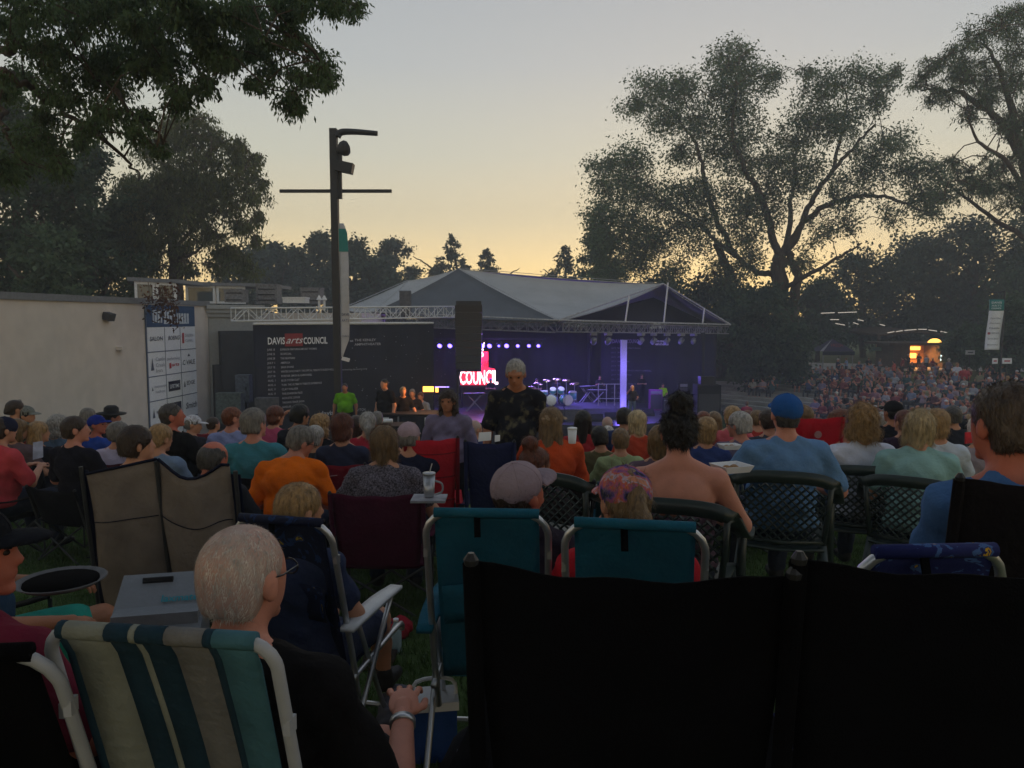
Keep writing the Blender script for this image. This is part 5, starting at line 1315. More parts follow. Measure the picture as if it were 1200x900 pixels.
# hanging moving-head fixtures under the gable truss
for k, px in enumerate((690, 708, 752, 770, 790, 812, 832)):
    t_ = (P(px, 380, 40).x - B_.x) / (C_.x - B_.x); c = B_ + (C_ - B_) * max(.05, min(.95, t_)) + Vector((0, .2, -.85))
    t = thing('moving_light', 'dark moving-head lamp hanging under the gable truss, number %s from the left corner' % ['one', 'two', 'three', 'four', 'five', 'six', 'seven'][k], 'stage lamp', c, k * .4, 'moving-head lamps under the gable truss')
    mb = MB(); mb.box((0, 0, .25), (.3, .3, .12)); mb.build('base', greymetal, t); mb = MB(); mb.tube([(-.16, 0, .2), (-.16, 0, -.05), ], .03, 6); mb.tube([(.16, 0, .2), (.16, 0, -.05)], .03, 6); mb.build('yoke', dkm, t)
    mb = MB(); mb.lathe([(.09, -.2), (.14, -.1), (.14, .12), (.08, .18)], (0, 0, -.08), 10, rotm(R(40), 0, 0)); mb.build('head', greymetal, t, None, True)
# red and white lit sign of the council
sg = thing('sign', 'glowing red and white sign reading DAVIS arts COUNCIL at the back left of the stage', 'sign', P(560, 440, 44)); go = sg.location
def sp(px, py, off=0): return P(px, py, 44 - off)
redm = emis('sign_red', (1.0, .012, .03), .8, (.3, .01, .02)); whm = emis('sign_white', (1.0, .66, .70), .95)
def splate(mb, pts, off, t=.08):
    f = [sp(x, y, off) for x, y in pts]; b = [p + Vector((0, t, 0)) for p in f]; n = len(f)
    mb.add(f + b, [tuple(range(n)), tuple(range(n, 2 * n))[::-1]] + [(i, n + i, n + (i + 1) % n, (i + 1) % n) for i in range(n)])
mb = MB(); splate(mb, [(540, 451), (580, 451), (580, 432.5), (572, 431), (572, 412), (564, 412), (558, 431.5), (540, 433)], 0); mb.build('panel', redm, sg, go)
mb = MB(); put_text(mb, 'COUNCIL', sp(538.5, 450, .14), (1, 0, 0), (0, 0, 1), 1.12, .8, 0, .004, (583 - 538) / FPX * 44); mb.build('lettering', whm, sg, go)
mb = MB(); put_text(mb, 'S', sp(562.5, 418, .14), (1, 0, 0), (0, 0, 1), .66, .7, 0, .03); put_text(mb, 'I', sp(565, 407, .14), (1, 0, 0), (0, 0, 1), .4, .9, .3, .02); mb.build('lettering', whm, sg, go)
mb = MB(); put_text(mb, 'arts', sp(559, 432.5, .14), (1, .0, .35), (0, 0, 1), .55, .75, .5, .0); mb.build('lettering', mat('sign_dark', (.05, .004, .008), var=0, bump=0), sg, go)
mb = MB()
for x in (541, 579): a = sp(x, 451, -.05); mb.tube([(a.x, a.y, SF), (a.x, a.y, a.z + .1)], .04, 5)
mb.box((sp(560, 450, -.2).x, sp(560, 450, -.2).y, sp(560, 453).z), (2.1, .3, .12)); mb.build('frame', dkm, sg, go)
# drum kit
dk_ = thing('drum_kit', 'drum kit with a cream bass drum head and shining cymbals on the grey risers', 'drum kit', (P(650, 460, 40.4).x, 40.4, SF + .58)); do = Vector((0, 0, 0))
shell = mat('drum_shell', (.10, .34, .45), rough=.2, var=.1, bump=0, spec=.6); skinm = mat('drum_head', (.72, .70, .62), rough=.6, var=.04, bump=0); cym = mat('cymbal_brass', (.60, .48, .25), rough=.25, var=.1, bump=.05, metal=.9)
def drum(c, r, h, rot, m=shell, nm='drum', par=dk_):
    c = Vector(c); mb = MB(); mb.lathe([(r, 0), (r, h)], c, 20, rot); o = mb.build(nm, m, par, None, True)
    for z in (0, h): mb = MB(); mb.lathe([(r * 1.04, z - .02), (r * 1.05, z), (r * 1.04, z + .02)], c, 20, rot); mb.build('hoop', alu, o, None, True)
    mb = MB(); mb.lathe([(r * .97, h + .022), (.01, h + .03)], c, 20, rot); mb.build('drum_head', skinm, o)
FWD = rotm(R(90), 0, 0)
drum((-.15, -.05, .29), .28, .42, rotm(R(90), 0, R(-8)), nm='bass_drum'); drum((.5, -.0, .29), .28, .42, rotm(R(90), 0, R(24)), nm='bass_drum')
drum((-.1, -.05, .68), .16, .2, rotm(R(35), 0, 0)); drum((.32, -.05, .68), .17, .22, rotm(R(35), 0, R(10))); drum((.95, .15, .30), .21, .38, rotm(R(10), 0, 0)); drum((-.75, .1, .34), .21, .36, rotm(R(8), 0, 0)); drum((-.5, .3, .55), .17, .14, rotm(R(12), 0, 0))
for (x, y, z, r) in ((-.85, .1, 1.12, .24), (-.4, .3, 1.28, .22), (.15, .35, 1.34, .24), (.62, .2, 1.30, .22), (1.05, .2, 1.12, .26), (-1.15, .3, .92, .20)):
    mb = MB(); mb.lathe([(.02, .03), (.06, .02), (r, -.01), (r, -.016)], (x, y, z), 18, rotm(R(14), R(-8 * x), 0)); mb.build('cymbal', cym, dk_, None, True)
    mb = MB(); mb.tube([(x, y + .02, z), (x + .03, y + .1, .02)], .014, 5); mb.tube([(x + .03, y + .1, .3), (x - .2, y + .3, .02)], .012, 4); mb.tube([(x + .03, y + .1, .3), (x + .25, y + .2, .02)], .012, 4); mb.build('stand', alu, dk_)
# keyboard stand, amps, monitor wedges, racks
def amp(px, d, w, h, label, m=black, grille=True, z=SF, dep=.45, name='amplifier', cat='amplifier'):
    c = P(px, 470, d); t = thing(name, label, cat, (c.x, d, z)); mb = MB(); mb.box((0, 0, h / 2), (w, dep, h)); mb.build('case', m, t)
    if grille: mb = MB(); mb.box((0, -dep / 2 - .012, h * .42), (w * .86, .02, h * .7)); mb.build('grille', mat('grille_cloth', (.05, .05, .055), var=.1, bump=.3), t); mb = MB(); mb.box((0, -dep / 2 - .012, h * .88), (w * .86, .02, h * .12)); mb.build('control_panel', greymetal, t)
    return t
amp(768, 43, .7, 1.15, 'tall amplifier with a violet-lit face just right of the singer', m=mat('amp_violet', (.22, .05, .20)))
amp(783, 42.5, .6, .7, 'black amplifier right of the tall violet-lit one'); amp(797, 43, .8, .62, 'wide black amplifier near the right leg of the roof'); amp(812, 44, .6, .85, 'black amplifier beside the right roof leg')
amp(800, 45.5, .5, 1.35, 'upright black equipment rack on the right of the stage', name='equipment_rack', cat='rack')
amp(614, 42.5, .7, .9, 'black amplifier left of the drum kit'); amp(590, 43, .9, .6, 'low black amplifier behind the standing man')
for px, d, lb in ((683, 38.6, 'left monitor wedge on the stage floor'), (700, 38.3, 'middle monitor wedge on the stage floor'), (716, 39.0, 'monitor wedge just left of the violet post'), (760, 40.5, 'monitor wedge at the right of the singer')):
    c = P(px, 480, d); mb = MB(); mb.add([(-.3, -.2, 0), (.3, -.2, 0), (.3, .2, 0), (-.3, .2, 0), (-.3, -.12, .12), (.3, -.12, .12), (.3, .2, .34), (-.3, .2, .34)], [(0, 3, 2, 1), (4, 5, 6, 7), (0, 1, 5, 4), (1, 2, 6, 5), (2, 3, 7, 6), (3, 0, 4, 7)])
    o = tag(mb.build('monitor_wedge', black, None), lb, 'speaker', 'monitor wedges on the stage'); o.location = (c.x, d, SF + .002)
def kbd(px, d, label, rz=0):
    c = P(px, 460, d); t = thing('keyboard', label, 'keyboard', (c.x, d, SF), rz)
    mb = MB(); mb.box((0, 0, .95), (1.2, .34, .10)); mb.build('case', blackgloss, t); mb = MB(); mb.box((0, -.06, 1.01), (1.1, .16, .015)); mb.build('keys', paper, t)
    for a, b in (((-.45, -.15, 0), (.35, -.1, .88)), ((.45, -.15, 0), (-.35, -.1, .88)), ((-.45, .15, 0), (.35, .1, .88)), ((.45, .15, 0), (-.35, .1, .88))): mb = MB(); mb.tube([a, b], .02, 5); mb.build('leg', alu, t)
kbd(700, 44.5, 'keyboard on a crossed stand right of the drum kit'); kbd(688, 47, 'second keyboard behind the first, near the back curtain', .4); kbd(556, 42.5, 'keyboard on a stand left of the standing man', .2)
# guitar rack / percussion frame lit violet
c = P(715, 455, 42.5); t = thing('percussion_frame', 'tubular metal frame lit violet between the keyboards and the post', 'rack', (c.x, 42.5, SF))
for x in (-.65, -.2, .25, .65): mb = MB(); mb.tube([(x, 0, 0), (x, 0, 1.5)], .028, 6); mb.build('upright', alu, t)
for z in (.7, 1.5): mb = MB(); mb.tube([(-.65, 0, z), (.65, 0, z)], .024, 6); mb.build('rail', alu, t)
c = P(700, 470, 41.5); mb = MB(); slabpoly(mb, [(c.x - 1.6, 41), (c.x + 1.7, 41), (c.x + 1.7, 44), (c.x - 1.6, 44)], SF + .003, SF + .32); tag(mb.build('riser', mat('riser_grey'), None), 'wide low riser carrying the keyboards', 'riser')
# mic stands
for px, d, lb in ((662, 38.2, 'microphone stand in front of the drum kit'), (722, 41, 'microphone stand left of the violet post'), (790, 40.8, 'microphone stand right of the singer')):
    c = P(px, 470, d); t = thing('microphone_stand', lb, 'microphone', (c.x, d, SF), 0, 'microphone stands on the stage'); mb = MB(); mb.tube([(0, 0, .02), (0, 0, 1.3)], .014, 5); mb.tube([(0, 0, 1.3), (.1, -.3, 1.5)], .01, 5); mb.build('pole', dkm, t); mb = MB(); mb.lathe([(.14, 0), (.14, .02), (.02, .035)], (0, 0, 0), 10); mb.build('base', dkm, t); mb = MB(); mb.lathe([(.018, 0), (.03, .1), (.02, .13)], (.1, -.3, 1.47), 8); mb.build('microphone', blackgloss, t)
# performers and crew (small in the picture)
def small(px, d, z=None, **k):
    x = P(px, 450, d).x; k.setdefault('h', .022); k.setdefault('dens', 0); k.setdefault('hands', d < 32)
    return person(k.pop('label'), (x, d, g(x, d) if z is None else z), k.pop('rz', PI), **k)
small(741, 39.0, SF, label='singer in a black top and jeans holding a microphone on the stage', pose='stand', shirt='#101012', pants='#5a6a80', hair='blonde', style='bob', armsR='raise', rz=PI * .93, skin='tan', group=None, h=.018, hands=True)
small(575, 43.6, SF, label='guitarist in dark clothes in front of the glowing red sign', pose='stand', shirt='#15151c', pants='#15151c', hair='dark', style='short', arms='fold', group=None, cap='#4a3fae')
small(652, 41.5, SF + .58, label='drummer in dark clothes seated behind the drum kit', shirt='#20202a', pants='#15151c', hair='dark', arms='phone', group=None, h=.03)
small(629, 43.5, SF, label='bass player standing left behind the drum kit', pose='stand', shirt='#20202a', pants='#15151c', hair='dark', arms='fold', group=None, h=.03)
small(703, 46.0, SF, label='keyboard player in dark clothes behind the keyboards', pose='stand', shirt='#20202a', pants='#15151c', hair='dark', arms='phone', group=None, h=.03)
small(752, 46.8, SF, label='stagehand in dark clothes in front of the right wing screen', pose='stand', shirt='#15151a', pants='#15151a', hair='brown', arms='fold', group=None, h=.03)
hv = cloth('#8fd01a')
small(777, 45.2, SF, label='crew member in a lime yellow vest at the right of the stage', pose='sit', shirt='#8fd01a', pants='#15151a', hair='dark', arms='lap', group=None, h=.03)
small(404, 19.8, label='security guard in a lime yellow vest beside the lamp post', pose='stand', w=1.25, shirt='#5f9a10', pants='#15151a', hair='dark', style='buzz', arms='down', group=None, s=.93, skin='tan')
small(451, 19.4, label='man in black standing left of the mixing table', pose='stand', w=1.2, shirt='#121216', pants='#121216', hair='dark', style='buzz', rz=PI * .8, group=None, arms='down', s=1.05)
small(472, 19.6, label='blond person in black at the left end of the mixing table', pose='stand', shirt='#121216', pants='#121216', hair='blonde', style='short', rz=PI * 1.1, group=None, s=.98)
small(483, 20.6, label='grey-haired person behind the mixing table', pose='stand', shirt='#22222a', pants='#121216', hair='grey', style='short', group=None)
small(493, 20.8, label='person in a pale blue shirt behind the mixing table', pose='stand', shirt='#6a7c90', pants='#121216', hair='reddish', style='short', group=None, rz=PI * .9, s=.98)
small(167, 26.6, label='stocky man in a black tee and jeans standing beside the sponsor banner', pose='stand', w=1.25, shirt='#15161a', pants='#3a5270', hair='reddish', style='short', rz=-PI * .45, arms='fold', group=None, s=1.02)
# mixing table with laptop and lit orange lamp
c = P(486, 470, 19.3); t = thing('mixing_table', 'mixing table with a black cloth and white sheets taped to its front', 'table', (c.x, 19.3, g(c.x, 19.3)))
mb = MB(); mb.box((0, 0, 1.08), (1.9, .9, .05)); mb.build('top', black, t)
mb = MB(); mb.grid(lambda u, v: (-.93 + 1.86 * u, -.43 + .02 * math.sin(u * 30), .02 + 1.03 * v), 30, 1, .02); mb.build('cloth', cur, t, None, True)
for x in (-.9, .9, -.35): mb = MB(); mb.tube([(x, -.47, 0), (x, -.47, 1.05)], .022, 5); mb.build('leg', greymetal, t)
for x in (-.70, .42): mb = MB(); mb.box((x, -.485, .90), (.24, .01, .26)); mb.build('notice', paper, t)
for (px, py, w, h_) in ((502, 456, .34, .17), (512, 457, .09, .14)):
    c = P(px, py, 19.8); mb = MB(); mb.box(c, (w * .8, .04, h_ * .8)); o = mb.build('screen' if w > .2 else 'lamp', emis('amber_glow', (1.0, .34, .05), 1.1), None); tag(o, 'amber glowing console screen on the mixing table' if w > .2 else 'small amber light right of the console screen', 'screen' if w > .2 else 'light')
lamp('POINT', P(503, 455, 19.3), 8, (1, .4, .1), .1, name='amber_light')
mb = MB(); c = P(518, 453.5, 27.8); mb.box((c.x, c.y, c.z), (.5, .03, .03)); tag(mb.build('light_strip', emis('violet_strip', VIO, 1.5), None), 'thin violet light strip above the mixing table', 'light')
c = P(441, 484, 17.5); t = thing('folding_table', 'dark table with a white paper roll in front of the mixing desk', 'table', (c.x, 17.5, g(c.x, 17.5))); mb = MB(); mb.box((0, 0, .74), (1.7, .7, .04)); mb.build('top', black, t)
for x in (-.7, .7):
    for y in (-.3, .3): mb = MB(); mb.tube([(x, y, 0), (x, y, .72)], .02, 5); mb.build('leg', dkm, t)
mb = MB(); mb.lathe([(.04, -.42), (.045, -.40), (.045, .40), (.04, .42)], (c.x - .05, 17.5, t.location.z + .81), 10, rotm(0, R(86), 0)); tag(mb.build('paper_roll', paper, None, None, True), 'rolled white paper lying on the dark table', 'paper roll')
# big black loudspeaker stack by the right leg and barrier posts
c = P(828, 470, 38); t = thing('loudspeaker', 'big black loudspeaker box at the right edge of the stage', 'loudspeaker', (c.x, 38, g(c.x, 38))); hh = P(828, 450.5, 38).z - t.location.z
mb = MB(); mb.box((0, 0, hh / 2), (1.15, 1, hh)); mb.build('cabinet', black, t); mb = MB(); mb.box((0, -.51, hh * .72), (1.0, .02, .9)); mb.build('grille', mat('grille_cloth'), t)
mb = MB(); mb.box((0, .1, hh + .20), (.7, .6, .38)); mb.build('cabinet', blackgloss, t)
for i, px in enumerate((820, 840, 858, 873, 890, 905, 940, 960)):
    d = 37 - i * .25; x = P(px, 470, d).x; zb_ = g(x, d); mb = MB(); mb.tube([(x, d, zb_), (x, d, zb_ + 1.25)], .03, 6)
    tag(mb.build('barrier_post', dkm, None), 'thin dark barrier post, %s from the loudspeaker along the terrace rope' % ['first', 'second', 'third', 'fourth', 'fifth', 'sixth', 'seventh', 'eighth'][i], 'post', 'barrier posts along the terrace')
    if i: mb = MB(); mb.tube(bez([(px_, d_, z_ + 1.15), ((px_ + x) / 2, (d_ + d) / 2, (z_ + zb_) / 2 + .98), (x, d, zb_ + 1.15)], 5), .018, 5); tag(mb.build('barrier_rope', dkm, None), 'dark rope between barrier posts, span %s from the loudspeaker' % ['one', 'two', 'three', 'four', 'five', 'six', 'seven'][i - 1], 'rope', 'barrier ropes')
    px_, d_, z_ = x, d, zb_

# ---------------------------------------------------------------- far side: refreshment stand, tent, pavilion, banner pole
c = P(1072, 420, 66); z0 = g(c.x, 66); K = 66 / FPX
stn = thing('refreshment_stand', 'small refreshment stand with a glowing orange serving window under the trees', 'kiosk', (c.x, 66, z0))
X0, X1, ZT, ZB = (1058 - 1072) * K, (1091 - 1072) * K, P(0, 404, 66).z - z0, P(0, 425, 66).z - z0
wood = mat('dark_wood', (.07, .045, .03), var=.3, scale=5, bump=.2)
amb = emis('kiosk_glow', (1.0, .36, .06), 1.0, (.3, .15, .05))
mb = MB(); mb.box((0, 1.6, ZT / 2), (5.2, .1, ZT)); mb.build('wall', mat('kiosk_wall', (.45, .22, .09), var=.2), stn)
mb = MB(); mb.box((-1.9, 0, ZT / 2), (1.4, 3, ZT)); mb.build('wall', wood, stn); mb = MB(); mb.box((2.2, 0, ZT / 2), (1.3, 3, ZT)); mb.build('wall', wood, stn)
mb = MB(); mb.box(((X0 + X1) / 2, -.2, ZB / 2), (2.9, .3, ZB)); mb.build('counter', wood, stn)
mb = MB(); mb.box((0, .2, ZT + .12), (6.4, 4.6, .2)); mb.build('roof', wood, stn)
mb = MB(); mb.box((-.05, 1.4, ZT - .35), (2.4, .1, .3)); mb.build('lit_menu', amb, stn)
for k in range(3): mb = MB(); mb.box((-.9 + k * .75, 1.45, ZT - 1.0), (.5, .1, .42)); mb.build('lit_shelf', amb, stn)
mb = MB(); n = 12; mb.add([(.95 + .62 * math.cos(a), -1.3, ZT + .05 + .52 * math.sin(a)) for a in np.linspace(0, PI, n)] + [(.95 + .62 * math.cos(a), -1.2, ZT + .05 + .52 * math.sin(a)) for a in np.linspace(0, PI, n)], [tuple(range(n)), tuple(range(n, 2 * n))[::-1]] + [(i, n + i, n + (i + 1) % n, (i + 1) % n) for i in range(n)]); mb.build('arched_sign', emis('arch_glow', (1.0, .42, .08), .8), stn)
mb = MB(); mb.box((1.62, -1.3, ZT - .75), (.26, .1, 1.1)); mb.build('lit_sign', emis('sign_pale', (.7, .95, .9), .5), stn)
mb = MB(); [mb.box((1.62, -1.36, ZT - .40 - .2 * k), (.16, .02, .07)) for k in range(5)]; mb.build('sign_marks', ink, stn)
lamp('AREA', (c.x, 66.3, z0 + ZT - .15), 90, (1, .45, .14), 1.6, (c.x, 65.5, z0), name='kiosk_light')
# pavilion with lit roof edge strips
pv = thing('pavilion', 'open pavilion with thin pale light strips along its sloping roof edges', 'pavilion', (P(1060, 400, 70).x, 70, z0)); po = pv.location
strip_m = emis('strip_glow', (1.0, .88, .72), .14)
seg = [((1040, 390), (1048, 388.6)), ((1050, 388.6), (1058, 387.4)), ((1060, 387.2), (1074, 386)), ((1076, 385.8), (1086, 386)), ((1088, 386.6), (1098, 388)), ((1102, 388.4), (1111, 390)), ((1114, 391), (1123, 392.4)), ((1031, 380), (1037, 381.6)),
       ((962, 367), (978, 366.4)), ((982, 366.4), (1004, 365.6)), ((973, 374.5), (983, 374.5)), ((979, 379), (990, 381)), ((1005, 374.5), (1012, 376)), ((1000, 378), (1006, 380))]
for (a, b) in seg:
    A, B = P(a[0], a[1], 68), P(b[0], b[1], 68); mb = MB(); mb.tube([A, B], .032, 5); mb.build('light_strip', strip_m, pv, po)
mb = MB(); A, M_, B = P(1028, 391.5, 70), P(1076, 387, 70), P(1126, 394, 70)
mb.add([A, M_, B, B + Vector((0, 8, .3)), M_ + Vector((0, 8, .3)), A + Vector((0, 8, .3))] + [q + Vector((0, 0, -.2)) for q in (A, M_, B, B + Vector((0, 8, .3)), M_ + Vector((0, 8, .3)), A + Vector((0, 8, .3)))], [(0, 1, 4, 5), (1, 2, 3, 4), (6, 11, 10, 7), (7, 10, 9, 8), (0, 6, 7, 1), (1, 7, 8, 2), (2, 8, 9, 3), (5, 4, 10, 11), (4, 3, 9, 10), (0, 5, 11, 6)]); mb.build('roof', wood, pv, po)
for px in (1030, 1118): a = P(px, 392, 70); mb = MB(); mb.tube([(a.x, 70, z0 - .3), (a.x, 70, a.z - .15)], .12, 6); mb.build('post', wood, pv, po)
# striped canopy tent
c = P(975, 412, 64); zt0 = g(c.x, 64); t = thing('canopy_tent', 'small dark canopy tent with a pale peaked corner, left of the refreshment stand', 'tent', (c.x, 64, zt0))
zr = P(0, 411, 64).z - zt0; zp = P(0, 397, 64).z - zt0
mb = MB(); mb.add([(-1.3, -1.3, zr), (1.3, -1.3, zr), (1.3, 1.3, zr), (-1.3, 1.3, zr), (0, 0, zp)], [(0, 1, 4), (1, 2, 4), (2, 3, 4), (3, 0, 4), (0, 3, 2, 1)]); mb.build('roof', cloth('#3a3550'), t)
mb = MB(); mb.box((0, -1.32, zr - .16), (2.6, .03, .3)); mb.build('valance', cloth('#141a30'), t); mb = MB(); mb.add([(-1.55, -1.35, zr + .02), (-1.25, -1.35, zr + .02), (-.1, -.3, zp + .02), (-.25, -.5, zp - .05)], [(0, 1, 2, 3)]); mb.build('pale_corner', cloth('#9a9aa8'), t)
mb = MB(); put_text(mb, 'FRESH', (-.5, -1.02, zr + .35), (1, 0, 0), (0, .6, .8), .45, .8); mb.build('lettering', pr_r, t)
for x in (-1.2, 1.2):
    for y in (-1.2, 1.2): mb = MB(); mb.tube([(x, y, 0), (x, y, zr)], .04, 5); mb.build('pole', greymetal, t)
c = P(1005, 414, 63); mb = MB(); mb.box((c.x, 63, c.z - .6), (2.6, 1.6, .10)); tag(mb.build('table', black, None), 'dark low roof next to the canopy tent', 'table') if 0 else None
# banner pole on the right
c = P(1160, 440, 46); zb_ = g(c.x, 46); t = thing('banner_pole', 'tall pole with a white sponsor banner topped in teal, at the right', 'banner', (c.x, 46, zb_)); k46 = 46 / FPX
mb = MB(); mb.tube([(.62, 0, 0), (.62, 0, P(0, 341, 46).z - zb_)], .05, 6); mb.build('pole', dkm, t)
mb = MB(); mb.tube([(-.3, 0, P(0, 343, 46).z - zb_), (.66, 0, P(0, 342, 46).z - zb_)], .03, 5); mb.build('arm', dkm, t)
zt_, zbt = P(0, 351, 46).z - zb_, P(0, 410, 46).z - zb_
bc = lambda u, v, y=0.: ((-.28 + u * .88) * (1 - 0 * v) - .12 * (1 - v) ** 2, y + .05 * math.sin(v * 6), zbt + (zt_ - zbt) * v)
mb = MB(); mb.grid(lambda u, v: bc(u, v), 3, 24, .01); o = mb.build('banner', bw, t, None, True)
mb = MB(); mb.grid(lambda u, v: bc(u, .78 + .22 * v, -.02), 3, 6, .006); mb.build('header', mat('teal_print'), o, None, True)
mb = MB()
for s_, z_, sz in (('DAVIS', .92, .17), ('ARTS', .86, .15), ('COUNCIL', .81, .13)): p = bc(.12, z_, -.05); put_text(mb, s_, p, (1, 0, 0), (0, 0, 1), sz, .8, 0, 0, .6)
mb.build('lettering', bw, o)
mb = MB()
for s_, z_, sz in (('Ogden Clinic', .62, .12), ('Harmons', .52, .12), ('Castle', .42, .14), ('BOEING', .32, .13), ('Barnes Bank', .21, .13), ('Bountiful', .09, .14)): p = bc(.12, z_, -.05); put_text(mb, s_, p, (1, 0, 0), (0, 0, 1), sz, .8, 0, 0, .62)
mb.build('lettering', ink, o); mb = MB(); p = bc(.1, .31, -.045); mb.box((p[0] + .06, p[1], p[2] + .06), (.13, .01, .13)); mb.build('logo', inkr, o)
# small notice signs
for (px, py, w, d, lb, m) in ((1137, 413, .66, 56, 'pale rectangular notice sign left of the banner pole', paper), (1166, 423, .30, 45, 'small white sign with a red block under the banner', paper), (1180, 423, .55, 45, 'wider white sign right of the small one under the banner', paper), (1027, 409, .9, 66, 'faint green notice sign left of the refreshment stand', mat('sign_green', (.10, .16, .12)))):
    c = P(px, py, d); z = g(c.x, d); t = thing('notice_sign', lb, 'sign', (c.x, d, z)); mb = MB(); mb.box((0, 0, c.z - z), (w, .04, .32)); mb.build('board', m, t); mb = MB(); mb.tube([(0, .05, 0), (0, .05, c.z - z + .1)], .025, 5); mb.build('post', dkm, t)
    mb = MB(); mb.box((0, -.03, c.z - z), (w * .6, .01, .08)); mb.build('print', inkr if d == 45 else ink, t)
# left-hand dark buildings glimpsed under the big tree, with warm lights
for px, py, lb in ((868, 409, 'left one of the two small warm lights under the big tree'), (884, 406, 'right one of the two small warm lights under the big tree'),):
    c = P(px, py, 76); mb = MB(); mb.lathe([(.05, -.1), (.16, -.05), (.16, .05), (.05, .1)], c, 8); tag(mb.build('lamp', emis('warm_lamp', (1, .5, .2), 1.2), None), lb, 'lamp')
# ---------------------------------------------------------------- chairs
navyf = cloth('#141a3a'); blackf = mat('black_canvas', (.003, .003, .004), rough=1, var=.3, scale=5, bump=.3, bscale=260, spec=.04)
plast = mat('green_plastic', (.018, .030, .028), rough=.38, var=.1, scale=3, bump=.05, spec=.45)
def gridfn(w0, w1, y0, z0, y1, z1, sag=.03, dip=.02, peak=0):
    def f(u, v):
        w = w0 + (w1 - w0) * v; s = 2 * u - 1
        return (s * w / 2, y0 + (y1 - y0) * v - sag * (1 - s * s) * math.sin(PI * (.15 + .8 * v)), z0 + (z1 - z0) * v - dip * (1 - s * s) * v * v + peak * (1 - abs(s)) * v ** 3 + .004 * math.sin(u * 17) * v)
    return f
def camp_chair(label, loc, rz, fab, back=.95, w=.56, trim=None, folds=0, sit=.42, group='folding camp chairs', s=1.0, logo=None, cup=None, low=False, sleeve=True):
    t = thing('camp_chair', label, 'chair', loc, rz, group); t.scale = (s, s, s)
    m = fab if not isinstance(fab, str) else cloth(fab)
    n = 14 if not low else 5
    mb = MB(); mb.grid(gridfn(w - .08, w, -.18, sit - .05, -.30, back, .045, .02), n, n if not low else 3, .006); bo = mb.build('backrest', m, t, None, True)
    mb = MB(); mb.grid(lambda u, v: ((u - .5) * (w - .02), -.2 + .46 * v, sit - .05 * math.sin(PI * u) * math.sin(PI * (v * .8 + .1)) - .02 * (1 - v)), n, n // 2 + 1, .006); mb.build('seat', m, t, None, True)
    fr = dkm
    r = .009 if not low else .012; N = 6 if not low else 4
    for sx in (-1, 1):
        mb = MB(); mb.tube([(sx * w * .5, -.19, .30), (sx * (w * .5), -.305, back - .004)], r, N); mb.build('post', fr, t)
        if sleeve and not low:
            mb = MB(); mb.tube([(sx * w * .5, -.205, .42), (sx * (w * .5), -.302, back - .002)], .016, 8); mb.build('sleeve', trim or m, bo)
            mb = MB(); mb.lathe([(.012, 0), (.014, .01), (.006, .022)], (sx * w * .5, -.305, back - .004), 8); mb.build('end_cap', blackgloss, bo)
        mb = MB(); mb.grid(lambda u, v: (sx * (w * .5 + .02) + (u - .5) * .07, -.25 + .50 * v, sit + .20 - .03 * math.sin(PI * v)), 2, 6, .006); mb.build('armrest', m, t, None, True)
        mb = MB(); mb.tube([(sx * w * .5, .25, .02), (sx * w * .5, .25, sit + .19)], r, N); mb.build('post', fr, t)
        mb = MB(); mb.tube([(sx * w * .5, -.26, .02), (sx * w * .5, .25, sit - .01)], r, N); mb.build('leg', fr, t)
        mb = MB(); mb.tube([(sx * w * .5, .25, .02), (sx * w * .5, -.19, sit - .01)], r, N); mb.build('leg', fr, t)
    for y, q in ((-.26, 1), (.25, 1)):
        mb = MB(); mb.tube([(-w * .5, y, .02), (w * .5, y + .01, sit - .02)], r, N); mb.build('leg', fr, t)
        mb = MB(); mb.tube([(w * .5, y + .004, .02), (-w * .5, y + .014, sit - .02)], r, N); mb.build('leg', fr, t)
    for k in range(folds):
        v = .35 + .25 * k; y0 = -.18 - .12 * v; z = sit - .05 + (back - sit + .05) * v
        mb = MB(); mb.tube([(x * w * .45, -.178 - .12 * v - .045 * (1 - x * x) * math.sin(PI * (.15 + .8 * v)) - .004, z - .02 * (1 - x * x) * v * v) for x in np.linspace(-1, 1, 9)], .006, 5); mb.build('seam', trim or m, bo)
    if logo:
        mb = MB()
        if logo == 'tri': mb.add([(.10, -.352, back - .11), (.16, -.352, back - .11), (.135, -.352, back - .075)], [(0, 2, 1)]); mb.tube([(-.18, -.347, back - .115), (-.02, -.356, back - .10), (.05, -.354, back - .09)], .004, 4)
        else:
            mb.lathe([(.035, 0), (.035, .002)], (.0, -.358, back - .16), 12, rotm(R(90), 0, 0)); mb.tube([(-.05, -.356, back - .22), (.06, -.356, back - .22)], .005, 4)
        mb.build('logo', mat('chair_logo', (.30, .16, .17), var=0, bump=0), bo)
    return t
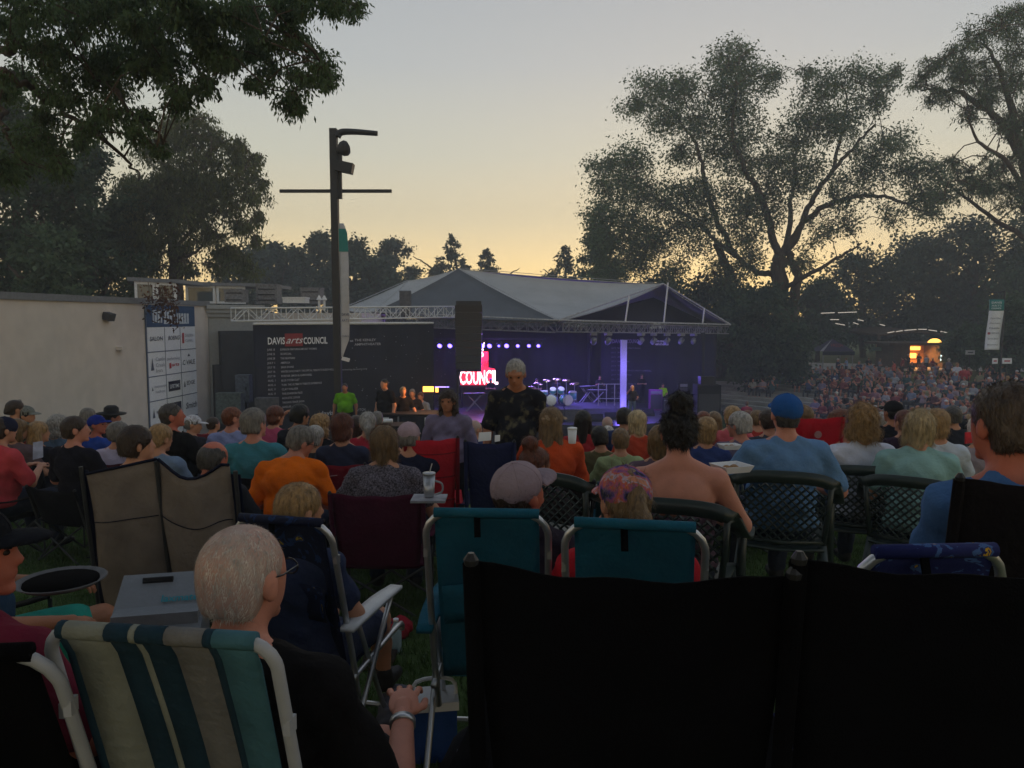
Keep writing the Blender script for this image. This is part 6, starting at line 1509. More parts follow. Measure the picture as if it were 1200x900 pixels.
def beach_chair(label, loc, rz, fabm, w=.54, back=.86, sit=.34, arm=True, s=1.0, stripes=None, tube=alu, group='aluminium beach chairs', recl=.22, straps=True, corner=.09, armcol=None):
    t = thing('beach_chair', label, 'chair', loc, rz, group); t.scale = (s, s, s)
    y0, z0 = -.14, sit - .02; dy, dz = -recl, back - sit
    L_ = math.hypot(dy, dz)
    q = lambda x, l, o=0: (x, y0 + dy * l / L_ - o * dz / L_, z0 + dz * l / L_ - o * recl / L_)
    c = corner; W = w / 2
    pts = [q(-W * .97, -.12), q(-W, .1), q(-W, L_ - c)] + [q(-W + c * (1 - math.cos(a)), L_ - c + c * math.sin(a)) for a in np.linspace(.2, PI / 2, 5)] + [q(W - c * (1 - math.cos(a)), L_ - c + c * math.sin(a)) for a in np.linspace(PI / 2, .2, 5)] + [q(W, L_ - c), q(W, .1), q(W * .97, -.12)]
    mb = MB(); mb.tube(pts, .0125, 8); mb.build('back_frame', tube, t, None, True)
    Ws = W - .032
    def fb(x0, x1): return lambda u, v: q(x0 + (x1 - x0) * u, .02 + (L_ + .006 - .02) * v, .0 - .035 * math.sin(PI * (.1 + .85 * v)) * (1 - (2 * (x0 + (x1 - x0) * u) / (2 * Ws)) ** 2) + (.014 if v > .93 else 0))
    bo = None
    if stripes:
        tot = sum(a for a, b in stripes); x = -Ws
        for a, b in stripes:
            x1 = x + 2 * Ws * a / tot; mb = MB(); mb.grid(fb(x, x1), 2, 14, .004); o = mb.build('fabric_stripe', b, t, None, True); bo = bo or o
            mb = MB(); mb.tube([q(x + .0005, L_), q(x1 - .0005, L_)], .0175, 10); mb.build('hem', b, o, None, True); x = x1
    else:
        mb = MB(); mb.grid(fb(-Ws, Ws), 12, 14, .004); bo = mb.build('backrest', fabm, t, None, True)
        mb = MB(); mb.tube([q(-Ws, L_), q(Ws, L_)], .0175, 10); mb.build('hem', fabm, bo, None, True)
    if straps:
        for x in (-.03,):
            mb = MB(); mb.box(q(x, L_ - .03, .022), (.022, .006, .09), rotm(-.25, 0, .2)); mb.build('strap', blackf, bo)
        mb = MB(); mb.grid(lambda u, v: q(-.16 + .30 * u, L_ * .40 + .16 * v, .042 - .02 * math.sin(PI * u)), 6, 3, .004); mb.build('pocket', fabm if not stripes else stripes[0][1], bo, None, True)
    mb = MB(); mb.grid(lambda u, v: ((u - .5) * 2 * Ws, y0 + .46 * v, sit - .035 * math.sin(PI * u) * math.sin(PI * v) + .02 * v), 8, 8, .004); mb.build('seat', fabm if not stripes else stripes[-1][1], t, None, True)
    for sx in (-1, 1):
        mb = MB(); mb.tube(bez([(sx * W, y0 - .05, sit - .02), (sx * W, .30, sit + .01), (sx * W * .98, .36, sit - .03)], 4), .0125, 6); mb.build('side_rail', tube, t, None, True)
        mb = MB(); mb.tube(bez([(sx * W, .20, .0), (sx * W, .12, .06), (sx * W, -.12, sit + .20)], 4), .012, 6); mb.build('leg', tube, t, None, True)
        mb = MB(); mb.tube(bez([(sx * (W + .02), -.34, .0), (sx * (W + .02), -.24, .05), (sx * (W + .02), .18, sit + .20)], 4), .012, 6); mb.build('leg', tube, t, None, True)
        if arm:
            mb = MB(); mb.grid(lambda u, v: (sx * (W + .022) + (u - .5) * .055 * (1 + .4 * math.sin(PI * v)), -.26 + .50 * v, sit + .225 + .012 * math.sin(PI * v)), 3, 8, .016); mb.build('armrest', armcol or mat('arm_plastic', (.55, .56, .58), rough=.35, var=.04, bump=.02), t, None, True)
        mb = MB(); mb.box(q(sx * (W + .004), L_ * .78), (.014, .030, .03)); mb.build('bracket', tube, t)
    mb = MB(); mb.tube([(-W, .20, .004), (W, .20, .004)], .011, 6); mb.build('crossbar', tube, t); mb = MB(); mb.tube([(-W - .02, -.34, .004), (W + .02, -.34, .004)], .011, 6); mb.build('crossbar', tube, t)
    return t
def plastic_chair(label, loc, rz, s=1.0, group='dark green plastic garden chairs', solid=False):
    t = thing('garden_chair', label, 'chair', loc, rz, group); t.scale = (s, s, s)
    TOPZ = .86
    def rim(a):                                     # a from -1 (left arm front) over the back to +1
        k = abs(a); sg_ = -1 if a < 0 else 1
        if k < .55: q_ = k / .55; return Vector((sg_ * .268 * math.sin(q_ * PI / 2 * .92), -.30 + .055 * q_ * q_, TOPZ - .06 * q_ ** 2.6))
        q_ = (k - .55) / .45; return Vector((sg_ * (.266 + .055 * math.sin(q_ * PI * .6)), -.245 + .50 * q_, TOPZ - .06 - .15 * math.sin(min(1, q_ * 1.6) * PI / 2) - .03 * q_))
    A_s = np.linspace(-1, 1, 49); mb = MB(); V = []; F = []
    for i, a in enumerate(A_s):
        p = rim(a); p0, p1 = rim(max(-1, a - .02)), rim(min(1, a + .02)); tg = (p1 - p0).normalized(); k = abs(a); fl = min(1, max(0, (k - .45) / .25))
        out = Vector((tg.y, -tg.x, 0)).normalized()
        up = (Vector((0, 0, 1)) - tg * tg.z).normalized()
        wd = (up * (1 - fl) + out * fl).normalized() * (.034 if k < .5 else .030); th = (out * (1 - fl) + up * fl).normalized() * .007
        for c_ in (wd + th, -wd + th, -wd - th, wd - th): V.append(p - (up * .03 * (1 - fl)) + c_)
        if i:
            b = 4 * (i - 1)
            for j in range(4): F.append((b + j, b + (j + 1) % 4, b + 4 + (j + 1) % 4, b + 4 + j))
    F += [(0, 1, 2, 3), tuple(4 * 48 + j for j in (3, 2, 1, 0))]
    mb.add(V, F); mb.build('rim', plast, t, None, True)
    # woven lattice back: slats crossing on the curved back
    def bk(x, z): f = (z - .40) / .45; return Vector((x, -.215 - .08 * f + .50 * x * x, z))
    mb = MB(); half = .235
    def clipline(x0, z0, dx, dz):
        pts = []
        for t_ in np.linspace(0, 1, 40):
            x, z = x0 + dx * t_, z0 + dz * t_
            top = TOPZ - .05 - 1.15 * x * x
            if abs(x) <= half - .03 * (z < .6) and .46 <= z <= top: pts.append(bk(x, z))
        return pts
    for k in range(-9, 16):
        for sg_ in (1, -1):
            ps = clipline(sg_ * (-.30 + .0), .30 + k * .047, sg_ * .62, .62)
            if len(ps) > 2: mb.tube([ps[0], ps[len(ps) // 2], ps[-1]], .0105, 4, flat=.6, up=(0, 1, 0), cap=False)
    mb.build('lattice', plast, t, None, False, kind='stuff')
    for sg_ in (-1, 1):
        mb = MB(); mb.tube([bk(sg_ * .215, .42), bk(sg_ * .235, .62), bk(sg_ * .245, .80)], .016, 6); mb.build('back_stile', plast, t, None, True)
        mb = MB(); mb.tube([(sg_ * .30, .24, .70), (sg_ * .29, .24, .44), (sg_ * .31, .27, .0)], [.018, .026, .017], 6, flat=1.4); mb.build('leg', plast, t, None, True)
        mb = MB(); mb.tube([(sg_ * .21, -.20, .44), (sg_ * .27, -.30, .0)], [.028, .018], 6); mb.build('leg', plast, t, None, True)
    mb = MB(); mb.tube([bk(-.22, .46), bk(0, .45), bk(.22, .46)], .016, 6); mb.build('lower_rail', plast, t, None, True)
    mb = MB(); mb.grid(lambda u, v: ((u - .5) * (.44 + .10 * v), -.24 + .50 * v, .43 - .015 * math.sin(PI * u) + .01 * v), 8, 8, .012); mb.build('seat', plast, t, None, True)
    return t
# chairs and people that the table describes
teal = cloth('#1a5468'); bluef = cloth('#1c3a6a')
spk = mat('speckled_fabric', '#2a262e', rough=.9, var=0, scale=90, bump=.3, col2='#77707c')
tdm = mat('tie_dye', '#a04a5a', rough=.9, scale=16, bump=.2, col2='#3a3f78')
n_, l_ = tdm.node_tree.nodes, tdm.node_tree.links
cr_ = n_.new('ShaderNodeValToRGB'); e_ = cr_.color_ramp.elements
e_[0].position = .36; e_[0].color = (*srgb('#1f2440'), 1); e_[1].position = .66; e_[1].color = (*srgb('#c4846a'), 1)
for p_, c_ in ((.44, '#5d4a86'), (.50, '#a0597c'), (.56, '#c0603c'), (.61, '#a8a0b8')): x_ = e_.new(p_); x_.color = (*srgb(c_), 1)
nzt = [x for x in n_ if x.type == 'TEX_NOISE'][0]; l_.new(nzt.outputs[0], cr_.inputs[0]); l_.new(cr_.outputs[0], n_['Principled BSDF'].inputs['Base Color'])
PEOPLE = {}
for i, (px, py, d, ch, a, k) in enumerate(PT):
    k = dict(k); q = P(px, py, d); rz = facing(q.x, d, a); H_ = top_of(k)
    z = g(q.x, d); need = q.z - H_; z += max(-.10, min(.10, need - z)); MISS.append((round(need - z, 2), k['label'][:30]))
    hat = k.pop('hat', None); speck = k.pop('speck', None); td = k.pop('tiedye', None)
    # the head sits in front of / behind the hips: shift so that the head is on the sight line
    J = joints(k.get('pose', 'sit'), k.get('lean', -.12), k.get('turn', 0), k.get('nod', 0), k.get('w', 1), 0, 'rest', None, k.get('sit', .44), k.get('hunch', 0))
    hv_ = Matrix.Rotation(rz, 3, 'Z') @ Vector(J['head']) * k.get('s', 1)
    loc = (q.x - hv_.x, d - hv_.y, z)
    lab = k.pop('label')
    root, J = person(lab, loc, rz, seed=i, shirtmat=spk if speck else None, capmat=tdm if td else None, **k)
    PEOPLE[lab] = (root, J, rz)
    if k.get('cap') and d < 6:
        H_, c_ = J['H'] @ RM(k.get('capt', .1), 0, 0), J['head']; co_ = [x for x in root.children if x.name.startswith('cap')][0]; cm_ = co_.data.materials[0]
        for q_ in range(6):
            aa_ = q_ * PI / 3 + .5; mb = MB(); mb.tube([c_ + H_ @ v3(.0915 * math.cos(t_) * math.cos(aa_), -.010 + .1115 * math.cos(t_) * math.sin(aa_), .040 + .0925 * math.sin(t_)) for t_ in np.linspace(-.2, 1.5, 9)], .0016, 4); mb.build('seam', cm_, co_)
    if hat:
        mb = MB(); mb.lathe([(.19, .0), (.20, .012), (.10, .02), (.095, .09), (.06, .12), (.01, .11)], J['head'] + J['H'] @ v3(0, -.01, .05), 16, rotm(0, .05, 0)); mb.build('hat', mat('black_felt', (.012, .012, .014)), root, None, True)
    if ch:
        kind, col_, kk = ch; cl_ = lab
        cx, cy = loc[0], loc[1]; kk = dict(kk); sit = k.get('sit', .44) * k.get('s', 1)
        cn = {'#0d0d10': 'black', '#101018': 'dark', '#18284e': 'blue', '#0c0c14': 'black', '#4a1622': 'maroon', '#101014': 'black', '#17171f': 'dark grey', '#6e1c26': 'red', '#2a2024': 'brown-black', '#101016': 'black', '#26262e': 'charcoal', '#7c1a2a': 'red', '#45142c': 'maroon', '#191013': 'dark brown', '#6d1a22': 'dark red', '#a33418': 'orange', '#142a5e': 'blue', '#15151d': 'black', '#0b0609': 'wide black'}.get(col_, '')
        who = ' '.join(cl_.split(',')[0].split()[:9])
        if kind == 'camp': CHAIRS[lab] = camp_chair(cn + ' camp chair of the ' + who, (cx, cy, z), rz, col_, sit=sit - .02, **kk)
        elif kind == 'band': CHAIRS[lab] = camp_chair('black low-backed folding chair around the orange tee', (cx, cy, z), rz, col_, back=.66, w=.62, sit=sit - .02)
        elif kind == 'plastic': CHAIRS[lab] = plastic_chair('dark green lattice-back chair of the ' + ' '.join(cl_.split(' in a green')[0].split()[:8]), (cx, cy, z), rz - .28, s=1.10)
        elif kind == 'beach': CHAIRS[lab] = beach_chair(('small teal beach chair under the boy with grey-brown hair' if col_ == 'teal' else 'blue beach chair under the woman with a blond bob'), (cx, cy, z), rz, teal if col_ == 'teal' else bluef, sit=.36, arm=False, **kk)
print('MISS', [m for m in MISS if abs(m[0]) > .04])
# ---------------------------------------------------------------- the closest chairs
def at(px, py, d): return P(px, py, d)
def topz(px, py, d): return P(px, py, d).z
def floral(name, base, c2, c3):
    m = mat(name, base, rough=.85, scale=7, bump=.2, var=.2); n, l = m.node_tree.nodes, m.node_tree.links
    nz = [x for x in n if x.type == 'TEX_NOISE'][0]; nz.inputs['Scale'].default_value = 9; nz.inputs['Distortion'].default_value = 2.5
    cr = n.new('ShaderNodeValToRGB'); cr.color_ramp.interpolation = 'CONSTANT'; e = cr.color_ramp.elements
    e[0].position = 0; e[0].color = (*srgb(base), 1); e[1].position = .57; e[1].color = (*srgb(c2), 1)
    for p_, c_ in ((.64, base), (.67, c3), (.71, base)): x = e.new(p_); x.color = (*srgb(c_), 1)
    l.new(nz.outputs[0], cr.inputs[0]); l.new(cr.outputs[0], n['Principled BSDF'].inputs['Base Color']); return m
def rzc(x, y, a=0): return facing(x, y, a)
q = at(205, 730, 1.40); st_b = cloth('#1e3442'); st_c = cloth('#7b7e76'); st_t = cloth('#3f6470'); st_g = cloth('#6b6a6a')
ptube = mat('painted_tube', (.34, .35, .38), rough=.35, var=.05, bump=.02)
beach_chair('blue, teal and cream striped aluminium beach chair at the lower left', (q.x + .025, q.y + .36, g(q.x, q.y)), -.14, None, w=.455, back=topz(205, 728, 1.40) - g(q.x, q.y), sit=.30, recl=.24,
            stripes=[(.4, st_b), (2.2, st_c), (1.3, st_b), (.35, st_c), (1.5, st_b), (2.0, st_g), (.45, st_b), (2.1, st_t)], tube=ptube, straps=False, corner=.06, arm=False)
q = at(-125, 760, 1.38); beach_chair('black beach chair with a pale tube, cut off by the lower left corner', (q.x, q.y + .34, 0), .10, blackf, w=.54, back=topz(-100, 742, 1.38), sit=.32, recl=.26, tube=ptube, straps=False, arm=False)
q = at(577, 592, 2.62); beach_chair('teal beach chair under the man in the taupe cap', (q.x, q.y + .32, g(q.x, q.y)), rzc(q.x, q.y), teal, w=.425, back=topz(577, 593, 2.62) - g(q.x, q.y), sit=.36, recl=.2, armcol=teal)
q = at(764, 608, 2.36); beach_chair('teal beach chair under the tie-dye cap', (q.x, q.y + .32, g(q.x, q.y)), rzc(q.x, q.y, .12), teal, w=.435, back=topz(764, 606, 2.36) - g(q.x, q.y), sit=.36, recl=.2, armcol=teal)
fl1 = floral('navy_floral', '#0d1530', '#14305c', '#8a7a2c'); fl2 = floral('blue_floral', '#121c56', '#3a5a90', '#b8921c')
q = at(356, 600, 2.86); beach_chair('navy floral beach chair with white armrests under the boy', (q.x, q.y + .30, g(q.x, q.y)), rzc(q.x, q.y, .16), fl1, w=.40, back=topz(350, 601, 2.86) - g(q.x, q.y), sit=.32, recl=.2)
q = at(1080, 636, 1.8); beach_chair('empty blue beach chair with white leaves and a yellow flower', (q.x, q.y + .32, g(q.x, q.y)), rzc(q.x, q.y, -.1), fl2, w=.36, back=topz(1080, 633, 1.8) - g(q.x, q.y), sit=.34, recl=.2, arm=False)
q = at(745, 665, 1.33); camp_chair('black high-backed chair in the closest row, left of the pair', (q.x + .02, q.y + .26, 0), -.13, blackf, back=topz(745, 656, 1.34), w=.545, sit=.46, trim=blackf)
q = at(1135, 662, 1.28); camp_chair('black high-backed chair in the closest row, right of the pair', (q.x, q.y + .26, 0), -.06, blackf, back=topz(1135, 650, 1.29), w=.56, sit=.46, trim=blackf)
# double camp chair
beige = cloth('#776d66'); nv = cloth('#10152a')
q = at(198, 560, 3.9); zg = g(q.x, q.y); W2 = .84; zt = topz(198, 550, 3.9) - zg
t = thing('double_camp_chair', 'beige two-seat camp chair with navy edges and a dark centre pole', 'chair', (q.x, q.y + .28, zg), rzc(q.x, q.y, .03), None)
for sx, nm in ((-1, 'l'), (1, 'r')):
    def fb(u, v, sx=sx):
        x = sx * (.004 + (W2 / 2 - .035) * u); top = zt + .055 - (.085 * u if sx < 0 else .095 * math.sin(PI * min(1, u * 1.15) * .92) - .005 * u)
        return (x, -.22 - .10 * v - .045 * math.sin(PI * u) * math.sin(PI * (.1 + .85 * v)) + .010 * math.sin(u * 9 + v * 7), .30 + (top - .30) * v)
    mb = MB(); mb.grid(lambda u, v: fb(u if sx > 0 else 1 - u, v), 14, 14, .005); o = mb.build('backrest', beige, t, None, True)
    mb = MB(); mb.grid(lambda u, v: tuple(Vector(fb((.01 + .98 * u) if sx > 0 else 1 - (.01 + .98 * u), .66 + .005 * v)) + Vector((0, -.012, 0))), 12, 1, .004); mb.build('seam', nv, o)
    mb = MB(); mb.tube([Vector(fb(u, 1)) + Vector((0, -.002, .004)) for u in np.linspace(0, 1, 10)], .008, 6); mb.build('binding', nv, o)
    mb = MB(); mb.grid(lambda u, v: (sx * (W2 / 2 - .03 + .05 * (u if sx > 0 else 1 - u)), -.20 - .11 * v, .32 + (zt - .33) * v), 3, 8, .005); mb.build('side_panel', nv, t, None, True)
    mb = MB(); mb.grid(lambda u, v: (sx * (.03 + (W2 / 2 - .05) * (u if sx > 0 else 1 - u)), -.2 + .46 * v, .40 - .05 * math.sin(PI * u) * math.sin(PI * v)), 8, 6, .005); mb.build('seat', beige, t, None, True)
    mb = MB(); mb.tube([(sx * W2 / 2, -.20, .04), (sx * W2 / 2, -.32, zt + .01)], .011, 6); mb.build('post', dkm, t)
    for a_, b_ in (((sx * .02, -.24, .30), (sx * W2 / 2, .24, .02)), ((sx * .02, .22, .34), (sx * W2 / 2, -.24, .02)), ((sx * W2 / 2, .25, .02), (sx * W2 / 2, .25, .60)), ((sx * .02, -.24, .30), (sx * W2 / 2, -.26, .02))): mb = MB(); mb.tube([a_, b_], .010, 6); mb.build('leg', dkm, t)
    mb = MB(); mb.grid(lambda u, v: (sx * (W2 / 2 + .0) + (u - .5) * .07, -.26 + .52 * v, .61 - .03 * math.sin(PI * v)), 2, 6, .005); mb.build('armrest', nv, t, None, True)
mb = MB(); mb.tube([(0, -.22, .02), (0, -.215, .32), (0, -.325, zt + .05)], .012, 8); mb.build('centre_pole', dkm, t)
mb = MB(); mb.tube(bez([(-.25, -.23, .33), (-.1, -.25, .30), (.0, -.25, .345), (.12, -.25, .29), (.26, -.23, .33)], 5), .02, 6); mb.build('strap', nv, t)
q = at(577, 517, 6.1); camp_chair('navy folding chair with a mesh back, empty, in the aisle', (q.x, q.y + .28, g(q.x, q.y)), rzc(q.x, q.y), '#20264a', back=topz(577, 517, 6.1) - g(q.x, q.y), w=.39, group=None)
q = at(501, 513, 6.2); camp_chair('bright red camp chair with fold lines left of the aisle', (q.x, q.y + .28, g(q.x, q.y)), rzc(q.x, q.y, -.2), '#b3202f', back=topz(501, 513, 6.2) - g(q.x, q.y), w=.42, folds=3, trim=cloth('#7a1420'))
q = at(955, 489, 7.2); camp_chair('empty red camp chair with a faint white logo right of the blue cap', (q.x, q.y + .28, g(q.x, q.y)), rzc(q.x, q.y), '#a31424', back=topz(955, 488, 7.2) - g(q.x, q.y), w=.52, logo='ring')
q = at(664, 548, 4.0); plastic_chair('dark garden chair with a bright lattice back, turned right beside the bun', (q.x, q.y + .25, topz(664, 552, 4.0) - .86 * 1.0), rzc(q.x, q.y, .45))
# ---------------------------------------------------------------- two people walking up the aisle
def stander(px, py, d, **k):
    q = at(px, py, d); z = g(q.x, d); s = (q.z - z) / 1.765; return person(k.pop('label'), (q.x, d, z), k.pop('rz'), pose='stand', s=s, group=None, **k), q, z, s
hawaii = mat('hawaiian_shirt', '#10121f', rough=.85, scale=13, bump=.2, col2='#5b5642'); nz = [x for x in hawaii.node_tree.nodes if x.type == 'MAP_RANGE'][0]; nz.inputs[1].default_value = .53; nz.inputs[2].default_value = .66
(man, Jm), q, z, s = stander(605, 415, 6.9, label='grey-haired man in a dark patterned shirt standing in the aisle, looking down', rz=PI * .97, nod=-.0 + .35, shirtmat=hawaii, hair='lightgrey', style='buzz', skin='tan', face=2, h=.010, dens=2600, arms='down', w=1.02, sleeve=.8, pants='#1b1e2c', glasses=None)
(wom, Jw), q, z, s = stander(525, 455, 7.8, label='woman with long wavy brown hair in a mauve-grey sweater walking up the aisle', rz=PI * .95, shirt='#766d88', hair='brown', style='long', skin='tan', face=2, h=.010, dens=2600, arms='down', armsR='down', w=1.15, sleeve=1.2, pants='#14151d', curly=True)
def in_hand(root, J, side, rzz, loc, s, build):
    p = Matrix.Rotation(rzz, 3, 'Z') @ Vector(J['wr' + side] + (J['wr' + side] - J['el' + side]) / np.linalg.norm(J['wr' + side] - J['el' + side]) * .08) * s
    return Vector(loc) + p
p = in_hand(wom, Jw, 'l', PI * .95, wom.location, wom.scale.x, None)
def cup(loc, label, r=.035, h=.12, m=paper, name='cup', lid=True, straw=False, rot=None):
    t = thing(name, label, 'cup', loc); mb = MB(); mb.lathe([(r * .75, 0), (r * .8, .004), (r, h), (r * .93, h - .002)], (0, 0, 0), 16, rot); mb.build('wall', m, t, None, True)
    if lid: mb = MB(); mb.lathe([(r * 1.05, h), (r * 1.05, h + .012), (r * .5, h + .016)], (0, 0, 0), 16, rot); mb.build('lid', m, t, None, True)
    if straw: mb = MB(); mb.tube([(0, 0, h), (.02, 0, h + .07)], .004, 6); mb.build('straw', m, t)
    return t
cup(p + Vector((0, -.05, -.05)), 'clear plastic cup in the hand of the walking woman', m=mat('clear_plastic', (.6, .62, .68), rough=.15, var=0, bump=0), lid=False)
clearp = MATS['clear_plastic']
q = at(503, 582, 4.9); cup(q, 'brushed steel tumbler with a straw beside the speckled top', .040, .145, mat('steel', (.40, .41, .45), rough=.3, metal=.6, var=.05, bump=0), 'tumbler', straw=True)
mb = MB(); mb.box((q.x, q.y, q.z - .012), (.22, .20, .014)); mb.tube(bez([(q.x + .04, q.y - .03, q.z + .02), (q.x + .085, q.y - .03, q.z + .04), (q.x + .085, q.y - .03, q.z + .09), (q.x + .04, q.y - .03, q.z + .11)], 5), .007, 6); mb.build('cup_tray', mat('tray_pale', (.26, .26, .29)), None, label='pale tray arm holding the steel tumbler', category='tray')
mb = MB(); mb.tube([(q.x, q.y, q.z - .02), (q.x - .05, q.y + .05, g(q.x, q.y) + .01)], .012, 6); tag(mb.build('tray_leg', alu, None), 'thin metal leg carrying the cup tray', 'leg') if 0 else None
def foam_tray(px, py, d, w, dpt, label, rz=0, tilt=.0):
    q = at(px, py, d); t = thing('food_tray', label, 'tray', q, rz); W, Dp, h = w / 2, dpt / 2, .035
    mb = MB(); i = .8
    o_ = [(-W, -Dp, h), (W, -Dp, h), (W, Dp, h), (-W, Dp, h)]; b = [(-W * i, -Dp * i, 0), (W * i, -Dp * i, 0), (W * i, Dp * i, 0), (-W * i, Dp * i, 0)]; n_ = [(x * .94, y * .94, z) for x, y, z in o_]; m_ = [(x * .95, y * .95, .006) for x, y, z in b]
    mb.add(o_ + b + n_ + m_, [(4, 7, 6, 5)] + [(k, 4 + k, 4 + (k + 1) % 4, (k + 1) % 4) for k in range(4)] + [(k, (k + 1) % 4, 8 + (k + 1) % 4, 8 + k) for k in range(4)] + [(8 + k, 8 + (k + 1) % 4, 12 + (k + 1) % 4, 12 + k) for k in range(4)] + [(12, 13, 14, 15)])
    mb.build('tray', paper, t); mb = MB(); [mb.lathe([(.02, 0), (.025, .01), (.01, .02)], (x * W * .5, y * Dp * .4, .01), 8) for x, y in ((-.6, .2), (.2, -.3), (.6, .4))]; mb.build('food', mat('food_brown', (.25, .13, .05), var=.3), t, kind='stuff')
    return t
foam_tray(857, 552, 3.9, .17, .15, 'open white foam food tray between the bun and the blue cap', .35)
foam_tray(855, 526, 5.8, .15, .12, 'small white tray behind the open foam tray', .2)
foam_tray(520, 862, 1.75, .10, .12, 'folded white paper on the knee of the thin-haired man', .3) if 0 else None
q = at(666, 512, 5.9); cup(q + Vector((.03, 0, -.05)), 'white paper cup held by the woman in the beige cap', .036, .11)
for (px, py, d, w, h_, lb, nm, cat, m, rz) in ((44, 528, 6.4, .075, .15, 'pale phone held up by the man in coral red', 'phone', 'phone', mat('phone_pale', (.35, .38, .55)), .5), (1139, 513, 6.6, .13, .10, 'red booklet held by the white-haired reader', 'booklet', 'booklet', mat('red_card', (.50, .02, .03)), .3), (1149, 508, 6.62, .06, .10, 'white page of the open red booklet', 'page', 'paper', paper, .9), (568, 512, 5.95, .10, .07, 'crumpled white paper bag on the navy folding chair', 'paper_bag', 'bag', paper, .2), (583, 514, 5.95, .04, .05, 'small white scrap beside the paper bag', 'paper_scrap', 'paper', paper, .2)):
    q = at(px, py, d); mb = MB(); mb.add([(-w / 2, 0, -h_ / 2), (w / 2, 0, -h_ / 2 * .8), (w / 2 * 1.1, .01, h_ / 2), (-w / 2 * .8, .015, h_ / 2 * .9), (-w / 2, .012, -h_ / 2), (w / 2, .012, -h_ / 2 * .8), (w / 2 * 1.1, .022, h_ / 2), (-w / 2 * .8, .027, h_ / 2 * .9)], [(0, 1, 2, 3), (7, 6, 5, 4), (0, 4, 5, 1), (1, 5, 6, 2), (2, 6, 7, 3), (3, 7, 4, 0)])
    o = tag(mb.build(nm, m, None), lb, cat); o.location = q; o.rotation_euler = (0, 0, rz)
# pale cooler bag with a slot handle, lettering on its lid, between the striped chair and the double chair
q = at(190, 716, 2.6); t = thing('cooler', 'pale grey cooler with a slot handle and teal lettering on the ground', 'cooler', (q.x, q.y, 0), .22); hz_t = q.z + .03
mb = MB(); mb.box((0, 0, hz_t / 2), (.27, .22, hz_t)); mb.build('box', mat('cooler_grey', (.17, .185, .21), rough=.5, var=.05), t)
mb = MB(); mb.add([(-.145, -.13, hz_t - .05), (.145, -.13, hz_t - .05), (.145, .11, hz_t + .07), (-.145, .11, hz_t + .07), (-.145, -.13, hz_t - .065), (.145, -.13, hz_t - .065), (.145, .11, hz_t + .055), (-.145, .11, hz_t + .055)], [(0, 1, 2, 3), (7, 6, 5, 4), (0, 4, 5, 1), (1, 5, 6, 2), (2, 6, 7, 3), (3, 7, 4, 0)]); mb.build('lid', mat('cooler_grey'), t)
sl = (Vector((0, .24, .12))).normalized(); nn_ = Vector((0, -sl.z, sl.y))
mb = MB(); oo = Vector((-.03, .075, hz_t + .053)) + nn_ * .004; put_text(mb, 'laxmate', Vector((.0, -.02, hz_t + .006)) + nn_ * .005, (1, 0, 0), sl, .045, .9, 0, .02, .12); mb.build('lettering', mat('teal_ink', (.02, .22, .28), var=0, bump=0), t)
mb = MB(); mb.tube([oo + Vector((-.045, 0, 0)), oo + Vector((.055, 0, 0))], .012, 8, flat=.6); mb.build('handle_slot', black, t)
# backpack under the left black chair
q = at(572, 790, 2.0); t = thing('backpack', 'grey and black backpack lying under the closest left chair', 'backpack', (q.x, q.y, 0), .2)
V, F = sdf_mesh([('e', (0, 0, .20), (.15, .12, .22)), ('e', (0, -.09, .13), (.11, .07, .12)), ('p', (0, 0, .005), (0, 0, -1))], .02, k=.04, noise=(.006, 20)); mesh_np('body', V, F, cloth('#14151c'), t, True)
for sx in (-1, 1): mb = MB(); mb.tube(bez([(sx * .07, -.10, .40), (sx * .10, -.17, .30), (sx * .08, -.18, .16), (sx * .05, -.13, .06)], 6), .016, 6, flat=1.8); mb.build('strap', cloth('#5a5a66'), t, None, True)
mb = MB(); mb.tube(bez([(-.04, -.02, .41), (0, -.02, .46), (.04, -.02, .41)], 5), .01, 6); mb.build('handle', cloth('#5a5a66'), t, None, True)
# folded blue cloth over the side of the right black chair, tablet on the lap at the left
q = at(72, 684, 2.2); t = thing('tablet', 'dark tray with a white rim resting on knees at the left edge', 'tray', q, .1); mb = MB(); mb.lathe([(.02, 0), (.10, .0), (.122, .014), (.118, .016), (.10, .006)], (0, 0, 0), 24); mb.build('rim', mat('tray_rim', (.12, .12, .13)), t, None, True); mb = MB(); mb.lathe([(.10, .006), (.099, .012), (.02, .012)], (0, 0, 0), 24); mb.build('plate', blackf, t, None, True)
# wristwatch of the thin-haired man
for lab, (root, J, rz) in PEOPLE.items():
    if lab.startswith('elderly man with thin'):
        f = J['wrr'] - J['elr']; f /= np.linalg.norm(f); c0_ = J['wrr'] - f * .025
        mb = MB(); mb.lathe([(.030, -.009), (.034, -.009), (.034, .009), (.030, .009)], c0_, 16, Vector((0, 0, 1)).rotation_difference(Vector(f)).to_matrix()); mb.build('watch_strap', alu, root, None, True)
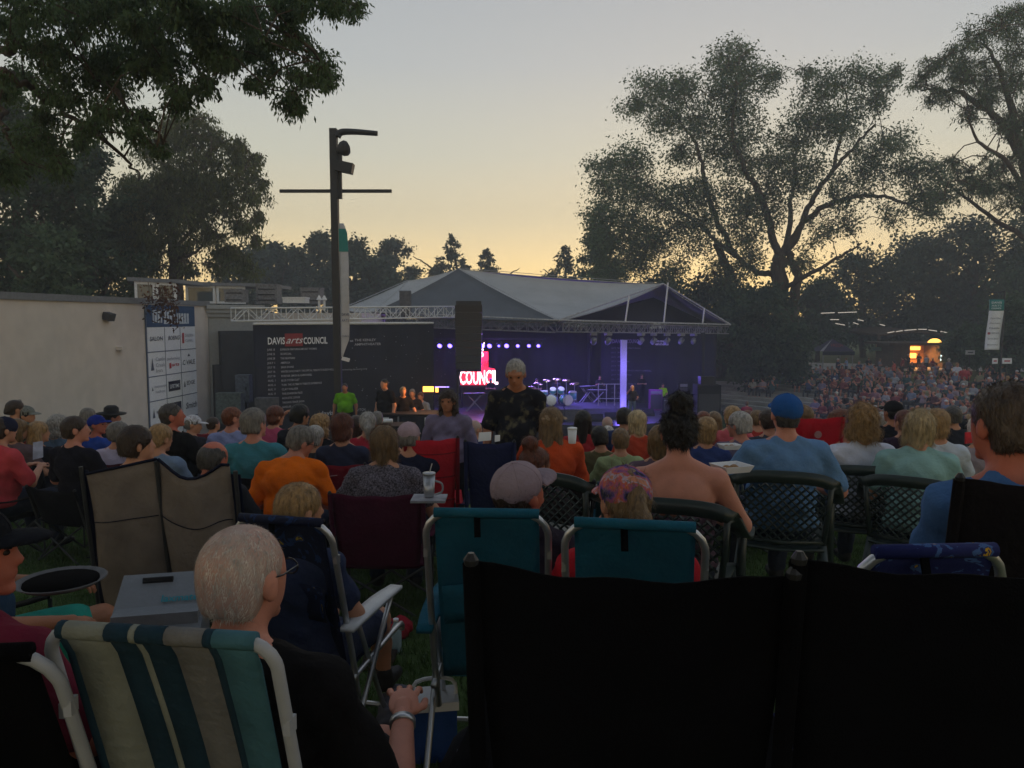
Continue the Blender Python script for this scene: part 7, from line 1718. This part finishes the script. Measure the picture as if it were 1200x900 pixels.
# ---------------------------------------------------------------- grass blades of the near lawn
rr = np.random.default_rng(77); n = 150000
yy = 1.1 + 8.2 * rr.random(n) ** .8; xx = (rr.random(n) - .5) * 2 * (yy * .66 + .3)
clump = np.sin(xx * 7 + 2 * np.sin(yy * 5)) * np.sin(yy * 9 + 1.3 * np.sin(xx * 6)); keep = rr.random(n) < .62 + .38 * clump
xx, yy = xx[keep], yy[keep]; n = len(xx)
gx = np.arange(-7, 7.01, .35); gy = np.arange(.5, 10.01, .35); G = np.array([[g(x, y) for y in gy] for x in gx])
def gz(x, y):
    i = np.clip((x + 7) / .35, 0, len(gx) - 1.001); j = np.clip((y - .5) / .35, 0, len(gy) - 1.001); a, b = i.astype(int), j.astype(int); u, v = i - a, j - b
    return G[a, b] * (1 - u) * (1 - v) + G[a + 1, b] * u * (1 - v) + G[a, b + 1] * (1 - u) * v + G[a + 1, b + 1] * u * v
zz_ = gz(xx, yy) - .004
ang = rr.random(n) * 2 * PI; hgt = .028 + .035 * rr.random(n); wd = .0022 + .0016 * yy / 4
c_, s_ = np.cos(ang) * wd, np.sin(ang) * wd; lx, ly = rr.normal(0, .018, n), rr.normal(0, .018, n)
V = np.stack([np.stack([xx - c_, yy - s_, zz_], 1), np.stack([xx + c_, yy + s_, zz_], 1), np.stack([xx + lx, yy + ly, zz_ + hgt], 1)], 1).reshape(-1, 3)
mesh_np('grass', V, np.arange(3 * n).reshape(n, 3), mat('grass_blade', (.065, .115, .030), rough=.7, var=.4, scale=3, bump=0, trans=.3), None, False, {'kind': 'stuff', 'label': 'short trodden grass between the chairs'})
# belongings on the grass
def bottle(px, py, d, label, col, h=.2, r=.032):
    q = at(px, py, d); t = thing('bottle', label, 'bottle', (q.x, d, g(q.x, d))); mb = MB(); mb.lathe([(r * .9, 0), (r, .01), (r, h * .68), (r * .45, h * .86), (r * .42, h * .93)], (0, 0, 0), 14); mb.build('body', mat('bottle_' + col, col, rough=.15, var=0, bump=0), t, None, True); mb = MB(); mb.lathe([(r * .5, h * .93), (r * .5, h), (r * .3, h)], (0, 0, 0), 10); mb.build('cap', paper, t, None, True)
bottle(463, 660, 4.3, 'clear water bottle standing on the grass by the maroon chair', '#8fa3ad'); bottle(545, 640, 4.7, 'blue drinks bottle on the grass in the aisle', '#24528c'); bottle(905, 640, 3.9, 'steel water bottle on the grass behind the lattice chairs', '#6d737a')
q = at(508, 712, 2.95); t = thing('cooler', 'small white and blue cooler beside the left teal beach chair', 'cooler', (q.x, 2.95, g(q.x, 2.95)), .15)
mb = MB(); mb.box((0, 0, .11), (.17, .13, .21)); mb.build('box', cloth('#22427e'), t); mb = MB(); mb.box((0, 0, .235), (.185, .145, .035)); mb.build('lid', paper, t); mb = MB(); mb.tube(bez([(-.085, 0, .22), (-.07, 0, .31), (.07, 0, .31), (.085, 0, .22)], 4), .008, 6); mb.build('handle', paper, t)
for px, py, d, lb, c_, rz in ((452, 640, 4.6, 'folded red jacket on the grass in the aisle', '#8e2430', .3), (930, 660, 3.6, 'dark bag on the grass right of the blue cap', '#1c1f2c', .9), (420, 745, 2.6, 'dark blue bag on the grass behind the boy', '#1a2644', .1), (470, 705, 3.3, 'grey sweater dropped on the grass beside the boy', '#5a5a64', 1.2)):
    q = at(px, py, d); V, F = sdf_mesh([('e', (0, 0, .04), (.15, .10, .06)), ('e', (.08, .05, .05), (.09, .08, .05)), ('e', (-.09, -.03, .04), (.08, .07, .05)), ('p', (0, 0, .003), (0, 0, -1))], .014, k=.03, noise=(.010, 34))
    o = tag(mesh_np('bag' if 'bag' in lb else 'jacket', V, F, cloth(c_), None, True), lb, 'bag' if 'bag' in lb else 'clothing'); o.location = (q.x, d, g(q.x, d)); o.rotation_euler = (0, 0, rz)
def sandal(px, py, d, lb, rz, c_='#2a2420'):
    q = at(px, py, d); t = thing('sandal', lb, 'sandal', (q.x, d, g(q.x, d) + .01), rz); mb = MB(); mb.grid(lambda u, v: ((u - .5) * (.09 - .03 * math.cos(v * 6)), -.12 + .24 * v, .02 + .01 * v), 4, 8, .02); mb.build('sole', cloth(c_), t, None, True); mb = MB(); mb.tube(bez([(-.04, .03, .02), (0, .05, .06), (.04, .03, .02)], 5), .008, 6); mb.build('strap', cloth(c_), t, None, True)
sandal(437, 672, 4.0, 'brown sandal lying on the grass, left one of the pair in the aisle', .4); sandal(447, 668, 4.05, 'brown sandal lying on the grass, right one of the pair in the aisle', -.3)
# ---------------------------------------------------------------- far spectators on the right-hand bowl
def info_mat(name, rough=.9, mul=1.0):
    m = bpy.data.materials.new(name); m.use_nodes = True; n, l = m.node_tree.nodes, m.node_tree.links
    oi = n.new('ShaderNodeObjectInfo'); l.new(oi.outputs['Color'], n['Principled BSDF'].inputs['Base Color']); n['Principled BSDF'].inputs['Roughness'].default_value = rough; return m
topm = info_mat('spectator_top')
hairr = bpy.data.materials.new('spectator_hair'); hairr.use_nodes = True; n_, l_ = hairr.node_tree.nodes, hairr.node_tree.links
oi = n_.new('ShaderNodeObjectInfo'); cr = n_.new('ShaderNodeValToRGB'); cr.color_ramp.interpolation = 'CONSTANT'; e = cr.color_ramp.elements; e[0].color = (*srgb('#33241a'), 1); e[1].position = .22; e[1].color = (*srgb('#6f5638'), 1)
for p_, c_ in ((.4, '#17110f'), (.55, '#8a857e'), (.72, '#97774e'), (.85, '#bdb6ac')): x = e.new(p_); x.color = (*srgb(c_), 1)
l_.new(oi.outputs['Random'], cr.inputs[0]); l_.new(cr.outputs[0], n_['Principled BSDF'].inputs['Base Color'])
skf = skin_mat('pink'); capw = mat('pale_cap', (.5, .5, .52), var=.05); trd = mat('dark_trousers', (.03, .035, .05), var=.2, bump=0)
def lowmesh(pose, style, arms, w, cap=False, tank=False, h=.034, lean=-.1, turn=0, cut=1.0):
    J = joints(pose, lean, turn, 0, w, 0, arms, None, .42, 0); Vs, Fs, Ms = [], [], []; o = 0
    parts = [(sdf_mesh(body_prims(J, w) + head_prims(J)[:3], h, k=.025), 0), (sdf_mesh(shirt_prims(J, w, .7, tank=tank), h, k=.03), 1), (sdf_mesh(pants_prims(J, w, cut), h, k=.03), 2)]
    hp = cap_prims(J)[0][:2] + [] if cap else hair_prims(J, style)
    parts.append((sdf_mesh(hp, h * .75, k=.02), 4 if cap else 3))
    for (V, F), mi in parts:
        if len(V): Vs.append(V); Fs.append(F + o); Ms += [mi] * len(F); o += len(V)
    me = bpy.data.objects
    ob = mesh_np('person', np.concatenate(Vs), np.concatenate(Fs), [skf, topm, trd, hairr, capw], None, True, None, Ms)
    d = ob.data; bpy.data.objects.remove(ob); return d
SITM = [lowmesh('sit', 'short', 'lap', 1.1), lowmesh('sit', 'bob', 'rest', 1.0, tank=True), lowmesh('sit', 'full', 'fold', 1.25, turn=.5), lowmesh('sit', 'short', 'phone', 1.0, cap=True, cut=.45), lowmesh('sit', 'long', 'lap', 1.05, turn=-.5), lowmesh('sit', 'bald', 'rest', 1.3, lean=.05, cut=.45), lowmesh('sit', 'short', 'raise', 1.1, turn=.3)]
STM = [lowmesh('stand', 'short', 'down', 1.15), lowmesh('stand', 'bob', 'fold', 1.05, cut=.45), lowmesh('stand', 'short', 'phone', 1.2, cap=True)]
mb = MB(); mb.grid(gridfn(.46, .52, -.16, .36, -.27, .86, .04, .02), 4, 3, .02); mb.grid(lambda u, v: ((u - .5) * .5, -.2 + .44 * v, .38), 2, 2, .02)
for sx in (-1, 1):
    for a_, b_ in (((sx * .25, -.25, .0), (sx * .25, .22, .40)), ((sx * .25, .22, 0), (sx * .25, -.18, .40)), ((sx * .26, .22, .0), (sx * .26, .22, .58)), ((sx * .26, .22, .58), (sx * .26, -.22, .58))): mb.tube([a_, b_], .014, 4)
ob = mb.build('camp_chair', info_mat('far_chair_fabric'), None); CHM = ob.data; bpy.data.objects.remove(ob)
COLS = [('white', '#b9bccb'), ('pale blue', '#8494bb'), ('red', '#a83440'), ('maroon', '#6a2438'), ('navy', '#22294c'), ('pink', '#b87888'), ('lavender', '#8d7fae'), ('black', '#15151b'), ('grey', '#70707e'), ('teal', '#2f6a70'), ('pale yellow', '#b5ad7c'), ('royal blue', '#2f4c96'), ('coral', '#c2574a'), ('dark green', '#2c4236'), ('cream', '#c6c2b2'), ('pale pink', '#bfa0b0'), ('beige', '#9a8a78')]
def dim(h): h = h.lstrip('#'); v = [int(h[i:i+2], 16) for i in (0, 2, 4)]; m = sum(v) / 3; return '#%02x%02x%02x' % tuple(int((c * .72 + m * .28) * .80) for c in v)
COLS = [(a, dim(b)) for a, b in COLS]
rr = random.Random(91)
cand = []
row = 0
for r in np.arange(11.2, 39, 1.28):
    row += 1; a = R(-88)
    while a < R(62):
        a += .74 / r * (1 + .35 * rr.random())
        x, y = STAGE[0] + r * math.cos(a), STAGE[1] + 1 + r * math.sin(a)
        if rr.random() < .10 or math.sin(a * 11 + r * 1.7) * math.sin(r * .9 + a * 5) < -.42: continue
        z = g(x, y); u = x / y * FPX + 600; v = 373 + (CAM_Z - z - 1.25) / y * FPX
        if not (868 < u < 1222 and 424 < v < 545): continue
        if y > 68 or y < 10.5: continue
        if u < 955 and v > 449: continue                     # bare concrete steps and walkway
        if u < 1010 and 446 < v < 456: continue                 # aisle
        if (row % 6) == 0 and v > 450: continue
        cand.append((y, x, y, z, row, u, v))
cand.sort()
print('CAND', len(cand))
ROWN = 'zeroth first second third fourth fifth sixth seventh eighth ninth tenth eleventh twelfth thirteenth fourteenth fifteenth sixteenth seventeenth eighteenth nineteenth twentieth furthest last'.split() + ['last'] * 5; USED = set(); IND = cand[:205]; REST = cand[205:]
def spot(u): return 'left end' if u < 960 else 'left part' if u < 1020 else 'middle' if u < 1085 else 'right part' if u < 1150 else 'right end'
def put(x, y, z, mesh, col, label, group='spectators in the bowl right of the stage', rz=None, s=1.0):
    o = bpy.data.objects.new('person', mesh); COL.objects.link(o); o.location = (x, y, z)
    dx, dy = STAGE[0] - 1 - x, STAGE[1] - 1 - y
    o.rotation_euler = (0, 0, (math.atan2(-dx, dy) if rz is None else rz) + rr.uniform(-.25, .25)); o.scale = (s, s, s); o.color = (*srgb(col), 1); tag(o, label, 'person', group); return o
sm = ('short hair', 'a bob', 'crossed arms', 'a pale cap', 'long hair', 'a bald crown', 'one raised hand')
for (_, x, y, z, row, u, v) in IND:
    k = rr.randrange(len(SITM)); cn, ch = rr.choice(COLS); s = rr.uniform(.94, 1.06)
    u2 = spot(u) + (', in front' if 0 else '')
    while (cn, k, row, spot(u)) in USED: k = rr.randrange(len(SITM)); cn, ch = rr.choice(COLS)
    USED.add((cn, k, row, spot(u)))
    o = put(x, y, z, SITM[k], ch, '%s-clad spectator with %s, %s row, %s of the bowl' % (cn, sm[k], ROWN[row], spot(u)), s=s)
    c = bpy.data.objects.new('camp_chair', CHM); COL.objects.link(c); c.location = (x, y, z); c.rotation_euler = o.rotation_euler
    cc, chx = rr.choice([('black', '#101014'), ('navy', '#141a3a'), ('dark red', '#5a1622'), ('dark green', '#16281f'), ('blue', '#1d3566')]); c.color = (*srgb(chx), 1)
    tag(c, '%s folding chair under a spectator in the bowl right of the stage' % cc, 'chair', 'folding chairs in the bowl right of the stage')
# the furthest rows read as one mass
Vs, Fs, Ms = [], [], []; o_ = 0; stuffm = [skf, trd] + [mat('crowd_' + c.strip('#'), c, var=0, bump=0) for _, c in COLS] + [mat('hair_grey'), mat('hair_dirtyblonde')] if 0 else None
mats_ = [skf, trd, mat('crowd_hair_dark', '#33241a', var=0, bump=0), mat('crowd_hair_pale', '#8a857e', var=0, bump=0)] + [mat('crowd_' + c.strip('#'), c, var=0, bump=0) for _, c in COLS]
for (_, x, y, z, row, u, v) in REST:
    me = SITM[rr.randrange(len(SITM))]; n = len(me.vertices); co = np.empty(n * 3, np.float32); me.vertices.foreach_get('co', co); co = co.reshape(-1, 3)
    dx, dy = STAGE[0] - x, STAGE[1] - y; M = np.array(rotm(0, 0, math.atan2(-dx, dy) + rr.uniform(-.3, .3)))
    f = np.empty(len(me.polygons) * 4, np.int32); me.polygons.foreach_get('vertices', f); mi = np.empty(len(me.polygons), np.int32); me.polygons.foreach_get('material_index', mi)
    ti = 4 + rr.randrange(len(COLS)); hi = rr.choice((2, 3)); mp_ = np.array([0, ti, 1, hi, 3])
    Vs.append(co @ M.T * rr.uniform(.94, 1.06) + [x, y, z]); Fs.append(f.reshape(-1, 4) + o_); Ms.append(mp_[mi]); o_ += n
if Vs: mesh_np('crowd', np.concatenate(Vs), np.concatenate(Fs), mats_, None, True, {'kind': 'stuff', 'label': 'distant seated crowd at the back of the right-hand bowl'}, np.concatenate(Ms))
# people on their feet near the refreshment stand and terrace
STL = [(876, 446, 41, '#8e2a34', 0, 'man in a dark red shirt standing on the terrace steps left of the blue cap'), (1058, 418, 60, '#8a2a30', 0, 'person in a red shirt standing before the lit stand'), (1065, 415, 63, '#15151b', 2, 'person in black queueing at the lit window'), (1086, 416, 62, '#b9bccb', 0, 'person in white standing right of the lit window'),
       (1093, 420, 60, '#8a2a30', 1, 'person in dark red standing right of the stand'), (1131, 421, 50, '#9c2630', 0, 'large person in a red shirt standing near the notice sign'), (1112, 420, 56, '#6a6476', 1, 'person in mauve standing between the stand and the notice sign'), (1182, 424, 44, '#b4d41c', 0, 'steward in a lime yellow vest under the banner'),
       (1031, 420, 60, '#70707e', 1, 'person in grey walking under the pavilion'), (1018, 419, 62, '#15151b', 0, 'person in black walking beside the canopy tent'), (992, 419, 62, '#8494bb', 1, 'person in pale blue at the canopy tent'), (982, 420, 61, '#22294c', 2, 'person in navy under the canopy tent'), (940, 420, 60, '#9a8a78', 1, 'person in beige under the dark tree'), (1077, 417, 64, '#2c4236', 1, 'person in dark green at the counter'),
       (1122, 424, 52, '#b9bccb', 1, 'person in white walking left of the notice sign'), (1048, 422, 57, '#c2574a', 1, 'person in coral standing left of the red shirt')]
for px, py, d, c, k, lb in STL:
    q = P(px, py, d); z = g(q.x, d); s = max(.75, min(1.08, (q.z - z) / 1.74)); put(q.x, d, z, STM[k], c, lb, 'people on their feet beyond the bowl', rz=rr.uniform(0, 6), s=s)
print('LONG', [o['label'] for o in SC.objects if 'label' in o and len(o['label'].replace('-', ' ').split()) > 16])
# ---------------------------------------------------------------- evening haze over the lawn
hz_ = MB(); hz_.box((0, 80, 10), (420, 300, 46))
hm = bpy.data.materials.new('haze_air'); hm.use_nodes = True
hn = hm.node_tree.nodes; hn.remove(hn['Principled BSDF'])
pvn = hn.new('ShaderNodeVolumePrincipled'); pvn.inputs['Color'].default_value = (.85, .92, 1, 1); pvn.inputs['Density'].default_value = .0026
hm.node_tree.links.new(pvn.outputs[0], hn['Material Output'].inputs['Volume'])
hz_.build('haze', hm, None, kind='stuff', label='thin evening haze over the lawn and stage')
